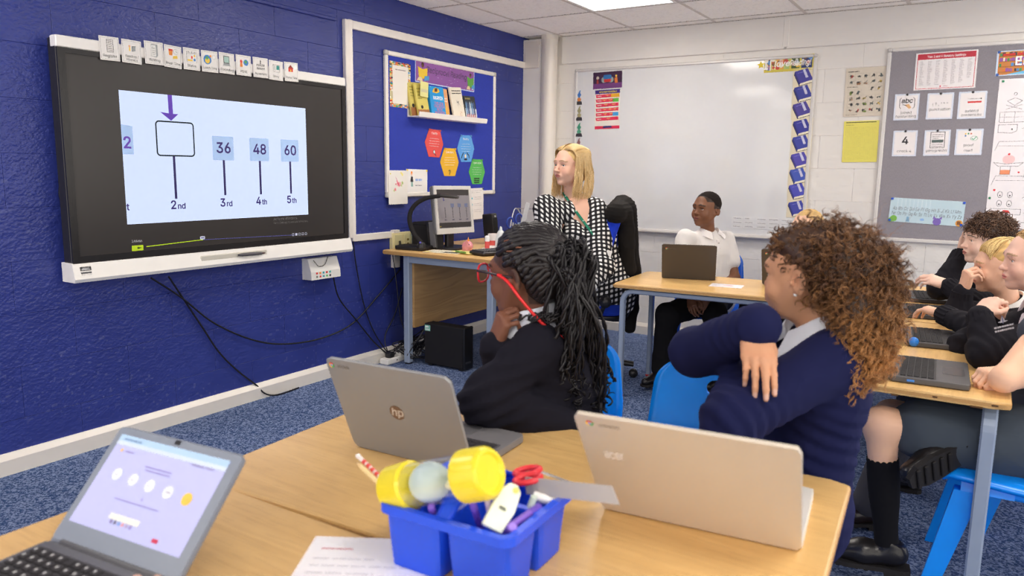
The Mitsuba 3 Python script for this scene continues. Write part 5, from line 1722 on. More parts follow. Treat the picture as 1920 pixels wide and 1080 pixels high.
def roundel(s, x, y, r):
    for q in range(3):
        a0 = q * 2.0944 + .5
        s.poly(affinity.translate(Polygon([(0, 0)] + [(r * math.cos(a0 + t), r * math.sin(a0 + t)) for t in np.linspace(0, 2.0944, 10)]), x, y), LOGO[q], 1)
    s.poly(affinity.translate(Point(0, 0).buffer(r * .46), x, y), C(240, 240, 240), 2)
    s.poly(affinity.translate(Point(0, 0).buffer(r * .36), x, y), C(70, 120, 220), 3)


def outer(A, W, lidh):
    """sheet on the lid's outer face, read from behind"""
    return Sheet(A @ L(-W / 2, 0, .0042), W, lidh)


# grey laptop with the round emblem
k, A, W, lh = laptop('grey laptop with a brown round emblem on its lid, back towards the camera', L(2.129 + .1524 * math.cos(.056), -4.217 + .1524 * math.sin(.056), .64, 183.2), .305, .215, 112, C(120, 118, 120), C(146, 147, 149), C(58, 56, 58), lidh=.221, corner=.016, deckc=C(84, 82, 86))
s = outer(A, W, lh)
s.poly(affinity.translate(Point(0, 0).buffer(.0175), .5 * W, .50 * lh), C(112, 88, 70))
s.text('hp', .5, .468, .085, C(196, 186, 176), bold=True, slant=.22)
s.add(k, 'emblem')
s = outer(A, W, lh)
roundel(s, .05 * W, .925 * lh, .0065)
s.add(k, 'round_mark')
s = outer(A, W, lh)
s.text('chromebook', .15, .91, .035, C(120, 116, 112), maxw=.10)
s.add(k, 'lettering')
# beige-silver laptop
k, A, W, lh = laptop('large silver-beige laptop on the near table, back of its lid towards the camera', L(2.711 + .1675 * math.cos(.11), -4.197 + .1675 * math.sin(.11), .64, 186.3), .335, .232, 126, C(206, 202, 196), C(208, 197, 181), C(60, 58, 60), lidh=.266, corner=.008, deckc=C(196, 192, 188))
s = outer(A, W, lh)
roundel(s, .075 * W, .93 * lh, .0065)
s.add(k, 'round_mark')
s = outer(A, W, lh)
s.text('chromebook', .17, .915, .03, C(150, 142, 132), maxw=.10)
s.add(k, 'lettering')
s = outer(A, W, lh)
s.text('acer', .155, .60, .09, C(240, 236, 230), maxw=.10, bold=True)
s.add(k, 'lettering')
# the lit laptop at the lower left
k, A, W, lh = laptop('grey laptop with its lit lilac screen facing the camera, at the lower left', L(2.053 + .142 * math.cos(.1), -4.814 + .142 * math.sin(.1), .64, 5.75), .284, .205, 133, C(92, 92, 96), C(120, 126, 138), C(50, 48, 50), lidh=.198, screen=C(128, 136, 150), keys_single=True, deckc=C(70, 69, 72))
B = A @ L(W * .445, lh * .17, -.0050) @ L(ry=180)
w, h = W * .875, lh * .755
d = part(k, 'display', (np.array([[0, 0, 0], [w, 0, 0], [w, h, 0], [0, h, 0.0]]), np.array([[0, 1, 2], [0, 2, 3]])), 'vc_matte', B, color=C(150, 150, 190))
scene[d]['emitter'] = lamp_of([.175, .18, .27])
s = Sheet(B, w, h)
s.F = B @ L(0, 0, -.0008)
s.rect(0, .93, 1, 1, C(176, 206, 236), 1)
s.rect(0, .885, 1, .93, C(206, 220, 240), 1)
s.rect(.05, .945, .22, .965, C(120, 150, 190), 2)
s.circ(.085, .83, .02, C(240, 196, 140), 2)
s.rect(.12, .82, .2, .835, C(150, 140, 190), 2)
for q in range(2):
    s.rect(.36 + .02 * q, .72 - .035 * q, .60, .735 - .035 * q, C(150, 144, 200), 2)
for q, x in enumerate((.17, .33, .49, .66, .83)):
    part(k, 'display__button', prism(affinity.translate(Point(0, 0).buffer(.066 * h, quad_segs=6), x * w, (.575 - .012 * q) * h), .0003, .0010), 'vc_print', B, color=C(232, 238, 246) if q < 4 else C(244, 198, 84))
    s.rect(x - .02, .565 - .012 * q, x + .02, .583 - .012 * q, C(150, 140, 170) if q < 4 else C(206, 150, 70), 3)
s.rect(.27, .335, .66, .347, C(150, 144, 200), 2)
s.circ(.49, .40, .012, C(160, 150, 205), 2)
s.rect(.31, .14, .58, .20, C(236, 236, 226), 2)
for q in range(6):
    s.pts([(.34 + .035 * q, .10), (.36 + .035 * q, .10), (.355 + .035 * q, .14), (.345 + .035 * q, .14)], (C(120, 100, 150), C(60, 50, 70), C(110, 150, 210), C(226, 150, 150), C(180, 160, 190), C(140, 120, 180))[q], 3)
s.rect(.74, .05, .79, .09, C(206, 60, 90), 2)
s.scrib(.72, .85, .92, .89, 1, C(150, 146, 190), .5, 3, z=2)
s.add(k, 'display__lettering')
part(k, 'webcam', cbox(.012, .007, .002, .0006, 0, lh * .965, -.0052), 'vc_gloss', A, color=C(24, 24, 28))
# far table laptops
p0, p1 = np.array((1.700, -1.311, 0.650)), np.array((1.981, -1.225, 0.650))
mid = (p0 + p1) / 2
ang = math.degrees(math.atan2(p1[1] - p0[1], p1[0] - p0[0]))
k, A, W, lh = laptop('dark laptop open before the boy in the white polo, lid towards the camera', L(mid[0], mid[1], .64, ang + 180), .295, .20, 117, C(74, 72, 72), C(82, 76, 70), lidh=.214)
s = outer(A, W, lh)
roundel(s, .09 * W, .88 * lh, .0065)
s.add(k, 'round_mark')
s = outer(A, W, lh)
s.text('chromebook', .20, .865, .035, C(112, 106, 100), maxw=.12)
s.add(k, 'lettering')
p = np.array((2.234, -1.207, 0.650))
mid = p + np.array([math.cos(math.radians(5)), math.sin(math.radians(5)), 0]) * .148
k, A, W, lh = laptop('dark laptop on the whiteboard table, half hidden behind the curly-haired girl\'s forehead', L(mid[0], mid[1], .64, 185), .295, .20, 117, C(74, 72, 72), C(82, 76, 70), lidh=.214)
s = outer(A, W, lh)
roundel(s, .09 * W, .88 * lh, .0065)
s.add(k, 'round_mark')
# right-hand row, open towards the children
for q, (x, y, rz, col, lab) in enumerate(((3.035, -2.805, 93, C(78, 77, 79), 'nearest dark laptop on the right table, keyboard in full view'), (3.025, -2.262, 96, C(70, 69, 71), 'second dark laptop on the right table, behind the blue ball'), (2.955, -1.665, 98, C(60, 60, 64), 'third dark laptop on the right, touched by the blond boy\'s hand'), (2.945, -1.20, 98, C(62, 61, 63), 'farthest dark laptop on the right, nearest the white wall'))):
    k, A, W, lh = laptop(lab, L(x, y, .64, rz), .30, .205, 128, col, C(66, 64, 64), C(48, 47, 49), deckc=col * .75)
    if q == 0:
        part(k, 'port', cbox(.020, .003, .006, .001, -.075, -.0, .010), 'vc_plastic', L(x, y, .64, rz) @ L(-.151, -.055, 0, 90) @ L(.075, 0, 0), color=C(60, 130, 220))
        for q2 in (-.10, .10):
            part(k, 'hinge_block', cbox(.02, .012, .010, .002, q2, -.012, .021), 'vc_plastic', L(x, y, .64, rz), color=C(30, 30, 32))

# ------------------------------------------------------------------ people: heads, hands, bodies
def nz(v):
    v = np.asarray(v, float)
    return v / np.linalg.norm(v)


def HM(c, f, up=(0, 0, 1), s=1.0):
    f = nz(f)
    r = nz(np.cross(f, up))
    M = np.eye(4)
    M[:3, 0], M[:3, 1], M[:3, 2], M[:3, 3] = r * s, f * s, np.cross(r, f) * s, c
    return M


def gauss(p, c, r):
    return np.exp(-(((p - np.asarray(c)) / np.asarray(r)) ** 2).sum(-1))


def head(M, skin, child=True, lip=None, brow=None, blush=.25, neck=None, res=.0042, scalp=None, female=True, lids=True, open_=0.0, nose=0.0):
    """head facing +y in the frame M; returns (mesh, colours)"""
    w = 1.05 if child else 1.0
    jw = .90 if child else (.94 if female else 1.0)
    b = Blob(.022)
    b.ell((0, -.018, .038), (.076 * w, .095, .083))
    b.ell((0, .026, .0), (.066 * w, .064, .088), k=.03)
    b.ell((0, .036, -.072), (.050 * jw, .048, .040), k=.035)
    b.ell((0, .070, -.103 if not child else -.097), (.020, .018, .015), k=.022)
    for sx in (-1, 1):
        b.ell((sx * .036, .060, -.036), (.029 * w, .026, .030), k=.02)
        b.cone((sx * .066, .0, -.03), (sx * .052 * jw, .03, -.08), .018, .014, k=.03)
    b.cone((-.036, .080, .024), (.036, .080, .024), .012, .012, k=.02)
    for sx in (-1, 1):
        b.ell((sx * .0325, .096, .003), (.019, .013, .0125), k=.012, sub=True)
        if lids:
            b.ell((sx * .0325, .0755, .0105), (.0165, .0125, .0060), k=.005)
            b.ell((sx * .0325, .0755, -.0085), (.0155, .0115, .0045), k=.005)
    nl = (.106 if child else .114) + nose
    b.cone((0, .086, .010), (0, nl - .006, -.024), .0075, .0100, k=.012)
    b.ell((0, nl, -.029), (.0105, .0105, .0095), k=.008)
    for sx in (-1, 1):
        b.ell((sx * .0115, nl - .012, -.031), (.0075, .0095, .0070), k=.006)
    b.ell((0, .082, -.060), (.026, .0165, .018), k=.014)
    b.ell((0, .0950, -.0560), (.0205, .0070, .0042), k=.006)
    b.ell((0, .0940, -.0660), (.0175, .0072, .0048), k=.006)
    b.ell((0, .1055, -.0610), (.020, .010, .0012 + .005 * open_), k=.003, sub=True)
    for sx in (-1, 1):
        R = L(rx=-8, rz=sx * 18)[:3, :3]
        b.ell((sx * .0835 * w, -.014, -.004), (.0085, .0205, .0330), R, k=.005)
        b.ell((sx * .0915 * w, -.009, -.001), (.0070, .0115, .0200), R, k=.004, sub=True)
        b.ell((sx * .0870 * w, .001, -.008), (.0050, .0050, .0080), R, k=.004)
    if neck is None:
        neck = ((0, -.022, -.07), (0, -.045, -.19), .045, .050)
    b.cone(neck[0], neck[1], neck[2], neck[3], k=.035)
    m = b.mesh(res)
    p = m[0]
    col = np.tile(np.asarray(skin, float), (len(p), 1))

    def mixc(c, t):
        nonlocal col
        t = np.clip(t, 0, 1)[:, None]
        col = col * (1 - t) + np.asarray(c) * t
    if blush:
        for sx in (-1, 1):
            mixc(skin * [1.05, .72, .68], blush * gauss(p, (sx * .042, .080, -.034), (.022, .03, .020)))
        mixc(skin * [1.02, .75, .70], .8 * blush * gauss(p, (0, nl, -.03), (.014, .02, .012)))
    lip = skin * [.95, .58, .55] if lip is None else lip
    lm = ((p[:, 0] / .0215) ** 2 + ((p[:, 2] + .0610) / .0100) ** 2 < 1) & (p[:, 1] > .085)
    mixc(lip, lm * .85)
    inner = (np.abs(p[:, 2] + .0610) < .0022 + .004 * open_) & (np.abs(p[:, 0]) < .020) & (p[:, 1] > .08)
    mixc(lip * .35, inner * .8)
    if brow is not None:
        for sx in (-1, 1):
            x = (p[:, 0] * sx - .033) / .021
            zc = .0250 + .004 * (1 - x * x) - .002 * x
            mixc(brow, ((np.abs(x) < 1) & (np.abs(p[:, 2] - zc) < .0042 * (1.15 - .5 * x.clip(0, 1))) & (p[:, 1] > .06)) * .85)
    for sx in (-1, 1):
        ex = ((p[:, 0] - sx * .0325) / .0165) ** 2 + ((p[:, 2] - .0058) / .0042) ** 2
        mixc(skin * .35, ((ex < 1.0) & (p[:, 1] > .082) & (p[:, 2] > .0035)) * .55)
        mixc(skin * [.8, .55, .5], .6 * gauss(p, (sx * .086 * w, -.008, -.001), (.005, .008, .012)))
    if scalp is not None:
        mixc(scalp[0], scalp[1](p))
    return (p @ M[:3, :3].T + M[:3, 3], m[1]), col


def eyes(key, M, iris, gaze=(0, 1, 0), r=.0122):
    g = nz(gaze)
    for sx in (-1, 1):
        m = trimesh.creation.icosphere(3, r)
        d = m.vertices / np.linalg.norm(m.vertices, axis=1, keepdims=True)
        a = d @ g
        c = np.tile(C(228, 222, 218), (len(d), 1))
        c[a > .885] = iris
        c[a > .965] = C(12, 10, 10)
        part(key, 'eye', (np.array(m.vertices) + [sx * .0325, .0715, .0015], m.faces), 'vc_eye', M, smooth=True, color=c)


def hand(M, skin, side=1, curl=(.35, .45, .3), s=.80, spread=1.0, thumb=(.0, .0), curls=None, res=.0030, nails=True, arm=.05):
    """fingers along +y, back of the hand +z, thumb on the side*x side"""
    b = Blob(.010)
    base = [(.029, .088), (.010, .094), (-.010, .091), (-.028, .081)]
    seg = [(.042, .025, .020), (.047, .029, .021), (.043, .027, .021), (.033, .020, .018)]
    rad = [(.0092, .0082, .0072), (.0095, .0084, .0074), (.0090, .0080, .0070), (.0080, .0071, .0062)]
    wr = np.array([0, 0, 0.0])
    if arm:
        b.cone((0, -arm, 0), (0, .004, 0), .024, .021, k=.015, sq=((0, 0, 1), .78))
    for q, (x, y) in enumerate(base):
        b.cone((x * .60 * side, .008, 0), (x * side, y, .003 - .004 * abs(q - 1)), .0145, .0115, k=.016)
    b.ell((side * .022, .036, -.010), (.016, .028, .013), k=.012)
    b.ell((side * -.022, .045, -.008), (.012, .030, .011), k=.012)
    tips = []
    for q in range(4):
        c = curl if curls is None else curls[q]
        x, y = base[q]
        p = np.array([x * side, y, .003 - .004 * abs(q - 1)])
        a, sp = 0.0, (1.2 - q * .8) * .10 * spread * side
        for i in range(3):
            a += c[i]
            d = np.array([math.sin(sp) * math.cos(a), math.cos(sp) * math.cos(a), -math.sin(a)])
            e = p + d * seg[q][i]
            b.cone(p, e, rad[q][i], rad[q][min(i + 1, 2)] * (1 if i < 2 else .86), k=.0035 if i else .007)
            p = e
        up = np.array([-math.sin(sp) * math.sin(a) * -1, math.sin(a), math.cos(a)])
        up = np.array([math.sin(sp) * math.sin(a), math.cos(sp) * math.sin(a), math.cos(a)])
        tips.append((p - d * .004 + up * rad[q][2] * .8, up))
    t0 = np.array([side * .020, .022, -.006])
    a, o = thumb
    t1 = t0 + np.array([side * (.028 - .012 * o), .030, -.010 - .014 * a])
    t2 = t1 + np.array([side * (.016 - .020 * o), .028, -.006 - .014 * a])
    t3 = t2 + np.array([side * (.004 - .020 * o), .024, -.004 - .012 * a])
    b.cone(t0, t1, .0145, .0115, k=.014).cone(t1, t2, .0108, .0095, k=.004).cone(t2, t3, .0095, .0075, k=.004)
    m = b.mesh(res / s)
    col = np.tile(np.asarray(skin, float), (len(m[0]), 1))
    kn = sum(gauss(m[0], (x * side, y, .012), (.009, .009, .008)) for x, y in base)
    t = np.clip(kn * .35, 0, 1)[:, None]
    col = col * (1 - t) + skin * [.95, .78, .74] * t
    if nails:
        n = vnormals(m)
        for p, up in tips:
            hit = (np.linalg.norm(m[0] - p, axis=1) < .0072) & (n @ up > .35)
            col[hit] = skin * .45 + np.array([.62, .42, .38]) * .55
    S = M.copy()
    S[:3, :3] *= s
    return tf(m, S), col


def HA(w, fd, back):
    y = nz(fd)
    z = np.asarray(back, float)
    z = nz(z - y * (z @ y))
    M = np.eye(4)
    M[:3, 0], M[:3, 1], M[:3, 2], M[:3, 3] = np.cross(y, z), y, z, w
    return M


def cat(*mc):
    """joins (mesh, colours) pairs"""
    return J(*[m for m, c in mc]), np.vstack([c for m, c in mc])


def folds(amp=.006, freq=11, seed=0, extra=None):
    def fn(v):
        a = meshkit.fbm(v * freq + seed, 3, seed) - .5
        b = 1 - np.abs(2 * meshkit.noise(v * [freq * 1.6, freq * 1.6, freq * .9] + 7 * seed, seed + 5) - 1)
        d = amp * (1.6 * a + .9 * (b ** 3 - .3))
        if extra is not None:
            d = d + extra(v)
        return d
    return fn


def creases(c, axis, n=5, length=.12, amp=.006, width=.10):
    """a fan of fine wrinkles across the axis around the point c"""
    c, axis = np.asarray(c, float), nz(axis)

    def fn(v):
        q = v - c
        t = q @ axis
        return amp * np.sin(t / length * n * 2 * np.pi + 3 * meshkit.noise(v * 14, 3)) * np.exp(-(np.linalg.norm(q, axis=1) / width) ** 2)
    return fn


def torso(b, pel, neck, shL, shR, fwd, s=1.0, wide=1.0, deep=.70, k=.045, hipw=.105):
    """trunk from the pelvis to the neck as one flattened volume"""
    pel, neck = np.asarray(pel, float), np.asarray(neck, float)
    mid = pel + (neck - pel) * .45
    ch = pel + (neck - pel) * .74
    r = nz(np.asarray(shR, float) - shL)
    up = nz(neck - pel)
    f = nz(np.cross(up, r))
    w = wide
    b.cone(pel - r * .05 * w, pel + r * .05 * w, hipw * s, hipw * s, k=k, sq=(f, deep + .1))
    b.cone(pel, mid, (hipw + .015) * s * w, .112 * s * w, k=k, sq=(f, deep))
    b.cone(mid, ch, .112 * s * w, .128 * s * w, k=k, sq=(f, deep))
    b.cone(np.asarray(shL) + r * .02 - up * .012, np.asarray(shR) - r * .02 - up * .012, .054 * s, .054 * s, k=k)
    b.cone(ch - r * .06, ch + r * .06, .075 * s, .075 * s, k=k)
    b.cone(ch + up * .03, neck, .075 * s, .048 * s, k=k)
    return b


def limb(b, a, m, e, r, k=.02, bulge=None):
    b.cone(a, m, r[0], r[1], k=k)
    b.cone(m, e, r[2] if len(r) > 3 else r[1], r[-1], k=k)
    return b


def between(a, b, t):
    return np.asarray(a, float) * (1 - t) + np.asarray(b, float) * t


def collar(key, c, up, fwd, r, h=.035, col=None, gap=.5, flare=.012, name='collar', rx=1.0, bsdf='vc_cloth', drop=.0):
    """a turned-down shirt collar: a band around the neck, open at the front"""
    up = nz(up)
    f = nz(np.asarray(fwd, float) - up * (np.asarray(fwd, float) @ up))
    s = np.cross(f, up)
    n = 40
    A = np.linspace(gap * .5, 2 * np.pi - gap * .5, n)
    rows = []
    prof = [(0.0, .010), (.002, h * .62), (.006, h * .70), (.011, h * .60), (.017 + flare * .3, h * .1), (.020 + flare, -h * .35), (.017 + flare, -h * .36), (.010 + flare * .3, h * .0), (.004, h * .2)]
    out = []
    for t in A:
        front = max(math.cos(t), 0) ** 2
        ring = []
        for o, z in prof:
            rad = r + o + .008 * front
            ring.append(np.asarray(c) + (f * math.cos(t) + s * math.sin(t) * rx) * rad + up * (z - (drop + .010) * front - (.016 * front if z < 0 else 0)))
        out.append(ring)
    m = loft(np.array(out), True)
    return part(key, name, m, bsdf, smooth=50, color=WHITE if col is None else col)


def shoe(key, ankle, toe_dir, s=.85, col=C(24, 22, 24), sole=C(34, 32, 33), up=(0, 0, 1), name='shoe', strap=True):
    """leather school shoe; ankle point above the heel, sole s*.075 below it"""
    y = nz(toe_dir)
    z = nz(np.asarray(up, float) - y * (np.asarray(up, float) @ y))
    M = np.eye(4)
    M[:3, 0], M[:3, 1], M[:3, 2], M[:3, 3] = np.cross(y, z) * s, y * s, z * s, ankle
    b = Blob(.02)
    b.cone((0, -.028, -.040), (0, .060, -.050), .034, .036, k=.02)
    b.cone((0, .060, -.050), (0, .150, -.060), .036, .027, k=.025)
    b.cone((0, -.022, -.035), (0, -.015, .000), .032, .033, k=.02)
    b.cut((0, 0, -.076), (0, 0, -1))
    b.cut((0, -.01, .006), (0, -.35, 1))
    k = part(key, name, b.mesh(.006), 'vc_gloss', M, smooth=True, color=col)
    pts = [(-.034, -.05), (-.022, -.068), (.022, -.068), (.034, -.05), (.031, .0), (.040, .07), (.040, .12), (.022, .172), (-.010, .178), (-.034, .15), (-.042, .10), (-.034, .04), (-.031, .0)]
    pg = Polygon(spline(pts + [pts[0]], 48)[:-1, :2] if False else np.array(pts)).buffer(.006).buffer(-.004)
    part(k, 'sole', prism(pg, .014, -.090), 'vc_matte', M, color=sole)
    part(k, 'heel', prism(pg.intersection(sbox(-.1, -.1, .1, .0)), .014, -.102), 'vc_matte', M, color=sole)
    for q in range(9):
        y0 = -.055 + q * .026
        if -.01 < y0 < .03:
            continue
        part(k, 'tread', cbox(.064, .012, .006, .002, 0, y0, -.094 if y0 > 0 else -.105), 'vc_matte', M, color=sole * .8)
    if strap:
        part(k, 'strap', tube(np.array([(x, .050 + .006 * math.cos(x * 40), -.052 + .040 * math.cos(x * 36)) for x in np.linspace(-.036, .036, 12)]), .007, 8, flat_=.5), 'vc_gloss', M, smooth=True, color=col * 1.6)
    return k


def hairmass(fn_prims, col, res=.006, amp=.003, freq=60, seed=0, stretch=(1, 1, 1)):
    """a blob of hair with a streaked surface and streaked colours (head coordinates)"""
    b = Blob(.02)
    fn_prims(b)
    m = b.mesh(res)
    m = disp(m, lambda v: amp * (2 * meshkit.fbm(v * freq * np.array(stretch), 2, seed) - 1))
    t = meshkit.fbm(m[0] * freq * 1.3 * np.array(stretch), 3, seed + 3)[:, None]
    return m, np.asarray(col) * (.55 + .9 * t)

# ------------------------------------------------------------------ girl with braids, black jumper
sk = C(122, 80, 62)
key = thing('person', 'child with long black braids and red-framed glasses, black jumper, chin on hand', 'person')
f1 = nz((-.985, -.02, -.03))
hc = np.array((2.289, -3.774, 0.984))
M1 = HM(hc, f1, (0.10, -.04, 1), .94)
nk = np.array((2.313, -3.758, 0.859))
shL, shR = np.array((2.363, -3.842, 0.819)), np.array((2.264, -3.610, 0.795))
pel = np.array([2.36, -3.66, .47])
elL = np.array((2.300, -3.980, 0.711))
wrL = np.array((2.435, -3.832, 0.631))
elR = np.array((2.243, -3.789, 0.675))
wrR = np.array((2.253, -3.865, 0.813))
fwd = nz(np.cross(nz(nk - pel), nz(shR - shL)))
core = Blob(.03)
torso(core, pel, nk, shL, shR, fwd, .74, 1.0)
limb(core, shL, elL, wrL, (.036, .030, .026), .02)
limb(core, shR, elR, wrR, (.036, .030, .024), .02)
kneeL, kneeR = np.array([2.20, -3.98, .46]), np.array([2.02, -3.80, .46])
ankL, ankR = np.array([2.22, -3.92, .10]), np.array([2.05, -3.74, .10])
core.cone(pel, kneeL, .060, .045).cone(kneeL, ankL, .042, .028).cone(pel, kneeR, .060, .045).cone(kneeR, ankR, .042, .028)
cm = core.mesh(.011)
hm = head(M1, sk, True, blush=.1, brow=C(26, 20, 20), scalp=(C(40, 30, 28), lambda p: ((p[:, 2] > .03 + .5 * (p[:, 1] - .05).clip(-.2, .2)) & (p[:, 1] < .075) | ((p[:, 1] < -.03) & (p[:, 2] > -.07))) * .75))
h1 = hand(HA(wrR, nz(np.array((2.274, -3.864, 0.874)) - wrR), nz(-FWD * .4 + np.array([-.6, -.3, .2]))), sk * 1.1, -1, curls=((.9, 1.2, .7), (1.0, 1.25, .7), (1.05, 1.3, .7), (1.1, 1.3, .7)), s=.82, thumb=(.5, .6))
body = cat((cm, np.tile(sk, (len(cm[0]), 1))), hm, h1)
part(key, 'body', body[0], 'vc_skin', smooth=True, color=body[1])
eyes(key, M1, C(40, 26, 20))
# jumper
jb = Blob(.035)
torso(jb, pel, nk - (nk - pel) * .10, shL, shR, fwd, .98, 1.05, .92)
jb.cone(shL, elL, .058, .052, k=.035).cone(elL, wrL, .054, .044, k=.03)
jb.cone(shR, elR, .056, .050, k=.035).cone(elR, between(elR, wrR, 1.02), .050, .036, k=.03)
jm = jb.mesh(.008)
jm = disp(jm, folds(.0050, 9, 2, lambda v: creases(elL, wrL - shL, 4, .13, .006, .11)(v) + creases(pel + (0, -.05, .12), (0.3, 0, 1), 4, .16, .006, .16)(v)))
part(key, 'jumper', jm, 'vc_knit', smooth=True, color=C(30, 29, 38))
# sleeve seam over the shoulder
seam = spline([between(nk, shL, .72) + (0, -.01, .050), shL + (.035, -.052, .01), between(shL, elL, .35) + (.055, -.035, -.02)], 20)
collar(key, nk + (-.022, 0, .020), nk - pel + np.array([0, 0, .1]), fwd, .064, .048, C(230, 235, 247), .6, .026, drop=.05)
# grey skirt below the table edge
sb = Blob(.03)
sb.cone(pel, between(pel, kneeL, .85), .115, .085).cone(pel, between(pel, kneeR, .85), .115, .085)
part(key, 'skirt', sb.mesh(.012), 'vc_cloth', smooth=True, color=C(60, 62, 70))
shoe(key, ankL, (-.6, -.6, 0))
shoe(key, ankR, (-.8, -.3, 0))
# hair: a close cap, rows of cornrows, a bundle and many twisted braids
rr = np.random.RandomState(31)


def cap1(b):
    b.ell((0, -.022, .042), (.084, .099, .087))
    b.ell((0, -.060, .0), (.074, .060, .075), k=.03)
    b.ell((0, -.085, .055), (.055, .045, .045), k=.03)
    b.ell((0, .085, -.035), (.090, .080, .090), k=.02, sub=True)
    b.ell((-.085, .020, -.035), (.035, .052, .055), k=.02, sub=True)
    b.ell((.085, .020, -.035), (.035, .052, .055), k=.02, sub=True)


cm_, cc_ = hairmass(cap1, C(34, 28, 29), .0055, .0025, 55, 3)
hk = part(key, 'hair', cm_, 'vc_hair', M1, smooth=True, color=cc_)
knot = np.array([0, -.108, .030])


def on_cap(th, ph):
    """point on the cap from the angle across (th) and over the head (ph)"""
    return np.array([.086 * math.sin(th) * math.cos(ph), -.020 + .101 * math.sin(ph), .042 + .089 * math.cos(th) * math.cos(ph)])


rows, rcol = [], []
for th in np.linspace(-2.25, 2.25, 25):
    start = 1.02 - .22 * abs(th) if abs(th) < 1.5 else (.42 if abs(th) < 1.8 else -.35)
    P_ = []
    for t in np.linspace(0, 1, 26):
        ph = start + (-1.25 - start) * t
        q = on_cap(th * (1 - .55 * t), ph)
        q = q * (1 - max(t - .8, 0) * 2.5) + knot * max(t - .8, 0) * 2.5
        P_.append(q)
    P_ = np.array(P_)
    wob = np.sin(np.linspace(0, 40, 26) + th * 9)
    rows.append(tube(P_, .0085 + .0016 * wob, 8))
from scipy.spatial import cKDTree
kd, cn_ = cKDTree(cm_[0]), vnormals(cm_)
for sx in (-1, 1):
    for q in range(9):
        a = np.array([sx * (.080 - .0022 * q), -.022 - .006 * q, .040 - .0145 * q])
        P_ = np.array([a * (1 - t) + knot * t for t in np.linspace(0, 1, 24)])
        P_[:, 2] += .02 * np.sin(np.linspace(0, np.pi, 24))
        i_ = kd.query(P_)[1]
        P_ = cm_[0][i_] + cn_[i_] * .0035
        P_[1:-1] = (P_[:-2] + P_[1:-1] + P_[2:]) / 3
        rows.append(tube(P_, .0078 + .0014 * np.sin(np.linspace(0, 34, 24) + q), 8))
part(hk, 'cornrows', J(*rows), 'vc_hair', M1, smooth=True, color=C(30, 26, 28), kind='stuff')


def twist(P_, r, seed):
    """a two-strand twisted braid along the path"""
    P_ = np.asarray(P_)
    t, u, w = frames(P_)
    n = len(P_)
    ph = np.linspace(0, n * .95, n) + seed
    out = []
    for s_ in (0, math.pi):
        o = (np.cos(ph + s_)[:, None] * u + np.sin(ph + s_)[:, None] * w) * r * .62
        out.append(tube(P_ + o, np.linspace(r * .72, r * .55, n), 5))
    return J(*out)


part(hk, 'parting', J(*[tube(np.array([on_cap(-.95 - .12 * i, ph) * 1.012 for ph in np.linspace(.85 - .16 * i, .30 - .22 * i, 10)]) + [0, 0, .0045], .0022, 5) for i in range(4)], *[tube(np.array([on_cap(th, .46) * 1.03 for th in np.linspace(-.8, -1.3, 8)]), .0025, 5)]), 'vc_skin', M1, smooth=True, color=sk * 1.2, kind='stuff')
Mi = np.linalg.inv(M1)
loc = lambda p: (Mi @ np.r_[np.asarray(p, float), 1])[:3]
strand, red = [], []
ends = [(2.411, -3.821, 0.772), (2.424, -3.797, 0.728), (2.422, -3.756, 0.698), (2.431, -3.708, 0.667), (2.441, -3.675, 0.681), (2.438, -3.648, 0.707), (2.414, -3.646, 0.734), (2.406, -3.677, 0.725), (2.400, -3.700, 0.813), (2.403, -3.771, 0.806)]
for q in range(92):
    e = np.array(ends[q % 10]) + rr.randn(3) * [.014, .014, .030]
    k0 = (M1 @ np.r_[knot + rr.randn(3) * [.020, .014, .020], 1])[:3]
    side = rr.randn(3) * .018
    p1 = k0 + np.array([.032, -.006, .010]) + rr.randn(3) * .014
    p2 = between(k0, e, .35) + np.array([.030, -.018, -.01]) + side
    p3 = between(k0, e, .70) + np.array([.014, -.012, -.01]) + side * .8
    P_ = spline([k0, p1, p2, p3, e], 40)
    P_[28:] += np.cumsum(rr.randn(12, 3) * .0032, 0)
    strand.append(twist(P_, rr.uniform(.0045, .0066), q))
# braids wrapped over the side of the head and behind the ear
for q in range(26):
    s0 = on_cap(-1.15 - .045 * q, .60 - .055 * q)
    a = (M1 @ np.r_[s0 * 1.0, 1])[:3]
    k0 = (M1 @ np.r_[knot + rr.randn(3) * .018, 1])[:3]
    b_ = between(a, k0, .5) + nz(between(a, k0, .5) - hc) * .012
    e = np.array(ends[q % 10]) + rr.randn(3) * .02
    strand.append(twist(spline([a, b_, k0 + rr.randn(3) * .02, between(k0, e, .5) + rr.randn(3) * .02, e], 44), .0068, q))
v_, f_ = J(*strand)
part(hk, 'braids', (v_, f_), 'vc_hair', smooth=True, color=np.tile(C(26, 24, 27), (len(v_), 1)) * (.6 + .9 * meshkit.noise(v_ * 120, 4))[:, None], kind='stuff')
# loose curls at the ends and on the shoulder
cur = []
for q in range(150):
    e = np.array(ends[1 + q % 9]) + rr.randn(3) * [.016, .016, .035]
    r_ = rr.uniform(.006, .012)
    t = np.linspace(0, rr.uniform(6, 12), 16)
    ax = nz(rr.randn(3) * .5 + [0, 0, -1])
    u_ = nz(np.cross(ax, [1, .2, 0]))
    w_ = np.cross(ax, u_)
    cur.append(e + r_ * (np.cos(t)[:, None] * u_ + np.sin(t)[:, None] * w_) + ax * t[:, None] * .004)
for q in range(26):
    e = np.array((2.355, -3.851, 0.892)) + rr.randn(3) * [.02, .015, .006] + np.array([.03, .02, .0]) * rr.rand()
    t = np.linspace(0, 9, 16)
    cur.append(e + .007 * np.c_[np.cos(t), np.sin(t) * .6, np.sin(t * 1.3)] + np.c_[t, t * .5, 0 * t] * .0025)
m_, c_ = strands(np.array(cur), .0024, np.tile(C(24, 22, 25), (len(cur), 1)), 4)
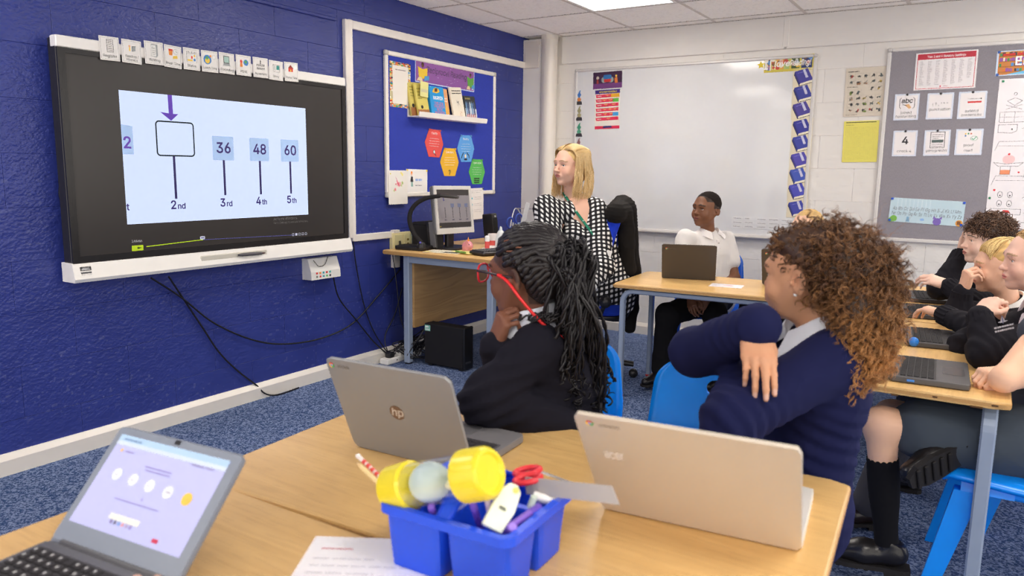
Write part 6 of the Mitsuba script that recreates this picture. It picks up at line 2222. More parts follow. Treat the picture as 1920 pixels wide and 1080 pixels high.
part(hk, 'loose_curls', m_, 'vc_hair', smooth=True, color=c_, kind='stuff')
# glasses with a red strap
gk = thing('glasses', 'red-framed glasses with a red strap, worn by the child with braids', 'glasses')
for sx in (-1, 1):
    a = np.linspace(0, 2 * np.pi, 30)
    se = lambda t, n: np.sign(t) * np.abs(t) ** n
    rim = np.array([(sx * .037 + .030 * se(math.cos(t), .7), .117 - .006 * abs(se(math.cos(t), .7)) * (1 if math.cos(t) * sx > 0 else 0), .002 + .024 * se(math.sin(t), .7)) for t in a])
    part(gk, 'rim', tube(rim, .0028, 8, caps=False), 'vc_gloss', M1, smooth=True, color=C(206, 34, 44))
    part(gk, 'lens', prism(Polygon(rim[:-1, [0, 2]]), .0012), 'clear_plastic', M1 @ np.array([[1, 0, 0, 0], [0, 0, -1, .116], [0, 1, 0, 0], [0, 0, 0, 1.0]]))
    part(gk, 'temple', tube(np.array([(sx * .068, .112, .012), (sx * .083, .06, .010), (sx * .090, .02, .006), (sx * .090, -.008, .004)]), .0030, 8), 'vc_gloss', M1, smooth=True, color=C(44, 32, 34))
    part(gk, 'strap_end', tube(np.array([(sx * .090, .034, .008), (sx * .091, .022, .006)]), .0048, 8), 'vc_gloss', M1, smooth=True, color=C(222, 40, 40))
part(gk, 'bridge', tube(spline([(-.008, .120, .008), (0, .124, .011), (.008, .120, .008)], 8), .0026, 8), 'vc_gloss', M1, smooth=True, color=C(206, 34, 44))
st = spline([(-.0915, .034, .009), (-.099, .0, -.006), (-.100, -.04, -.05), (-.085, -.085, -.105), (-.055, -.12, -.145), (0, -.135, -.16), (.06, -.115, -.14), (.098, -.04, -.06), (.0915, .034, .009)], 60)
part(gk, 'strap', tube(st, .0042, 8), 'vc_gloss', M1, smooth=True, color=C(222, 36, 40))

# ------------------------------------------------------------------ girl with big curly hair, navy jumper
sk = C(203, 149, 115)
key = thing('person', 'child with big curly brown hair in a navy jumper and white collar, arms folded', 'person')
hc = np.array((2.926, -3.664, 1.022))
M2 = HM(hc, (-.95, .16, -.02), (0.06, -.03, 1), .875)
nk = np.array((2.966, -3.639, 0.892))
shL, shR = np.array((3.011, -3.723, 0.868)), np.array((2.893, -3.506, 0.824))
pel = np.array([2.935, -3.62, .47])
elL, wrL = np.array((2.860, -3.952, 0.764)), np.array((2.819, -3.725, 0.802))
elR, wrR = np.array((2.712, -3.738, 0.836)), np.array((2.873, -3.858, 0.933))
fwd = nz(np.cross(nz(nk - pel), nz(shR - shL)))
core = Blob(.03)
torso(core, pel, nk, shL, shR, fwd, .76, 1.0)
limb(core, shL, elL, wrL, (.038, .030, .026), .02)
limb(core, shR, elR, wrR, (.038, .030, .024), .02)
kneeL, kneeR = np.array([2.72, -3.93, .47]), np.array([2.62, -3.78, .47])
ankL, ankR = np.array([2.76, -3.90, .10]), np.array([2.64, -3.76, .10])
for a, b_ in ((kneeL, ankL), (kneeR, ankR)):
    core.cone(pel, a, .060, .045).cone(a, b_, .042, .028)
cm = core.mesh(.011)
hm = head(M2, sk, True, brow=C(90, 62, 44), blush=.2, nose=-.009)
hand2 = hand(HA(wrR, nz(np.array((2.909, -3.939, 0.862)) - wrR), nz(-FWD + np.array([-.1, -.1, .25]))), sk * 1.0, -1, curls=((.10, .25, .15), (.08, .30, .2), (.15, .40, .25), (.25, .5, .3)), s=.84, spread=.15, thumb=(.3, .8), arm=.015)
body = cat((cm, np.tile(sk, (len(cm[0]), 1))), hm, hand2)
part(key, 'body', body[0], 'vc_skin', smooth=True, color=body[1])
eyes(key, M2, C(60, 42, 30))
part(key, 'earring', mv(trimesh.creation.icosphere(2, .0045), -.0825, -.006, -.036), 'vc_gloss', M2, smooth=True, color=C(236, 238, 240))
jb = Blob(.032)
torso(jb, pel, nk - (nk - pel) * .06, shL, shR, fwd, 1.0, 1.02, .80)
jb.cone(shL, elL, .062, .054, k=.035).cone(elL, wrL, .056, .042, k=.022)
jb.cone(shR, elR, .058, .051, k=.035).cone(elR, between(elR, wrR, 1.05), .053, .046, k=.022)
jb.cone(pel + (0, 0, .04), pel + (0, 0, -.01), .120, .118, k=.02, sq=(fwd, .85))
jm = jb.mesh(.0075)
jm = disp(jm, folds(.0040, 10, 5, lambda v: creases(between(shL, pel, .55) + (.03, -.04, 0), nz(np.array([.35, .1, 1])), 6, .20, .003, .15)(v) + creases(elL, elL - shL, 4, .12, .005, .09)(v) + creases(between(elR, wrR, .8), wrR - elR, 4, .12, .003, .07)(v)))
part(key, 'jumper', jm, 'vc_knit', smooth=True, color=C(27, 30, 66))
collar(key, nk + (-.008, 0, .022), nk - pel + np.array([-.06, 0, .04]), fwd, .064, .052, C(236, 239, 247), .6, .034, drop=.035)
sb = Blob(.03)
sb.cone(pel, between(pel, kneeL, .85), .104, .080).cone(pel, between(pel, kneeR, .85), .104, .080)
part(key, 'skirt', sb.mesh(.012), 'vc_cloth', smooth=True, color=C(60, 62, 70))
shoe(key, ankL, (-.8, -.4, 0))
shoe(key, ankR, (-.8, -.4, 0))
# hair
rr = np.random.RandomState(32)


def env2(b):
    b.ell((0, -.030, .036), (.088, .097, .081))
    b.ell((0, -.002, .072), (.077, .086, .056), k=.02)
    b.ell((-.020, -.095, .030), (.078, .076, .088), k=.04)
    b.ell((-.010, -.138, -.03), (.075, .066, .100), k=.04)
    b.ell((-.030, -.135, -.12), (.070, .062, .090), k=.04)
    b.ell((-.045, -.105, -.185), (.045, .042, .060), k=.04)
    b.ell((0, .116, -.046), (.10, .085, .095), k=.02, sub=True)
    for sx in (-1, 1):
        b.ell((sx * .100, .010, -.045), (.042, .056, .075), k=.012, sub=True)
        b.ell((sx * .098, -.008, -.005), (.034, .036, .046), k=.010, sub=True)


bm, bc_ = hairmass(env2, C(62, 42, 32), .008, .006, 40, 6)
hk = part(key, 'hair', bm, 'vc_hair', M2, smooth=True, color=bc_)
ev, en = bm[0], vnormals(bm)
nC, nK, mS = 2500, 4, 19                       # ringlets, strands in each, points along a strand
ok = np.nonzero(np.linalg.norm((ev * [-1, 1, 1] - [.088, .004, -.010]) / [.045, .050, .052], axis=1) > 1)[0]
pick = rr.choice(ok, nC)
root = ev[pick] - en[pick] * rr.uniform(.002, .012, (nC, 1))
out = en[pick]
down = np.clip((.06 - root[:, 2]) / .2, 0, 1)[:, None]
axis = out * np.where(root[:, 1:2] > -.03, .20, .30) + np.array([0, -.35, -.9]) * (.35 + .8 * down) + rr.randn(nC, 3) * .28
axis /= np.linalg.norm(axis, axis=1, keepdims=True)
front = (root[:, 1] > -.03) & (root[:, 2] > .0)
ln = rr.uniform(.032, .068, nC) * np.where(front, .55, 1)
cr = rr.uniform(.0045, .0085, nC) * np.where(front, .6, 1)
turns = rr.uniform(1.5, 3.0, nC)
u_ = np.cross(axis, rr.randn(nC, 3))
u_ /= np.linalg.norm(u_, axis=1, keepdims=True)
w_ = np.cross(axis, u_)
t = np.linspace(0, 1, mS)
ph0 = rr.rand(nC, 1) * 6.3
tip = np.clip((.03 - root[:, 2]) / .20, 0, 1)[:, None] * .75 + rr.rand(nC, 1) * .30
dark, light = C(70, 45, 32), C(186, 132, 78)
PP, CC = [], []
for q in range(nK):
    ph = turns[:, None] * 2 * np.pi * t + ph0 + q * .35 + rr.randn(nC, 1) * .15
    P_ = root[:, None] + rr.randn(nC, 1, 3) * .0013 + axis[:, None] * (ln[:, None] * t)[..., None] + (cr * rr.uniform(.8, 1.15, nC))[:, None, None] * np.minimum(t * 4, 1)[None, :, None] * (np.cos(ph)[..., None] * u_[:, None] + np.sin(ph)[..., None] * w_[:, None])
    PP.append(P_)
    col = (dark * (1 - tip) + light * tip) * rr.uniform(.7, 1.25, (nC, 1))
    CC.append(col[:, None] * (.75 + .45 * t)[None, :, None])
m_, c_ = strands(np.vstack(PP), rr.uniform(.0007, .0012, nC * nK), np.vstack(CC), 3)
part(hk, 'curls', m_, 'vc_hair', M2, smooth=True, color=c_, kind='stuff')
# frizz standing off the outline
nF = 700
pick = rr.choice(len(ev), nF)
keep = (ev[pick][:, 1] < -.03) & (ev[pick][:, 2] > -.10)
pick = pick[keep]
nF = len(pick)
root = ev[pick]
ax = en[pick] + rr.randn(nF, 3) * .5
t = np.linspace(0, 1, 12)
P_ = root[:, None] + ax[:, None] * (rr.uniform(.015, .045, nF)[:, None] * t)[..., None] + .004 * np.sin(t * 14 + rr.rand(nF, 1) * 6)[..., None] * rr.randn(nF, 1, 3)
m_, c_ = strands(P_, .00045, np.tile(C(150, 108, 70), (nF, 1)), 3)
part(hk, 'frizz', m_, 'vc_hair', M2, smooth=True, color=c_, kind='stuff')

# ------------------------------------------------------------------ teacher
sk = C(226, 180, 156)
key = thing('person', 'adult with long blonde hair in a black and white checked top, seated at the desk', 'person')
hc = np.array((1.189, -1.507, 1.267))
M3 = HM(hc, (-.30, -.955, -.03), (.03, .02, 1), .93)
nk = hc + np.array([.035, .05, -.205])
shR, shL = np.array((1.111, -1.625, 1.026)), np.array((1.316, -1.426, 1.014))
pel = np.array([1.36, -1.36, .52])
elR, wrR = np.array((1.187, -1.699, 0.757)), np.array([.90, -1.48, .775])
elL, wrL = np.array((1.425, -1.558, 0.708)), np.array((1.393, -1.743, 0.592))
fwd = nz(np.cross(nz(nk - pel), nz(shR - shL)))
core = Blob(.03)
torso(core, pel, nk, shL, shR, fwd, .93, 1.0)
core.cone(nk + (0, 0, -.03), nk + fwd * .06 + np.array([0, 0, -.16]), .062, .075, k=.05)
limb(core, shL, elL, wrL, (.044, .036, .026), .02)
limb(core, shR, elR, wrR, (.044, .036, .026), .02)
ld = nz((-.97, .10, 0))
kL, kR = pel + ld * .46 + np.array([0, -.08, .0]), pel + ld * .46 + np.array([0, .09, .0])
kL[2] = kR[2] = .50
aL, aR = kL + [.0, 0, -.40], kR + [.02, 0, -.40]
core.cone(pel, kL, .085, .055).cone(kL, aL, .052, .036).cone(pel, kR, .085, .055).cone(kR, aR, .052, .036)
cm = core.mesh(.012)
hm = head(M3, sk, False, brow=C(164, 126, 96), blush=.3, neck=((0, -.020, -.07), (0, -.042, -.21), .050, .056), res=.0036, lip=C(196, 112, 104))
h1 = hand(HA(wrR, (-.9, .35, -.12), (0, 0, 1)), sk, -1, curl=(.3, .4, .3), s=.95)
h2 = hand(HA(wrL, (-.6, -.5, -.2), (.1, -.2, 1)), sk, 1, curl=(.4, .5, .3), s=.95)
body = cat((cm, np.tile(sk, (len(cm[0]), 1))), hm, h1, h2)
part(key, 'body', body[0], 'vc_skin', smooth=True, color=body[1])
eyes(key, M3, C(90, 120, 140), (-.18, 1, 0))
part(key, 'earring', mv(trimesh.creation.icosphere(2, .004), .082, -.008, -.036), 'vc_gloss', M3, smooth=True, color=C(236, 220, 190))
# checked top: u runs around the body, v up
ax0, ax1 = pel.copy(), nk.copy()


CKX, CKY = float(nk[0]), float(nk[1])


def f_check(p, n, uv):
    # woven check on the cloth: stripes along two directions of the garment
    a = (p.x * .82 + p.y * .57) / .029 + .5 * FB(p.x * 7, p.y * 7, p.z * 7, 2)
    v = p.z * .95 + .3 * (p.x * .82 + p.y * .57) - .8 * dr.sqrt(dr.square(p.x - CKX) + dr.square(p.y - CKY))
    b = v / .029 + .5 * FB(p.x * 6 + 9, p.y * 6, p.z * 6, 2)
    fa, fb = a - dr.floor(a), b - dr.floor(b)
    sa = SS(.42, .47, fa) * (1 - SS(.95, 1.0, fa))
    sb = SS(.42, .47, fb) * (1 - SS(.95, 1.0, fb))
    return MX(MX([.012, .012, .014], [.10, .10, .105], dr.maximum(sa, sb) * .25), [.83, .82, .80], sa * sb)


scene['checked_cloth'] = pr(.9, .15, mikit.proc(f_check), sheen=.3)
jb = Blob(.045)
torso(jb, pel, nk - (nk - pel) * .16, shL + (0, 0, -.004), shR + (0, 0, -.004), fwd, 1.10, 1.12, .86, hipw=.125)
ch = between(pel, nk, .66)
for sx in (-1, 1):
    jb.ell(ch + fwd * .085 + nz(shR - shL) * sx * .075, .075, k=.04)
jb.cone(shL, elL, .074, .078, k=.04).cone(elL, wrL, .078, .062, k=.03)
jb.cone(shR, elR, .074, .076, k=.04).cone(elR, wrR, .074, .058, k=.03)
jb.cone(between(pel, nk, .25), pel + (0, 0, .02), .155, .175, k=.05, sq=(fwd, .85))
jb.cut(pel + (0, 0, -.10), (0, 0, -1))
jb.cone(nk + fwd * .085 + np.array([0, 0, .04]), nk + fwd * .165 + np.array([0, 0, -.15]), .062, .022, k=.02, sub=True)
jm = jb.mesh(.010)
jm = disp(jm, folds(.007, 7, 8, lambda v: creases(elL, (0, .2, 1), 4, .16, .005, .14)(v)))
part(key, 'checked_top', jm, 'checked_cloth', smooth=True)
tb = Blob(.03)
tb.cone(pel, kL, .10, .07).cone(kL, aL + (0, 0, .06), .066, .052).cone(pel, kR, .10, .07).cone(kR, aR + (0, 0, .06), .066, .052)
part(key, 'trousers', tb.mesh(.012), 'vc_cloth', smooth=True, color=C(34, 34, 40))
shoe(key, aL, ld, 1.0)
shoe(key, aR, ld, 1.0)
# lanyard
up = nz(nk - pel)
r_ = nz(shR - shL)
chest = between(pel, nk, .62) + fwd * .175
for sx in (-1, 1):
    P_ = spline([nk + r_ * .062 * sx - fwd * .03 + up * .05, nk + r_ * .070 * sx + fwd * .035 + up * .012, between(nk, chest, .45) + r_ * .048 * sx + fwd * .045, chest + r_ * .008 * sx + fwd * .012], 26)
    part(key, 'lanyard', tube(P_, .009, 8, flat_=.22), 'vc_cloth', smooth=True, color=C(40, 116, 92))
    for q in range(5):
        part(key, 'lanyard_mark', mv(trimesh.creation.icosphere(1, .0042), *(P_[6 + q * 4] + fwd * .004)), 'vc_cloth', color=C(214, 230, 222))
# hair
rr = np.random.RandomState(33)


def env3(b):
    b.ell((0, -.024, .040), (.085, .102, .088))
    b.ell((0, -.060, -.02), (.080, .070, .10), k=.03)
    b.ell((0, .100, -.038), (.074, .085, .098), k=.02, sub=True)


bm, bc_ = hairmass(env3, C(216, 182, 122), .006, .002, 50, 8, (1.6, .5, .5))
hk = part(key, 'hair', bm, 'vc_hair', M3, smooth=True, color=bc_)
nS, mS = 1500, 26
out = []
cols = []
for q in range(nS):
    sx = 1 if rr.rand() < .58 else -1
    ph = rr.uniform(-1.15, .95)                 # along the parting from front to crown and back
    y0 = -.024 + .100 * math.sin(ph)
    z0 = .040 + .090 * math.cos(ph)
    th0 = rr.uniform(.02, .35)
    side = rr.uniform(1.25, 1.55)
    yb = np.interp(ph, [-1.15, -.4, .4, .95], [-.095, -.065, -.015, .030])
    P_ = []
    for t in np.linspace(0, 1, 9):
        a = th0 + (side - th0) * t
        w = math.cos(ph * (1 - .55 * t))
        P_.append((sx * (.004 + .0885 * math.sin(a)), y0 * (1 - t) + yb * t, .040 + (.092 * math.cos(a)) * (w * (1 - t) + t)))
    e0 = np.array(P_[-1])
    ln = rr.uniform(.17, .235) * (1.0 if sx > 0 else 1.0)
    fw = np.interp(yb, [-.1, .03], [-.010, .030])
    for t in np.linspace(.15, 1, 8):
        P_.append(e0 + np.array([sx * (.012 * math.sin(2.2 * t) - .012 * t), fw * t - .020 * math.sin(3 * t) * (yb < -.03), -.030 - ln * t]) + rr.randn(3) * .0015)
    P_ = spline(P_, mS)
    out.append(P_)
    base = C(206, 170, 112) * rr.uniform(.68, 1.15) if rr.rand() < .6 else C(228, 198, 146) * rr.uniform(.85, 1.1)
    cols.append(base[None] * np.linspace(.80, 1.10, mS)[:, None])
m_, c_ = strands(np.array(out), .0022, np.array(cols), 4)
part(hk, 'strands', m_, 'vc_hair', M3, smooth=True, color=c_, kind='stuff')

# office chair with a cardigan over its back
k = thing('office_chair', 'blue office chair with black frame under the teacher', 'chair')
bdir = nz((.95, .30, 0))
bc0 = np.array((1.393, -1.316, 0.826))
seat_c = np.array([pel[0] - .10, pel[1] + .04, .45])
F = np.eye(4)
F[:3, 0] = np.cross([0, 0, 1], bdir)
F[:3, 1], F[:3, 2], F[:3, 3] = bdir, (0, 0, 1), (0, 0, 0)
SM = F.copy()
SM[:3, 3] = seat_c
part(k, 'seat', mv(slab(rrect(.46, .44, .10, 8), .07, .02), z=-.035), 'vc_cloth', SM, smooth=40, color=C(34, 62, 178))
part(k, 'seat_pan', mv(slab(rrect(.42, .40, .09, 8), .02, .006), z=-.058), 'vc_plastic', SM, smooth=40, color=BLACK)
BM = F.copy()
BM[:3, 2] = nz(np.array([0, 0, 1]) + bdir * .26)
BM[:3, 1] = np.cross(BM[:3, 2], BM[:3, 0])
BM[:3, 3] = bc0
b = Blob(.02)
for z in np.linspace(-.27, .20, 14):
    b.cone((-.13, .01 + .0, z), (.13, .01, z), .040 if z < .18 else .032, k=.04)
b.ell((0, -.10, 0), (.30, .09, .4), k=.03, sub=True)
part(k, 'backrest', b.mesh(.008), 'vc_cloth', BM, smooth=True, color=C(32, 60, 190))
part(k, 'back_bar', tube(spline([bc0 + bdir * .06 + (0, 0, .05), bc0 + bdir * .085 + (0, 0, -.25), seat_c + bdir * .2 + (0, 0, -.07), seat_c + (0, 0, -.07)], 20), .022, 10), 'vc_plastic', smooth=True, color=BLACK)
part(k, 'gas_lift', mv(lathe([(0, 0), (.026, 0), (.026, .30), (0, .30)], 16), seat_c[0], seat_c[1], .08), 'vc_metal', smooth=40, color=C(120, 120, 122))
for q in range(5):
    a = q * 2 * math.pi / 5 + .4
    d = np.array([math.cos(a), math.sin(a), 0])
    part(k, 'base_arm', tube(np.array([[seat_c[0], seat_c[1], .11] + d * .02, [seat_c[0], seat_c[1], .085] + d * .27]), [.024, .016], 10), 'vc_plastic', smooth=40, color=BLACK)
    part(k, 'castor', mv(trimesh.creation.icosphere(2, .028), *([seat_c[0], seat_c[1], .029] + d * .27)), 'vc_plastic', smooth=True, color=BLACK)
part(k, 'lever_knob', mv(trimesh.creation.icosphere(2, .035), *np.array((1.480, -1.583, 0.517))), 'vc_plastic', smooth=True, color=C(28, 27, 30))
part(k, 'lever', tube(np.array([(1.478, -1.586, 0.505), (1.443, -1.561, 0.437), seat_c + (0, -.1, -.05)]), .012, 8), 'vc_plastic', smooth=True, color=BLACK)
# cardigan
ck = thing('cardigan', 'black knitted cardigan hung over the back of the teacher\'s chair', 'cardigan')
b = Blob(.03)
top = bc0 + np.array([0, 0, .21])
ux = F[:3, 0]
p = lambda u, v, w: top + ux * u + bdir * v + np.array([0, 0, w])
b.cone(p(-.16, .03, -.03), p(.17, .03, .0), .058, .062, k=.04)
b.cone(p(-.06, .07, -.05), p(-.02, .095, -.36), .050, .045, k=.05)
b.cone(p(.10, .07, -.04), p(.12, .10, -.42), .055, .050, k=.05)
b.cone(p(.08, .10, -.36), p(.14, .105, -.62), .050, .042, k=.04)
b.cone(p(.14, .105, -.62), p(.15, .10, -.74), .042, .036, k=.03)
b.cone(p(-.08, -.045, -.06), p(-.06, -.055, -.36), .045, .035, k=.03)
b.cone(p(.08, -.045, -.06), p(.08, -.055, -.36), .045, .035, k=.03)
cm_ = b.mesh(.009)
cm_ = disp(cm_, folds(.008, 9, 14, lambda v: .0022 * np.sin(v[:, 2] * 330 + 25 * v[:, 0]) * (v[:, 2] > top[2] - .16)))
part(ck, 'body', cm_, 'vc_knit', smooth=True, color=C(32, 30, 29))
part(ck, 'care_label', cbox(.03, .004, .05, .001), 'vc_cloth', L(*np.array((1.478, -1.559, 0.778)), 30, ry=12), color=C(232, 230, 226))

# ------------------------------------------------------------------ boy in the white polo shirt
sk = C(120, 80, 58)
key = thing('person', 'child with cropped black hair in a white polo shirt, sitting behind the whiteboard table', 'person')
hc = np.array((1.794, -0.873, 1.016))
M4 = HM(hc, (-.36, -.93, .05), (.02, .02, 1), .88)
nk = hc + np.array([.012, .035, -.148])
shR, shL = np.array((1.711, -0.992, 0.848)), np.array((1.882, -0.720, 0.833))
pel = np.array([1.86, -.86, .47])
kR, kL = np.array((1.756, -1.339, 0.438)), np.array((1.971, -1.167, 0.442))
aR, aL = np.array((1.722, -1.313, 0.116)), np.array([kL[0] + .02, kL[1] + .06, .09])
hnd = np.array((1.886, -1.267, 0.515))
elR, elL = np.array([1.70, -1.05, .66]), np.array((1.969, -0.803, 0.604))
wrR, wrL = hnd + [-.035, .03, .035], hnd + [.055, .05, .03]
fwd = nz(np.cross(nz(nk - pel), nz(shR - shL)))
core = Blob(.03)
torso(core, pel, nk, shL, shR, fwd, .76, 1.0)
limb(core, shL, elL, wrL, (.038, .033, .024), .02)
limb(core, shR, elR, wrR, (.038, .033, .024), .02)
core.cone(pel, kL, .062, .048).cone(kL, aL, .044, .030).cone(pel, kR, .062, .048).cone(kR, aR, .044, .030)
cm = core.mesh(.010)
hm = head(M4, sk, True, brow=C(30, 22, 20), blush=.12, res=.0036, lip=C(140, 84, 76), open_=.15, scalp=(C(34, 28, 26), lambda p: ((p[:, 2] > .052 - .9 * (p[:, 1] - .062).clip(-.3, 0) * 0) & (p[:, 1] < .062) & (np.abs(p[:, 0]) < .2) | ((p[:, 1] < .012) & (p[:, 2] > .010)) | ((p[:, 1] < -.045) & (p[:, 2] > -.055))) * .9))
ha = hand(HA(wrR, (.25, -.45, -.75), (-.2, -.9, .3)), sk, -1, curl=(.5, .6, .4), s=.80)
hb = hand(HA(wrL, (-.35, -.45, -.75), (.2, -.9, .3)), sk, 1, curl=(.5, .7, .4), s=.80)
body = cat((cm, np.tile(sk, (len(cm[0]), 1))), hm, ha, hb)
part(key, 'body', body[0], 'vc_skin', smooth=True, color=body[1])
eyes(key, M4, C(36, 24, 20), (-.25, 1, .18))


def cap4(b):
    b.ell((0, -.019, .0405), (.0815, .0975, .0855))
    b.ell((0, .098, .0), (.12, .060, .075), k=.008, sub=True)
    b.ell((0, .05, -.06), (.14, .075, .075), k=.008, sub=True)
    b.ell((0, -.02, -.10), (.14, .16, .075), k=.008, sub=True)


bm, bc_ = hairmass(cap4, C(36, 30, 28), .0045, .0012, 160, 9)
part(key, 'hair', bm, 'vc_cloth', M4, smooth=True, color=bc_)
jb = Blob(.03)
torso(jb, pel, nk - (nk - pel) * .09, shL, shR, fwd, .98, 1.02, .80)
jb.cone(shL, between(shL, elL, .58), .050, .056, k=.03)
jb.cone(shR, between(shR, elR, .66), .050, .054, k=.03)
jm = disp(jb.mesh(.008), folds(.005, 10, 10))
part(key, 'polo_shirt', jm, 'vc_cloth', smooth=True, color=C(222, 219, 217))
collar(key, nk + (0, 0, .012), nk - pel, fwd, .052, .034, C(240, 237, 236), .9, .022, drop=.022)
part(key, 'placket', cbox(.026, .008, .09, .003), 'vc_cloth', FR(nk + fwd * .096 + np.array([0, 0, -.085]), np.cross([0, 0, 1], -fwd) * -1, fwd), color=C(228, 224, 222))
for q in range(2):
    part(key, 'button', mv(trimesh.creation.icosphere(1, .0045), *(nk + fwd * (.100 + .008 * q) + np.array([0, 0, -.06 - .035 * q]))), 'vc_gloss', color=C(210, 206, 204))
tb = Blob(.03)
tb.cone(pel, kL, .088, .066).cone(kL, aL, .062, .056).cone(pel, kR, .088, .066).cone(kR, aR, .062, .056)
tb.ell(pel, (.13, .10, .08))
part(key, 'trousers', disp(tb.mesh(.008), folds(.006, 9, 3)), 'vc_cloth', smooth=True, color=C(24, 23, 25))
shoe(key, aR + (0, 0, -.012), (-.35, -.9, 0))
shoe(key, aL + (0, 0, -.012), (-.1, -.95, 0))
# the fair-haired child beside him
sk = C(232, 188, 160)
key = thing('person', 'fair-haired child at the whiteboard table, almost hidden behind the curly-haired girl', 'person')
hc = np.array((2.357, -0.773, 0.928))
M = HM(hc, (-.55, -.82, 0), (0, 0, 1), .87)
nk = hc + np.array([.01, .03, -.16])
shR, shL = nk + [-.14, -.03, -.05], nk + [.13, .05, -.05]
pel = np.array([hc[0], hc[1] + .10, .47])
elR, elL = shR + [-.06, -.08, -.22], shL + [.06, -.06, -.22]
hnd = np.array((2.187, -1.029, 0.452))
wrR, wrL = hnd + [.05, .03, .03], hnd + [.14, .04, .04]
kR, kL = pel + [-.22, -.34, .0], pel + [-.02, -.40, 0]
aR, aL = kR + [.0, .02, -.38], kL + [0, .04, -.38]
fwd = nz(np.cross(nz(nk - pel), nz(shR - shL)))
core = Blob(.03)
torso(core, pel, nk, shL, shR, fwd, .76)
limb(core, shL, elL, wrL, (.038, .033, .024), .02)
limb(core, shR, elR, wrR, (.038, .033, .024), .02)
core.cone(pel, kL, .062, .048).cone(kL, aL, .044, .030).cone(pel, kR, .062, .048).cone(kR, aR, .044, .030)
cm = core.mesh(.012)
hm = head(M, sk, True, brow=C(170, 136, 96), res=.005)
ha = hand(HA(wrR, (-.4, -.5, -.6), (-.2, -.9, .3)), sk * .8, -1, curl=(.5, .6, .4), s=.80, res=.004)
hb = hand(HA(wrL, (-.6, -.4, -.6), (.2, -.9, .3)), sk * .8, 1, curl=(.5, .7, .4), s=.80, res=.004)
body = cat((cm, np.tile(sk, (len(cm[0]), 1))), hm, ha, hb)
part(key, 'body', body[0], 'vc_skin', smooth=True, color=body[1])
eyes(key, M, C(90, 110, 120))
jb = Blob(.03)
torso(jb, pel, nk - (nk - pel) * .09, shL, shR, fwd, .98, 1.02, .80)
jb.cone(shL, elL, .056, .050).cone(elL, wrL, .048, .038).cone(shR, elR, .056, .050).cone(elR, wrR, .048, .038)
part(key, 'jumper', disp(jb.mesh(.010), folds(.005, 10, 11)), 'vc_knit', smooth=True, color=C(32, 32, 44))
tb = Blob(.03)
tb.cone(pel, kL, .088, .066).cone(kL, aL, .062, .056).cone(pel, kR, .088, .066).cone(kR, aR, .062, .056)
part(key, 'trousers', tb.mesh(.011), 'vc_cloth', smooth=True, color=C(30, 30, 34))
shoe(key, aR + (0, 0, -.012), (-.4, -.9, 0))
shoe(key, aL + (0, 0, -.012), (-.4, -.9, 0))


def cap5(b):
    b.ell((0, -.022, .042), (.083, .100, .086))
    b.ell((0, -.055, .0), (.074, .060, .080), k=.03)
    b.ell((0, .100, -.030), (.095, .085, .090), k=.02, sub=True)


bm, bc_ = hairmass(cap5, C(206, 170, 112), .006, .0025, 60, 10, (1.5, .6, .6))
part(key, 'hair', bm, 'vc_hair', M, smooth=True, color=bc_)

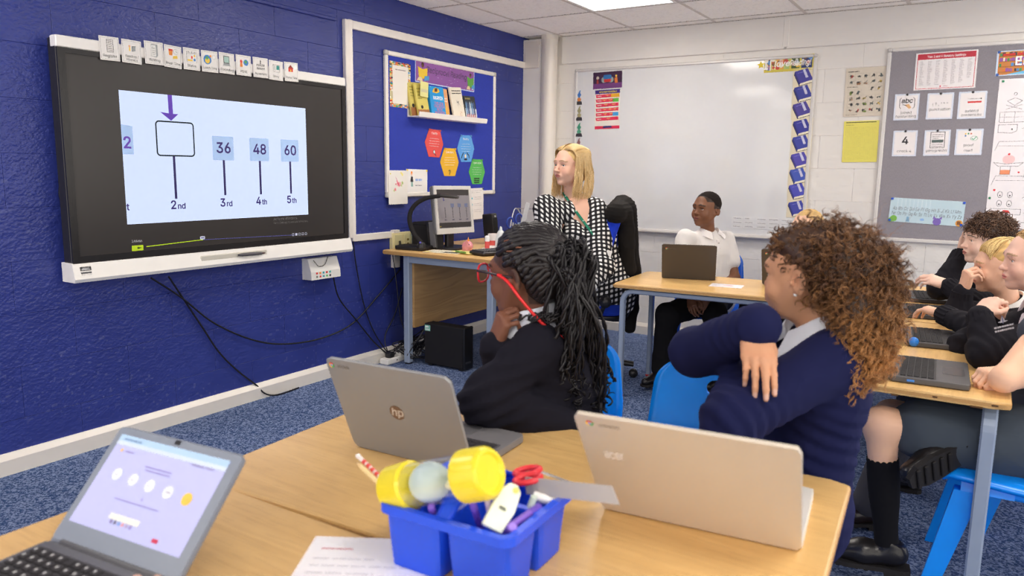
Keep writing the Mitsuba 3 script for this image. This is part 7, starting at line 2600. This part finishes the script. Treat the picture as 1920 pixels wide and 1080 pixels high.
# ------------------------------------------------------------------ the children along the right-hand tables
def child(label, J_, sk, f, up=(0, 0, 1), s=.87, top=('jumper', C(32, 31, 37)), brow=None, iris=C(70, 60, 50), gaze=(0, 1, 0), hands=(), sleeve=(.93, .93), legs='trousers', legcol=C(44, 44, 50), hres=.0038, open_=0.0, bare=False, lip=None, cuffs=True, collar_col=WHITE, hs=.80):
    """seated child from joints: hc nk shL shR elL elR wrL wrR pel kL kR aL aR"""
    key = thing('person', label, 'person')
    j = {k_: np.asarray(v, float) for k_, v in J_.items()}
    M = HM(j['hc'], f, up, s)
    fwd = nz(np.cross(nz(j['nk'] - j['pel']), nz(j['shR'] - j['shL'])))
    core = Blob(.03)
    torso(core, j['pel'], j['nk'], j['shL'], j['shR'], fwd, .76)
    for a in 'LR':
        limb(core, j['sh' + a], j['el' + a], j['wr' + a], (.038, .033, .025), .02)
        core.cone(j['pel'], j['k' + a], .064, .050).cone(j['k' + a], j['a' + a], .046, .030)
    cm = core.mesh(.009)
    parts = [(cm, np.tile(sk, (len(cm[0]), 1))), head(M, sk, True, brow=brow, blush=.32, res=hres, open_=open_, lip=lip)]
    for h in hands:
        parts.append(hand(HA(h['w'], h['d'], h['b']), sk * h.get('t', 1.0), h['side'], curl=h.get('curl', (.5, .6, .4)), curls=h.get('curls'), s=hs, thumb=h.get('thumb', (.2, .3)), spread=h.get('spread', .7), arm=.03))
    body = cat(*parts)
    part(key, 'body', body[0], 'vc_skin', smooth=True, color=body[1])
    eyes(key, M, iris, gaze)
    jb = Blob(.032)
    torso(jb, j['pel'], j['nk'] - (j['nk'] - j['pel']) * .08, j['shL'], j['shR'], fwd, .98, 1.02, .82)
    for a, t in zip('LR', sleeve):
        if t <= .5:
            jb.cone(j['sh' + a], between(j['sh' + a], j['el' + a], t), .056, .056, k=.03)
            continue
        e = between(j['el' + a], j['wr' + a], t)
        jb.cone(j['sh' + a], j['el' + a], .057, .052, k=.032).cone(j['el' + a], e, .050, .036, k=.022)
    jm = disp(jb.mesh(.0075), folds(.0045, 10, int(abs(j['hc'][1]) * 10), lambda v: sum(creases(j['el' + a], j['el' + a] - j['sh' + a], 4, .12, .005, .08)(v) for a in 'LR')))
    part(key, top[0], jm, 'vc_knit', smooth=True, color=top[1])
    if cuffs:
        for a, t in zip('LR', sleeve):
            if t > .5:
                e0, e1 = between(j['el' + a], j['wr' + a], t - .22), between(j['el' + a], j['wr' + a], t + .03)
                P_ = np.linspace(e0, e1, 14)
                t_, u_, w_ = frames(P_)
                ang = np.arange(60) / 60 * 2 * np.pi
                rad = .0385 + .0016 * np.sign(np.sin(ang * 15))
                rings = P_[:, None] + rad[None, :, None] * (np.cos(ang)[None, :, None] * u_[:, None] + np.sin(ang)[None, :, None] * w_[:, None])
                part(key, 'cuff', loft(rings, True), 'vc_knit', smooth=50, color=top[1])
    collar(key, j['nk'] + fwd * .004 + (0, 0, .006), j['nk'] - j['pel'], fwd, .052, .036, collar_col, .8, .022, drop=.03)
    if legs:
        tb = Blob(.03)
        if legs == 'trousers':
            for a in 'LR':
                tb.cone(j['pel'], j['k' + a], .090, .068).cone(j['k' + a], j['a' + a], .064, .056)
            tb.ell(j['pel'], (.13, .11, .08))
        else:
            for a in 'LR':
                tb.cone(j['pel'], between(j['pel'], j['k' + a], .80), .112, .088, k=.05)
            tb.ell(j['pel'], (.15, .14, .10))
        part(key, legs, disp(tb.mesh(.009), folds(.005, 9, 4)), 'vc_cloth', smooth=True, color=legcol)
    return key, M, fwd, j


def curls_on(env_m, n, seed, col0, col1, ln=(.02, .045), cr=(.004, .009), turns=(.8, 1.8), r=(.0009, .0016), grav=.3, keep=None):
    rr_ = np.random.RandomState(seed)
    ev_, en_ = env_m[0], vnormals(env_m)
    ok_ = np.arange(len(ev_)) if keep is None else np.nonzero(keep(ev_))[0]
    pk = rr_.choice(ok_, n)
    root_ = ev_[pk] - en_[pk] * .003
    ax_ = en_[pk] * .6 + np.array([0, 0, -grav]) + rr_.randn(n, 3) * .5
    ax_ /= np.linalg.norm(ax_, axis=1, keepdims=True)
    u_ = np.cross(ax_, rr_.randn(n, 3))
    u_ /= np.linalg.norm(u_, axis=1, keepdims=True)
    w_ = np.cross(ax_, u_)
    t_ = np.linspace(0, 1, 18)
    ph_ = rr_.uniform(*turns, (n, 1)) * 2 * np.pi * t_ + rr_.rand(n, 1) * 6.3
    P_ = root_[:, None] + ax_[:, None] * (rr_.uniform(*ln, (n, 1)) * t_)[..., None] + (rr_.uniform(*cr, (n, 1)) * np.minimum(t_ * 4, 1))[..., None] * (np.cos(ph_)[..., None] * u_[:, None] + np.sin(ph_)[..., None] * w_[:, None])
    m = rr_.rand(n, 1)
    return strands(P_, rr_.uniform(*r, n), col0 * (1 - m) + col1 * m, 4)


def combed(M_lines, seed, col0, col1, r=.0013, n=4):
    rr_ = np.random.RandomState(seed)
    m = rr_.rand(len(M_lines), 1)
    return strands(np.array(M_lines), r, col0 * (1 - m) + col1 * m, n)


# curly-haired boy, hand at his temple
hc = np.array((3.240, -1.372, 0.952))
nk = hc + np.array([.045, .03, -.155])
j = dict(hc=hc, nk=nk, shR=nk + [.02, .135, -.055], shL=nk + [.03, -.130, -.055], pel=(3.44, -1.18, .47),
         elR=(3.087, -1.415, 0.729), wrR=(3.150, -1.262, 0.883), elL=(3.217, -1.719, 0.712), wrL=(3.123, -1.647, 0.775), kL=(3.10, -1.25, .48), kR=(3.10, -1.05, .48), aL=(3.14, -1.25, .09), aR=(3.14, -1.05, .09))
sk = C(234, 196, 176)
key, M, fwd, jj = child('child with short dark-brown curls leaning a hand on the temple, in the right row', j, sk, (-.90, -.42, .0), iris=C(110, 90, 70), brow=C(80, 58, 44), open_=.5, lip=C(216, 128, 118),
                        hands=[dict(w=j['wrR'], d=(.12, .12, 1), b=(-.6, .6, .1), side=-1, curl=(.2, .3, .2)), dict(w=j['wrL'], d=nz(np.array((3.073, -1.651, 0.790)) - np.array(j['wrL'])), b=(.3, -.5, .8), side=1, curl=(.5, .7, .5))])


def env6(b):
    b.ell((0, -.020, .050), (.090, .104, .086))
    b.ell((0, -.065, .0), (.080, .062, .075), k=.03)
    b.ell((0, .105, -.022), (.10, .085, .085), k=.02, sub=True)
    for sx in (-1, 1):
        b.ell((sx * .100, .012, -.035), (.040, .045, .050), k=.012, sub=True)


bm, bc_ = hairmass(env6, C(70, 52, 44), .006, .006, 45, 16)
hk = part(key, 'hair', bm, 'vc_hair', M, smooth=True, color=bc_)
m_, c_ = curls_on(bm, 1500, 36, C(58, 42, 36), C(120, 90, 70), r=(.0016, .0026), keep=lambda v: (v[:, 2] > -.02) & ~((np.abs(v[:, 0]) > .06) & (v[:, 2] < .03) & (v[:, 1] > -.05)))
part(hk, 'curls', m_, 'vc_hair', M, smooth=True, color=c_, kind='stuff')

# blond boy, hand at his mouth
hc = np.array((3.295, -1.829, 0.886))
nk = hc + np.array([.055, .02, -.150])
j = dict(hc=hc, nk=nk, shR=nk + [.02, .13, -.055], shL=nk + [.03, -.13, -.06], pel=(3.50, -1.70, .46),
         elR=(3.176, -1.916, 0.693), wrR=(3.185, -1.928, 0.792), elL=(3.263, -2.268, 0.696), wrL=(3.127, -2.109, 0.721), kL=(3.12, -1.80, .48), kR=(3.12, -1.60, .48), aL=(3.16, -1.80, .09), aR=(3.16, -1.60, .09))
sk = C(228, 180, 152)
key, M, fwd, jj = child('child with short straight blond hair, fingers at the mouth, in the right row', j, sk, (-.965, -.25, -.08), iris=C(70, 80, 90), brow=C(176, 140, 96),
                        hands=[dict(w=np.array(j['wrR']), d=nz(np.array((3.200, -1.945, 0.907)) - np.array(j['wrR'])), b=(-.75, -.5, .35), side=-1, curls=((1.1, .9, .4), (1.1, .95, .4), (1.15, 1.0, .4), (1.2, 1.0, .5)), thumb=(.6, .8)), dict(w=j['wrL'], d=nz(np.array((3.081, -2.065, 0.726)) - np.array(j['wrL'])), b=(.1, .0, 1), side=1, curl=(.45, .5, .4))])


def env7(b):
    b.ell((0, -.020, .044), (.083, .100, .086))
    b.ell((0, -.060, .0), (.074, .058, .066), k=.03)
    b.ell((0, .102, -.036), (.10, .080, .085), k=.015, sub=True)
    for sx in (-1, 1):
        b.ell((sx * .095, .018, -.045), (.036, .048, .052), k=.012, sub=True)


bm, bc_ = hairmass(env7, C(206, 168, 104), .006, .0022, 60, 17, (1.2, .4, .8))
hk = part(key, 'hair', bm, 'vc_hair', M, smooth=True, color=bc_)
rr = np.random.RandomState(37)
Ls = []
for q in range(1100):
    th, ph0 = rr.uniform(-1.5, 1.5), rr.uniform(-.9, .75)
    P_ = []
    for t in np.linspace(0, 1, 12):
        ph = ph0 + (1.15 - .25 * abs(th) - ph0) * t if ph0 > -.1 else ph0 - (ph0 + 1.5) * t * .8
        a = th * (.35 + .65 * t)
        P_.append((.0850 * math.sin(a) * (.55 + .45 * math.cos(ph)), -.020 + .1025 * math.sin(ph), .044 + .088 * math.cos(a) * math.cos(ph)))
    P_ = np.array(P_) + np.array([0, .0, .0015]) + rr.randn(3) * .0015
    if ph0 > -.1:
        P_[-3:, 2] -= np.array([.002, .006, .012])
    Ls.append(P_)
m_, c_ = combed(Ls, 37, C(176, 134, 76), C(240, 214, 150), .0016)
part(hk, 'strands', m_, 'vc_hair', M, smooth=True, color=c_, kind='stuff')

# girl with tied-back hair, hands clasped under her chin
hc = np.array((3.384, -2.309, 0.963))
nk = hc + np.array([.040, .02, -.150])
j = dict(hc=hc, nk=nk, shR=nk + [.02, .13, -.055], shL=nk + [.03, -.13, -.06], pel=(3.56, -2.18, .46),
         elR=(3.221, -2.373, 0.657), wrR=(3.296, -2.423, 0.775), elL=(3.279, -2.618, 0.691), wrL=(3.247, -2.545, 0.802), kL=(3.10, -2.36, .48), kR=(3.08, -2.12, .48), aL=(2.98, -2.56, .10), aR=(3.06, -2.12, .09))
sk = C(234, 190, 170)
key, M, fwd, jj = child('child with tied-back light hair and a pink-edged collar, hands clasped under the chin', j, sk, (-.95, -.28, -.05), iris=C(110, 120, 130), brow=C(170, 134, 100), lip=C(222, 132, 128), collar_col=C(240, 226, 232), legcol=C(66, 66, 72),
                        hands=[dict(w=j['wrR'], d=nz(np.array((3.280, -2.467, 0.851)) - np.array(j['wrR'])), b=(.3, .8, .4), side=-1, curls=((1.0, 1.0, .6),) * 4, thumb=(.5, .6)), dict(w=j['wrL'], d=nz(np.array((3.281, -2.492, 0.844)) - np.array(j['wrL'])), b=(-.4, -.7, .6), side=1, curls=((.7, 1.0, .6), (.75, 1.05, .6), (.8, 1.1, .6), (.9, 1.1, .6)), thumb=(.4, .5))])


def env8(b):
    b.ell((0, -.022, .044), (.081, .098, .085))
    b.ell((0, -.065, .0), (.074, .052, .070), k=.03)
    b.ell((0, -.125, .03), (.035, .035, .04), k=.02)
    b.ell((0, .106, -.018), (.10, .085, .092), k=.015, sub=True)
    for sx in (-1, 1):
        b.ell((sx * .092, .024, -.035), (.036, .048, .052), k=.012, sub=True)


bm, bc_ = hairmass(env8, C(176, 138, 92), .006, .0020, 60, 18, (1.3, .35, 1))
hk = part(key, 'hair', bm, 'vc_hair', M, smooth=True, color=bc_)
Ls = []
for q in range(700):
    th, ph0 = rr.uniform(-1.6, 1.6), rr.uniform(.45, .80)
    P_ = []
    for t in np.linspace(0, 1, 14):
        ph = ph0 + (-1.25 - ph0) * t
        a = th * (1 - .5 * t)
        P_.append((.083 * math.sin(a) * (.5 + .5 * math.cos(ph)), -.022 + .101 * math.sin(ph), .044 + .0875 * math.cos(a) * math.cos(ph)))
    Ls.append(np.array(P_) + rr.randn(3) * .0012)
m_, c_ = combed(Ls, 38, C(150, 112, 72), C(222, 186, 132), .0015)
part(hk, 'strands', m_, 'vc_hair', M, smooth=True, color=c_, kind='stuff')
# embroidered crest on the jumper
cr0 = np.array((3.292, -2.668, 0.760))
cs = Sheet(FR(cr0, (.80, .45, .25), (-.2, -.1, 1)), .062, .060)
cs.pts([(.35, .55), (.65, .55), (.5, .92)], C(186, 186, 196))
cs.line([(.5, .5), (.5, .9)], .003, C(110, 110, 140), 2)
cs.line([(.3, .6), (.7, .6)], .003, C(186, 186, 196))
cs.scrib(.05, .06, .98, .44, 2, C(206, 206, 214), .5, 5)
cs.add(key, 'crest')
shoe(key, np.array(j['aL']) + (0, 0, -.01), (-.85, -.4, 0), col=C(36, 26, 24))
shoe(key, np.array(j['aR']) + (0, 0, -.01), (-.9, -.2, 0))

# child in the grey pinafore at the right edge: bare arms on the table, crossed feet below
sk = C(230, 184, 154)
hc = np.array([3.56, -2.70, .985])
nk = hc + np.array([.02, .0, -.150])
j = dict(hc=hc, nk=nk, shL=(3.438, -2.750, 0.856), shR=nk + [-.01, .13, -.05], pel=(3.56, -2.74, .46),
         elL=(3.321, -2.933, 0.686), wrL=(3.456, -2.747, 0.683), elR=(3.385, -2.628, 0.662), wrR=(3.316, -2.813, 0.676), kL=(3.030, -2.930, 0.500), kR=(3.038, -2.704, 0.464), aL=(3.073, -2.922, 0.138), aR=(3.175, -2.868, 0.469))
key, M, fwd, jj = child('child in a grey pinafore at the right edge, bare forearms resting on the table', j, sk, (-.97, -.2, 0), top=('blouse', C(70, 74, 84)), sleeve=(.3, .3), cuffs=False, legs='pinafore_skirt', legcol=C(66, 74, 84), iris=C(90, 100, 110), brow=C(150, 120, 90),
                        hands=[dict(w=j['wrR'], d=nz(np.array((3.276, -2.884, 0.685)) - np.array(j['wrR'])), b=(-.2, -.7, .6), side=-1, curls=((1.1, 1.2, .7),) * 4, thumb=(.5, .7)), dict(w=j['wrL'], d=(.3, .2, .9), b=(.5, -.8, 0), side=1)])
bm, bc_ = hairmass(env8, C(150, 112, 76), .008, .002, 60, 19, (1.3, .35, 1))
part(key, 'hair', bm, 'vc_hair', M, smooth=True, color=bc_)
# knee socks with a scalloped top
kL, aL, kR, aR = (np.asarray(j[q], float) for q in ('kL', 'aL', 'kR', 'aR'))
for a, b_, t0 in ((kL, aL, .30), (kR, aR, .42)):
    P_ = np.linspace(between(a, b_, t0), between(a, b_, 1.03), 16)
    t_, u_, w_ = frames(P_)
    ang = np.arange(48) / 48 * 2 * np.pi
    rad = np.interp(np.linspace(0, 1, 16), [0, .2, .45, .8, 1], [.0445, .0455, .043, .034, .034])
    rings = P_[:, None] + rad[:, None, None] * (np.cos(ang)[None, :, None] * u_[:, None] + np.sin(ang)[None, :, None] * w_[:, None])
    rings[0] -= t_[0] * (.006 * np.abs(np.sin(ang * 8)))[:, None]
    part(key, 'knee_sock', loft(rings, True), 'vc_cloth', smooth=50, color=C(20, 20, 24))
shoe(key, aL + (0, 0, .0), (-.99, -.16, 0), s=1.02)
shoe(key, aR, nz(np.array((3.115, -3.096, 0.346)) - np.array((3.260, -2.940, 0.433))), s=1.06, up=nz(FWD + np.array([0, 0, .45])))

# ------------------------------------------------------------------ things on the near table
TZ = .64
# blue caddy
k = thing('stationery_caddy', 'bright blue plastic stationery caddy with four compartments on the near table', 'caddy')
CM = L(2.624, -4.462, TZ, 2)
CBL = C(24, 74, 214)
LX, LY, HH, wl = .222, .196, .105, .0035
rim = HH
outer_ = rrect(LX, LY, .016, 6)
pockets = [(-.0555, -.049), (.0555, -.049), (-.0555, .049), (.0555, .049)]
for n_, (x, y) in enumerate(pockets):
    top_ = affinity.translate(rrect(LX / 2 - .003, LY / 2 - .003, .014, 6), x, y)
    rings, rin = [], []
    for z, ins in ((.0, .013), (.004, .010), (.05, .006), (HH - .004, .001)):
        e = top_.buffer(-ins)
        rings.append([(*e.exterior.interpolate(t, normalized=True).coords[0], z) for t in np.linspace(0, 1, 48, endpoint=False)])
    for z, ins in ((HH - .004, .0015 + wl), (.05, .006 + wl), (.006, .012 + wl)):
        e = top_.buffer(-ins)
        rin.append([(*e.exterior.interpolate(t, normalized=True).coords[0], z) for t in np.linspace(0, 1, 48, endpoint=False)])
    part(k, 'compartment', loft(np.array(rings + rin), True), 'vc_plastic', CM, smooth=40, color=CBL)
hole_ = [affinity.translate(rrect(LX / 2 - .012, LY / 2 - .012, .012, 6), x, y) for x, y in pockets]
rimpg = outer_.buffer(.006)
for h_ in hole_:
    rimpg = rimpg.difference(h_)
part(k, 'rim', prism(rimpg, .004, HH - .004), 'vc_plastic', CM, color=CBL * 1.1)
band = outer_.buffer(.006)
part(k, 'rim_lip', prism(band.difference(outer_.buffer(.003)), .014, HH - .014), 'vc_plastic', CM, smooth=40, color=CBL * 1.1)
arch = spline([(0, -LY / 2 + .006, HH - .002), (0, -.06, HH + .018), (0, 0, HH + .026), (0, .06, HH + .018), (0, LY / 2 - .006, HH - .002)], 24)
part(k, 'handle', sqtube(arch, .026, .006, (1, 0, 0)), 'vc_plastic', CM, smooth=40, color=CBL)
# specimen jar with yellow caps lying across the caddy
k = thing('viewing_jar', 'clear plastic jar with a yellow lid at each end, lying on top of the caddy', 'jar')
j0, j1 = np.array((2.513, -4.532, 0.753)), np.array((2.693, -4.537, 0.823))
ax = nz(j1 - j0)
JM = FR(j0, np.cross(ax, [0, 0, 1]), (0, 0, 1))
JM[:3, 2] = ax
JM[:3, 0] = nz(np.cross([0, 0, 1], ax))
JM[:3, 1] = np.cross(ax, JM[:3, 0])
ln = np.linalg.norm(j1 - j0)
YEL = C(226, 208, 48)
rj = .033
part(k, 'tube', mv(lathe([(rj - .0012, .02), (rj, .02), (rj, ln - .02), (rj - .0012, ln - .02)], 40), 0, 0, 0), 'clear_plastic', JM, smooth=40)
for z0, z1, r0, r1 in ((-.004, .048, rj + .001, rj + .004), (ln - .046, ln + .004, rj + .005, rj + .004)):
    up_ = z0 > .05
    prof_ = [(0, z0 + (0 if not up_ else 0)), (r0 - .004, z0), (r0, z0 + .004), (r1, z1 - .006), (r1 - .005, z1)] + ([(r1 - .009, z1), (r1 - .012, z1 - .005), (0, z1 - .006)] if up_ else [(0, z1)])
    part(k, 'lid', mv(lathe(prof_, 40)), 'vc_gloss', JM, smooth=40, color=YEL)
one('egg_shaped_rubber', 'pale green egg-shaped rubber inside the clear jar', 'rubber', mv((np.array(trimesh.creation.icosphere(3, 1.0).vertices) * [.029, .029, .033], trimesh.creation.icosphere(3, 1.0).faces), 0, .0, .080), 'vc_plastic', JM, smooth=True, color=C(190, 208, 204))
one('sharpener', 'cream rubber in the middle of the clear jar', 'rubber', cbox(.03, .012, .022, .004, .004, -.008, .125), 'vc_plastic', JM, color=C(206, 206, 176))
rr = np.random.RandomState(40)


def stick(name, label, cat_, p0, p1, r, cols, group=None, sides=12, tip=None):
    k = thing(name, label, cat_, group)
    p0, p1 = np.array(p0, float), np.array(p1, float)
    d = nz(p1 - p0)
    Ln = np.linalg.norm(p1 - p0)
    part(k, 'barrel', tube(np.array([p0, p0 + d * Ln * .68]), r, sides), 'vc_plastic', smooth=40, color=cols[0])
    part(k, 'cap', tube(np.array([p0 + d * Ln * .68, p0 + d * Ln * .97, p1]), [r * 1.08, r * 1.04, r * .7] if tip is None else [r, r * .9, tip], sides), 'vc_plastic', smooth=40, color=cols[1])
    return k


# pencils at the left corner
k = thing('pencil', 'natural wood pencil sticking out of the left of the caddy', 'pencil', 'pencils in the caddy')
p0, p1 = np.array((2.506, -4.532, 0.743)), np.array((2.404, -4.498, 0.759))
part(k, 'shaft', tube(np.array([p0, between(p0, p1, .85)]), .0037, 6), 'vc_plastic', color=C(234, 208, 150))
part(k, 'sharpened_end', tube(np.array([between(p0, p1, .85), between(p0, p1, .97)]), [.0036, .0012], 8), 'vc_matte', smooth=40, color=C(226, 190, 140))
part(k, 'lead', tube(np.array([between(p0, p1, .965), p1]), [.0013, .0004], 6), 'vc_matte', color=C(60, 58, 58))
k = thing('pencil', 'white and red patterned pencil sticking out of the left of the caddy', 'pencil', 'pencils in the caddy')
p0, p1 = np.array((2.498, -4.514, 0.740)), np.array((2.392, -4.481, 0.761))
part(k, 'shaft', tube(np.array([p0, p1]), .0037, 6), 'vc_plastic', color=C(232, 224, 220))
for q in range(5):
    part(k, 'red_band', tube(np.array([between(p0, p1, .28 + q * .12), between(p0, p1, .36 + q * .12)]), .0040, 6), 'vc_plastic', color=C(218, 74, 70))
part(k, 'end_cap', tube(np.array([between(p0, p1, .97), between(p0, p1, 1.02)]), .0041, 8), 'vc_plastic', smooth=40, color=C(240, 238, 236))
# purple pens, rubber, glue stick, scissors, ruler
PUR = C(92, 62, 176)
stick('pen', 'purple pen standing at the left of the front compartment of the caddy', 'pen', (2.662, -4.510, 0.719), (2.668, -4.543, 0.780), .0050, (PUR, C(110, 82, 190)), 'purple pens in the caddy')
stick('pen', 'purple pen leaning between the yellow lid and the white rubber', 'pen', (2.677, -4.500, 0.721), (2.682, -4.523, 0.774), .0045, (C(104, 76, 186), C(200, 190, 220)), 'purple pens in the caddy')
stick('pen', 'purple pen lying along the right edge of the front compartment', 'pen', (2.719, -4.529, 0.743), (2.722, -4.443, 0.745), .0052, (C(128, 92, 196), C(104, 76, 186)), 'purple pens in the caddy')
stick('pen', 'purple pen with its rounded end up in the front compartment', 'pen', (2.692, -4.503, 0.717), (2.729, -4.528, 0.749), .0062, (C(140, 108, 208), C(150, 118, 216)), 'purple pens in the caddy')
stick('pen', 'purple and black pen inside the left compartment, below the jar', 'pen', (2.595, -4.529, 0.714), (2.603, -4.552, 0.756), .0050, (C(60, 56, 66), C(120, 84, 190)), 'purple pens in the caddy')
pa, pb_ = np.array((2.698, -4.537, 0.741)), np.array((2.703, -4.489, 0.788))
d = nz(pb_ - pa)
side = nz(np.cross(d, -FWD))
F = np.eye(4)
F[:3, 0], F[:3, 1], F[:3, 2], F[:3, 3] = side, d, np.cross(side, d), (pa + pb_) / 2
hl = np.linalg.norm(pb_ - pa) / 2
k = thing('rubber', 'long pale green and white rubber standing up in the front of the caddy', 'rubber')
pg = Polygon([(-.014, -hl), (.013, -hl), (.0165, 0), (.012, hl * .8), (.004, hl), (-.006, hl * .95), (-.0145, hl * .5)]).buffer(.002)
part(k, 'body', slab(pg, .014, .004), 'vc_plastic', F, smooth=40, color=C(226, 232, 212))
s = Sheet(F @ L(-.02, -hl, .0135), .04, 2 * hl)
s.rect(.35, .40, .62, .47, C(96, 100, 92))
s.circ(.62, .90, .07, C(206, 200, 110))
s.add(k)
stick('glue_stick', 'slim pale green felt pen beside the white rubber in the caddy', 'pen', (2.706, -4.457, 0.724), (2.719, -4.454, 0.764), .0050, (C(206, 216, 206), C(190, 204, 190)))
k = thing('scissors', 'red-handled scissors lying in the right compartment of the caddy', 'scissors')
sc = np.array((2.679, -4.407, 0.764))
rg, fw2 = np.array([.844, .536, 0]), np.array([-.534, .846, 0])
for o in (0, 1):
    a = np.linspace(0, 2 * np.pi, 24)
    c = sc + rg * .028 * o * .0 + fw2 * (.030 * o)
    part(k, 'handle', tube(np.array([c + rg * .020 * math.cos(t) + fw2 * .013 * math.sin(t) + np.array([0, 0, .004 * math.cos(t)]) for t in a]), .0048, 8, caps=False), 'vc_gloss', smooth=True, color=C(226, 50, 60))
    part(k, 'blade', tube(np.array([c + rg * .020, c + rg * .09 + fw2 * .01 + np.array([0, 0, -.03])]), .005, 6, flat_=.3), 'vc_metal', smooth=40, color=C(196, 196, 200))
k = thing('ruler', 'grey metal-look ruler sticking out of the caddy towards the silver laptop', 'ruler')
r0, r1 = np.array((2.677, -4.410, 0.753)), np.array((2.835, -4.414, 0.778))
d = nz(r1 - r0)
sd = nz(np.cross(d, -FWD))
F = np.eye(4)
F[:3, 0], F[:3, 1], F[:3, 2], F[:3, 3] = d, sd, np.cross(d, sd), r0
rl = np.linalg.norm(r1 - r0)
part(k, 'strip', prism(Polygon([(0, -.0135), (rl - .010, -.0135), (rl, .0125), (0, .0125)]), .0022), 'vc_plastic', F, color=C(168, 164, 164))
s = Sheet(F @ L(0, -.0135, .0012), rl, .026)
for q in range(26):
    s.rect(.03 + q * .036, .72, .036 + q * .036, .95, C(96, 94, 96))
s.rect(.62, .25, .78, .6, C(110, 108, 110))
s.add(k, 'scale')
stick('marker', 'white board pen lying in the right compartment of the caddy', 'pen', (2.698, -4.422, 0.747), (2.730, -4.404, 0.737), .0075, (C(236, 234, 232), C(214, 210, 206)))
# paper on the table
pp0 = (2.462, -4.637, 0.642)
F = L(2.53, -4.63, TZ + .0005, 30)
k = thing('worksheet', 'white sheet of paper half under the blue caddy on the near table', 'paper')
part(k, 'paper', cbox(.21, .297, .0012, .0003, 0, 0, .0006), 'vc_print', F, color=C(240, 238, 240))
s = Sheet(F @ L(-.105, -.1485, 0), .21, .297)
s.rect(.1, .86, .34, .875, C(206, 150, 156))
s.scrib(.08, .1, .9, .8, 10, C(206, 204, 210), .2, 6)
s.add(k)
# paper on the whiteboard table, ball on the right table
a, b_ = (2.014, -1.384, 0.642), (2.170, -1.380, 0.642)
F = L((a[0] + b_[0]) / 2, (a[1] + b_[1]) / 2, TZ + .0005, 8)
k = thing('worksheet', 'small white sheet lying on the whiteboard table right of the dark laptop', 'paper')
part(k, 'paper', cbox(.17, .12, .0012, .0003, 0, 0, .0006), 'vc_print', F, color=C(236, 230, 232))
s = Sheet(F @ L(-.085, -.06, 0), .17, .12)
s.circ(.55, .5, .16, C(226, 190, 196), 1, 1.4)
s.scrib(.08, .1, .4, .9, 5, C(206, 200, 204), .2, 3)
s.add(k)
bp = np.array((3.062, -2.402, 0.640))
k = thing('ball', 'small bright blue ball-shaped blob on the right table beside the second dark laptop', 'ball')
b = Blob(.01)
b.ell(bp + (0, .0, .017), (.0165, .0165, .0175))
b.cut(bp + (0, 0, .001), (0, 0, -1))
part(k, 'body', b.mesh(.003), 'vc_gloss', smooth=True, color=C(46, 130, 226))
# a child's hand at the lit laptop: only its owner's fingertip shows
k = thing('person', 'child at the bottom edge, only a fingertip showing at the lit laptop', 'person')
w = np.array((2.583, -4.964, 0.737))
hm_ = hand(HA(w, nz(np.array((2.526, -4.947, 0.762)) - w), (.1, -.2, 1)), C(226, 176, 150), 1, curl=(.25, .4, .3), s=.8, arm=.10)
part(k, 'hand', hm_[0], 'vc_skin', smooth=True, color=hm_[1])
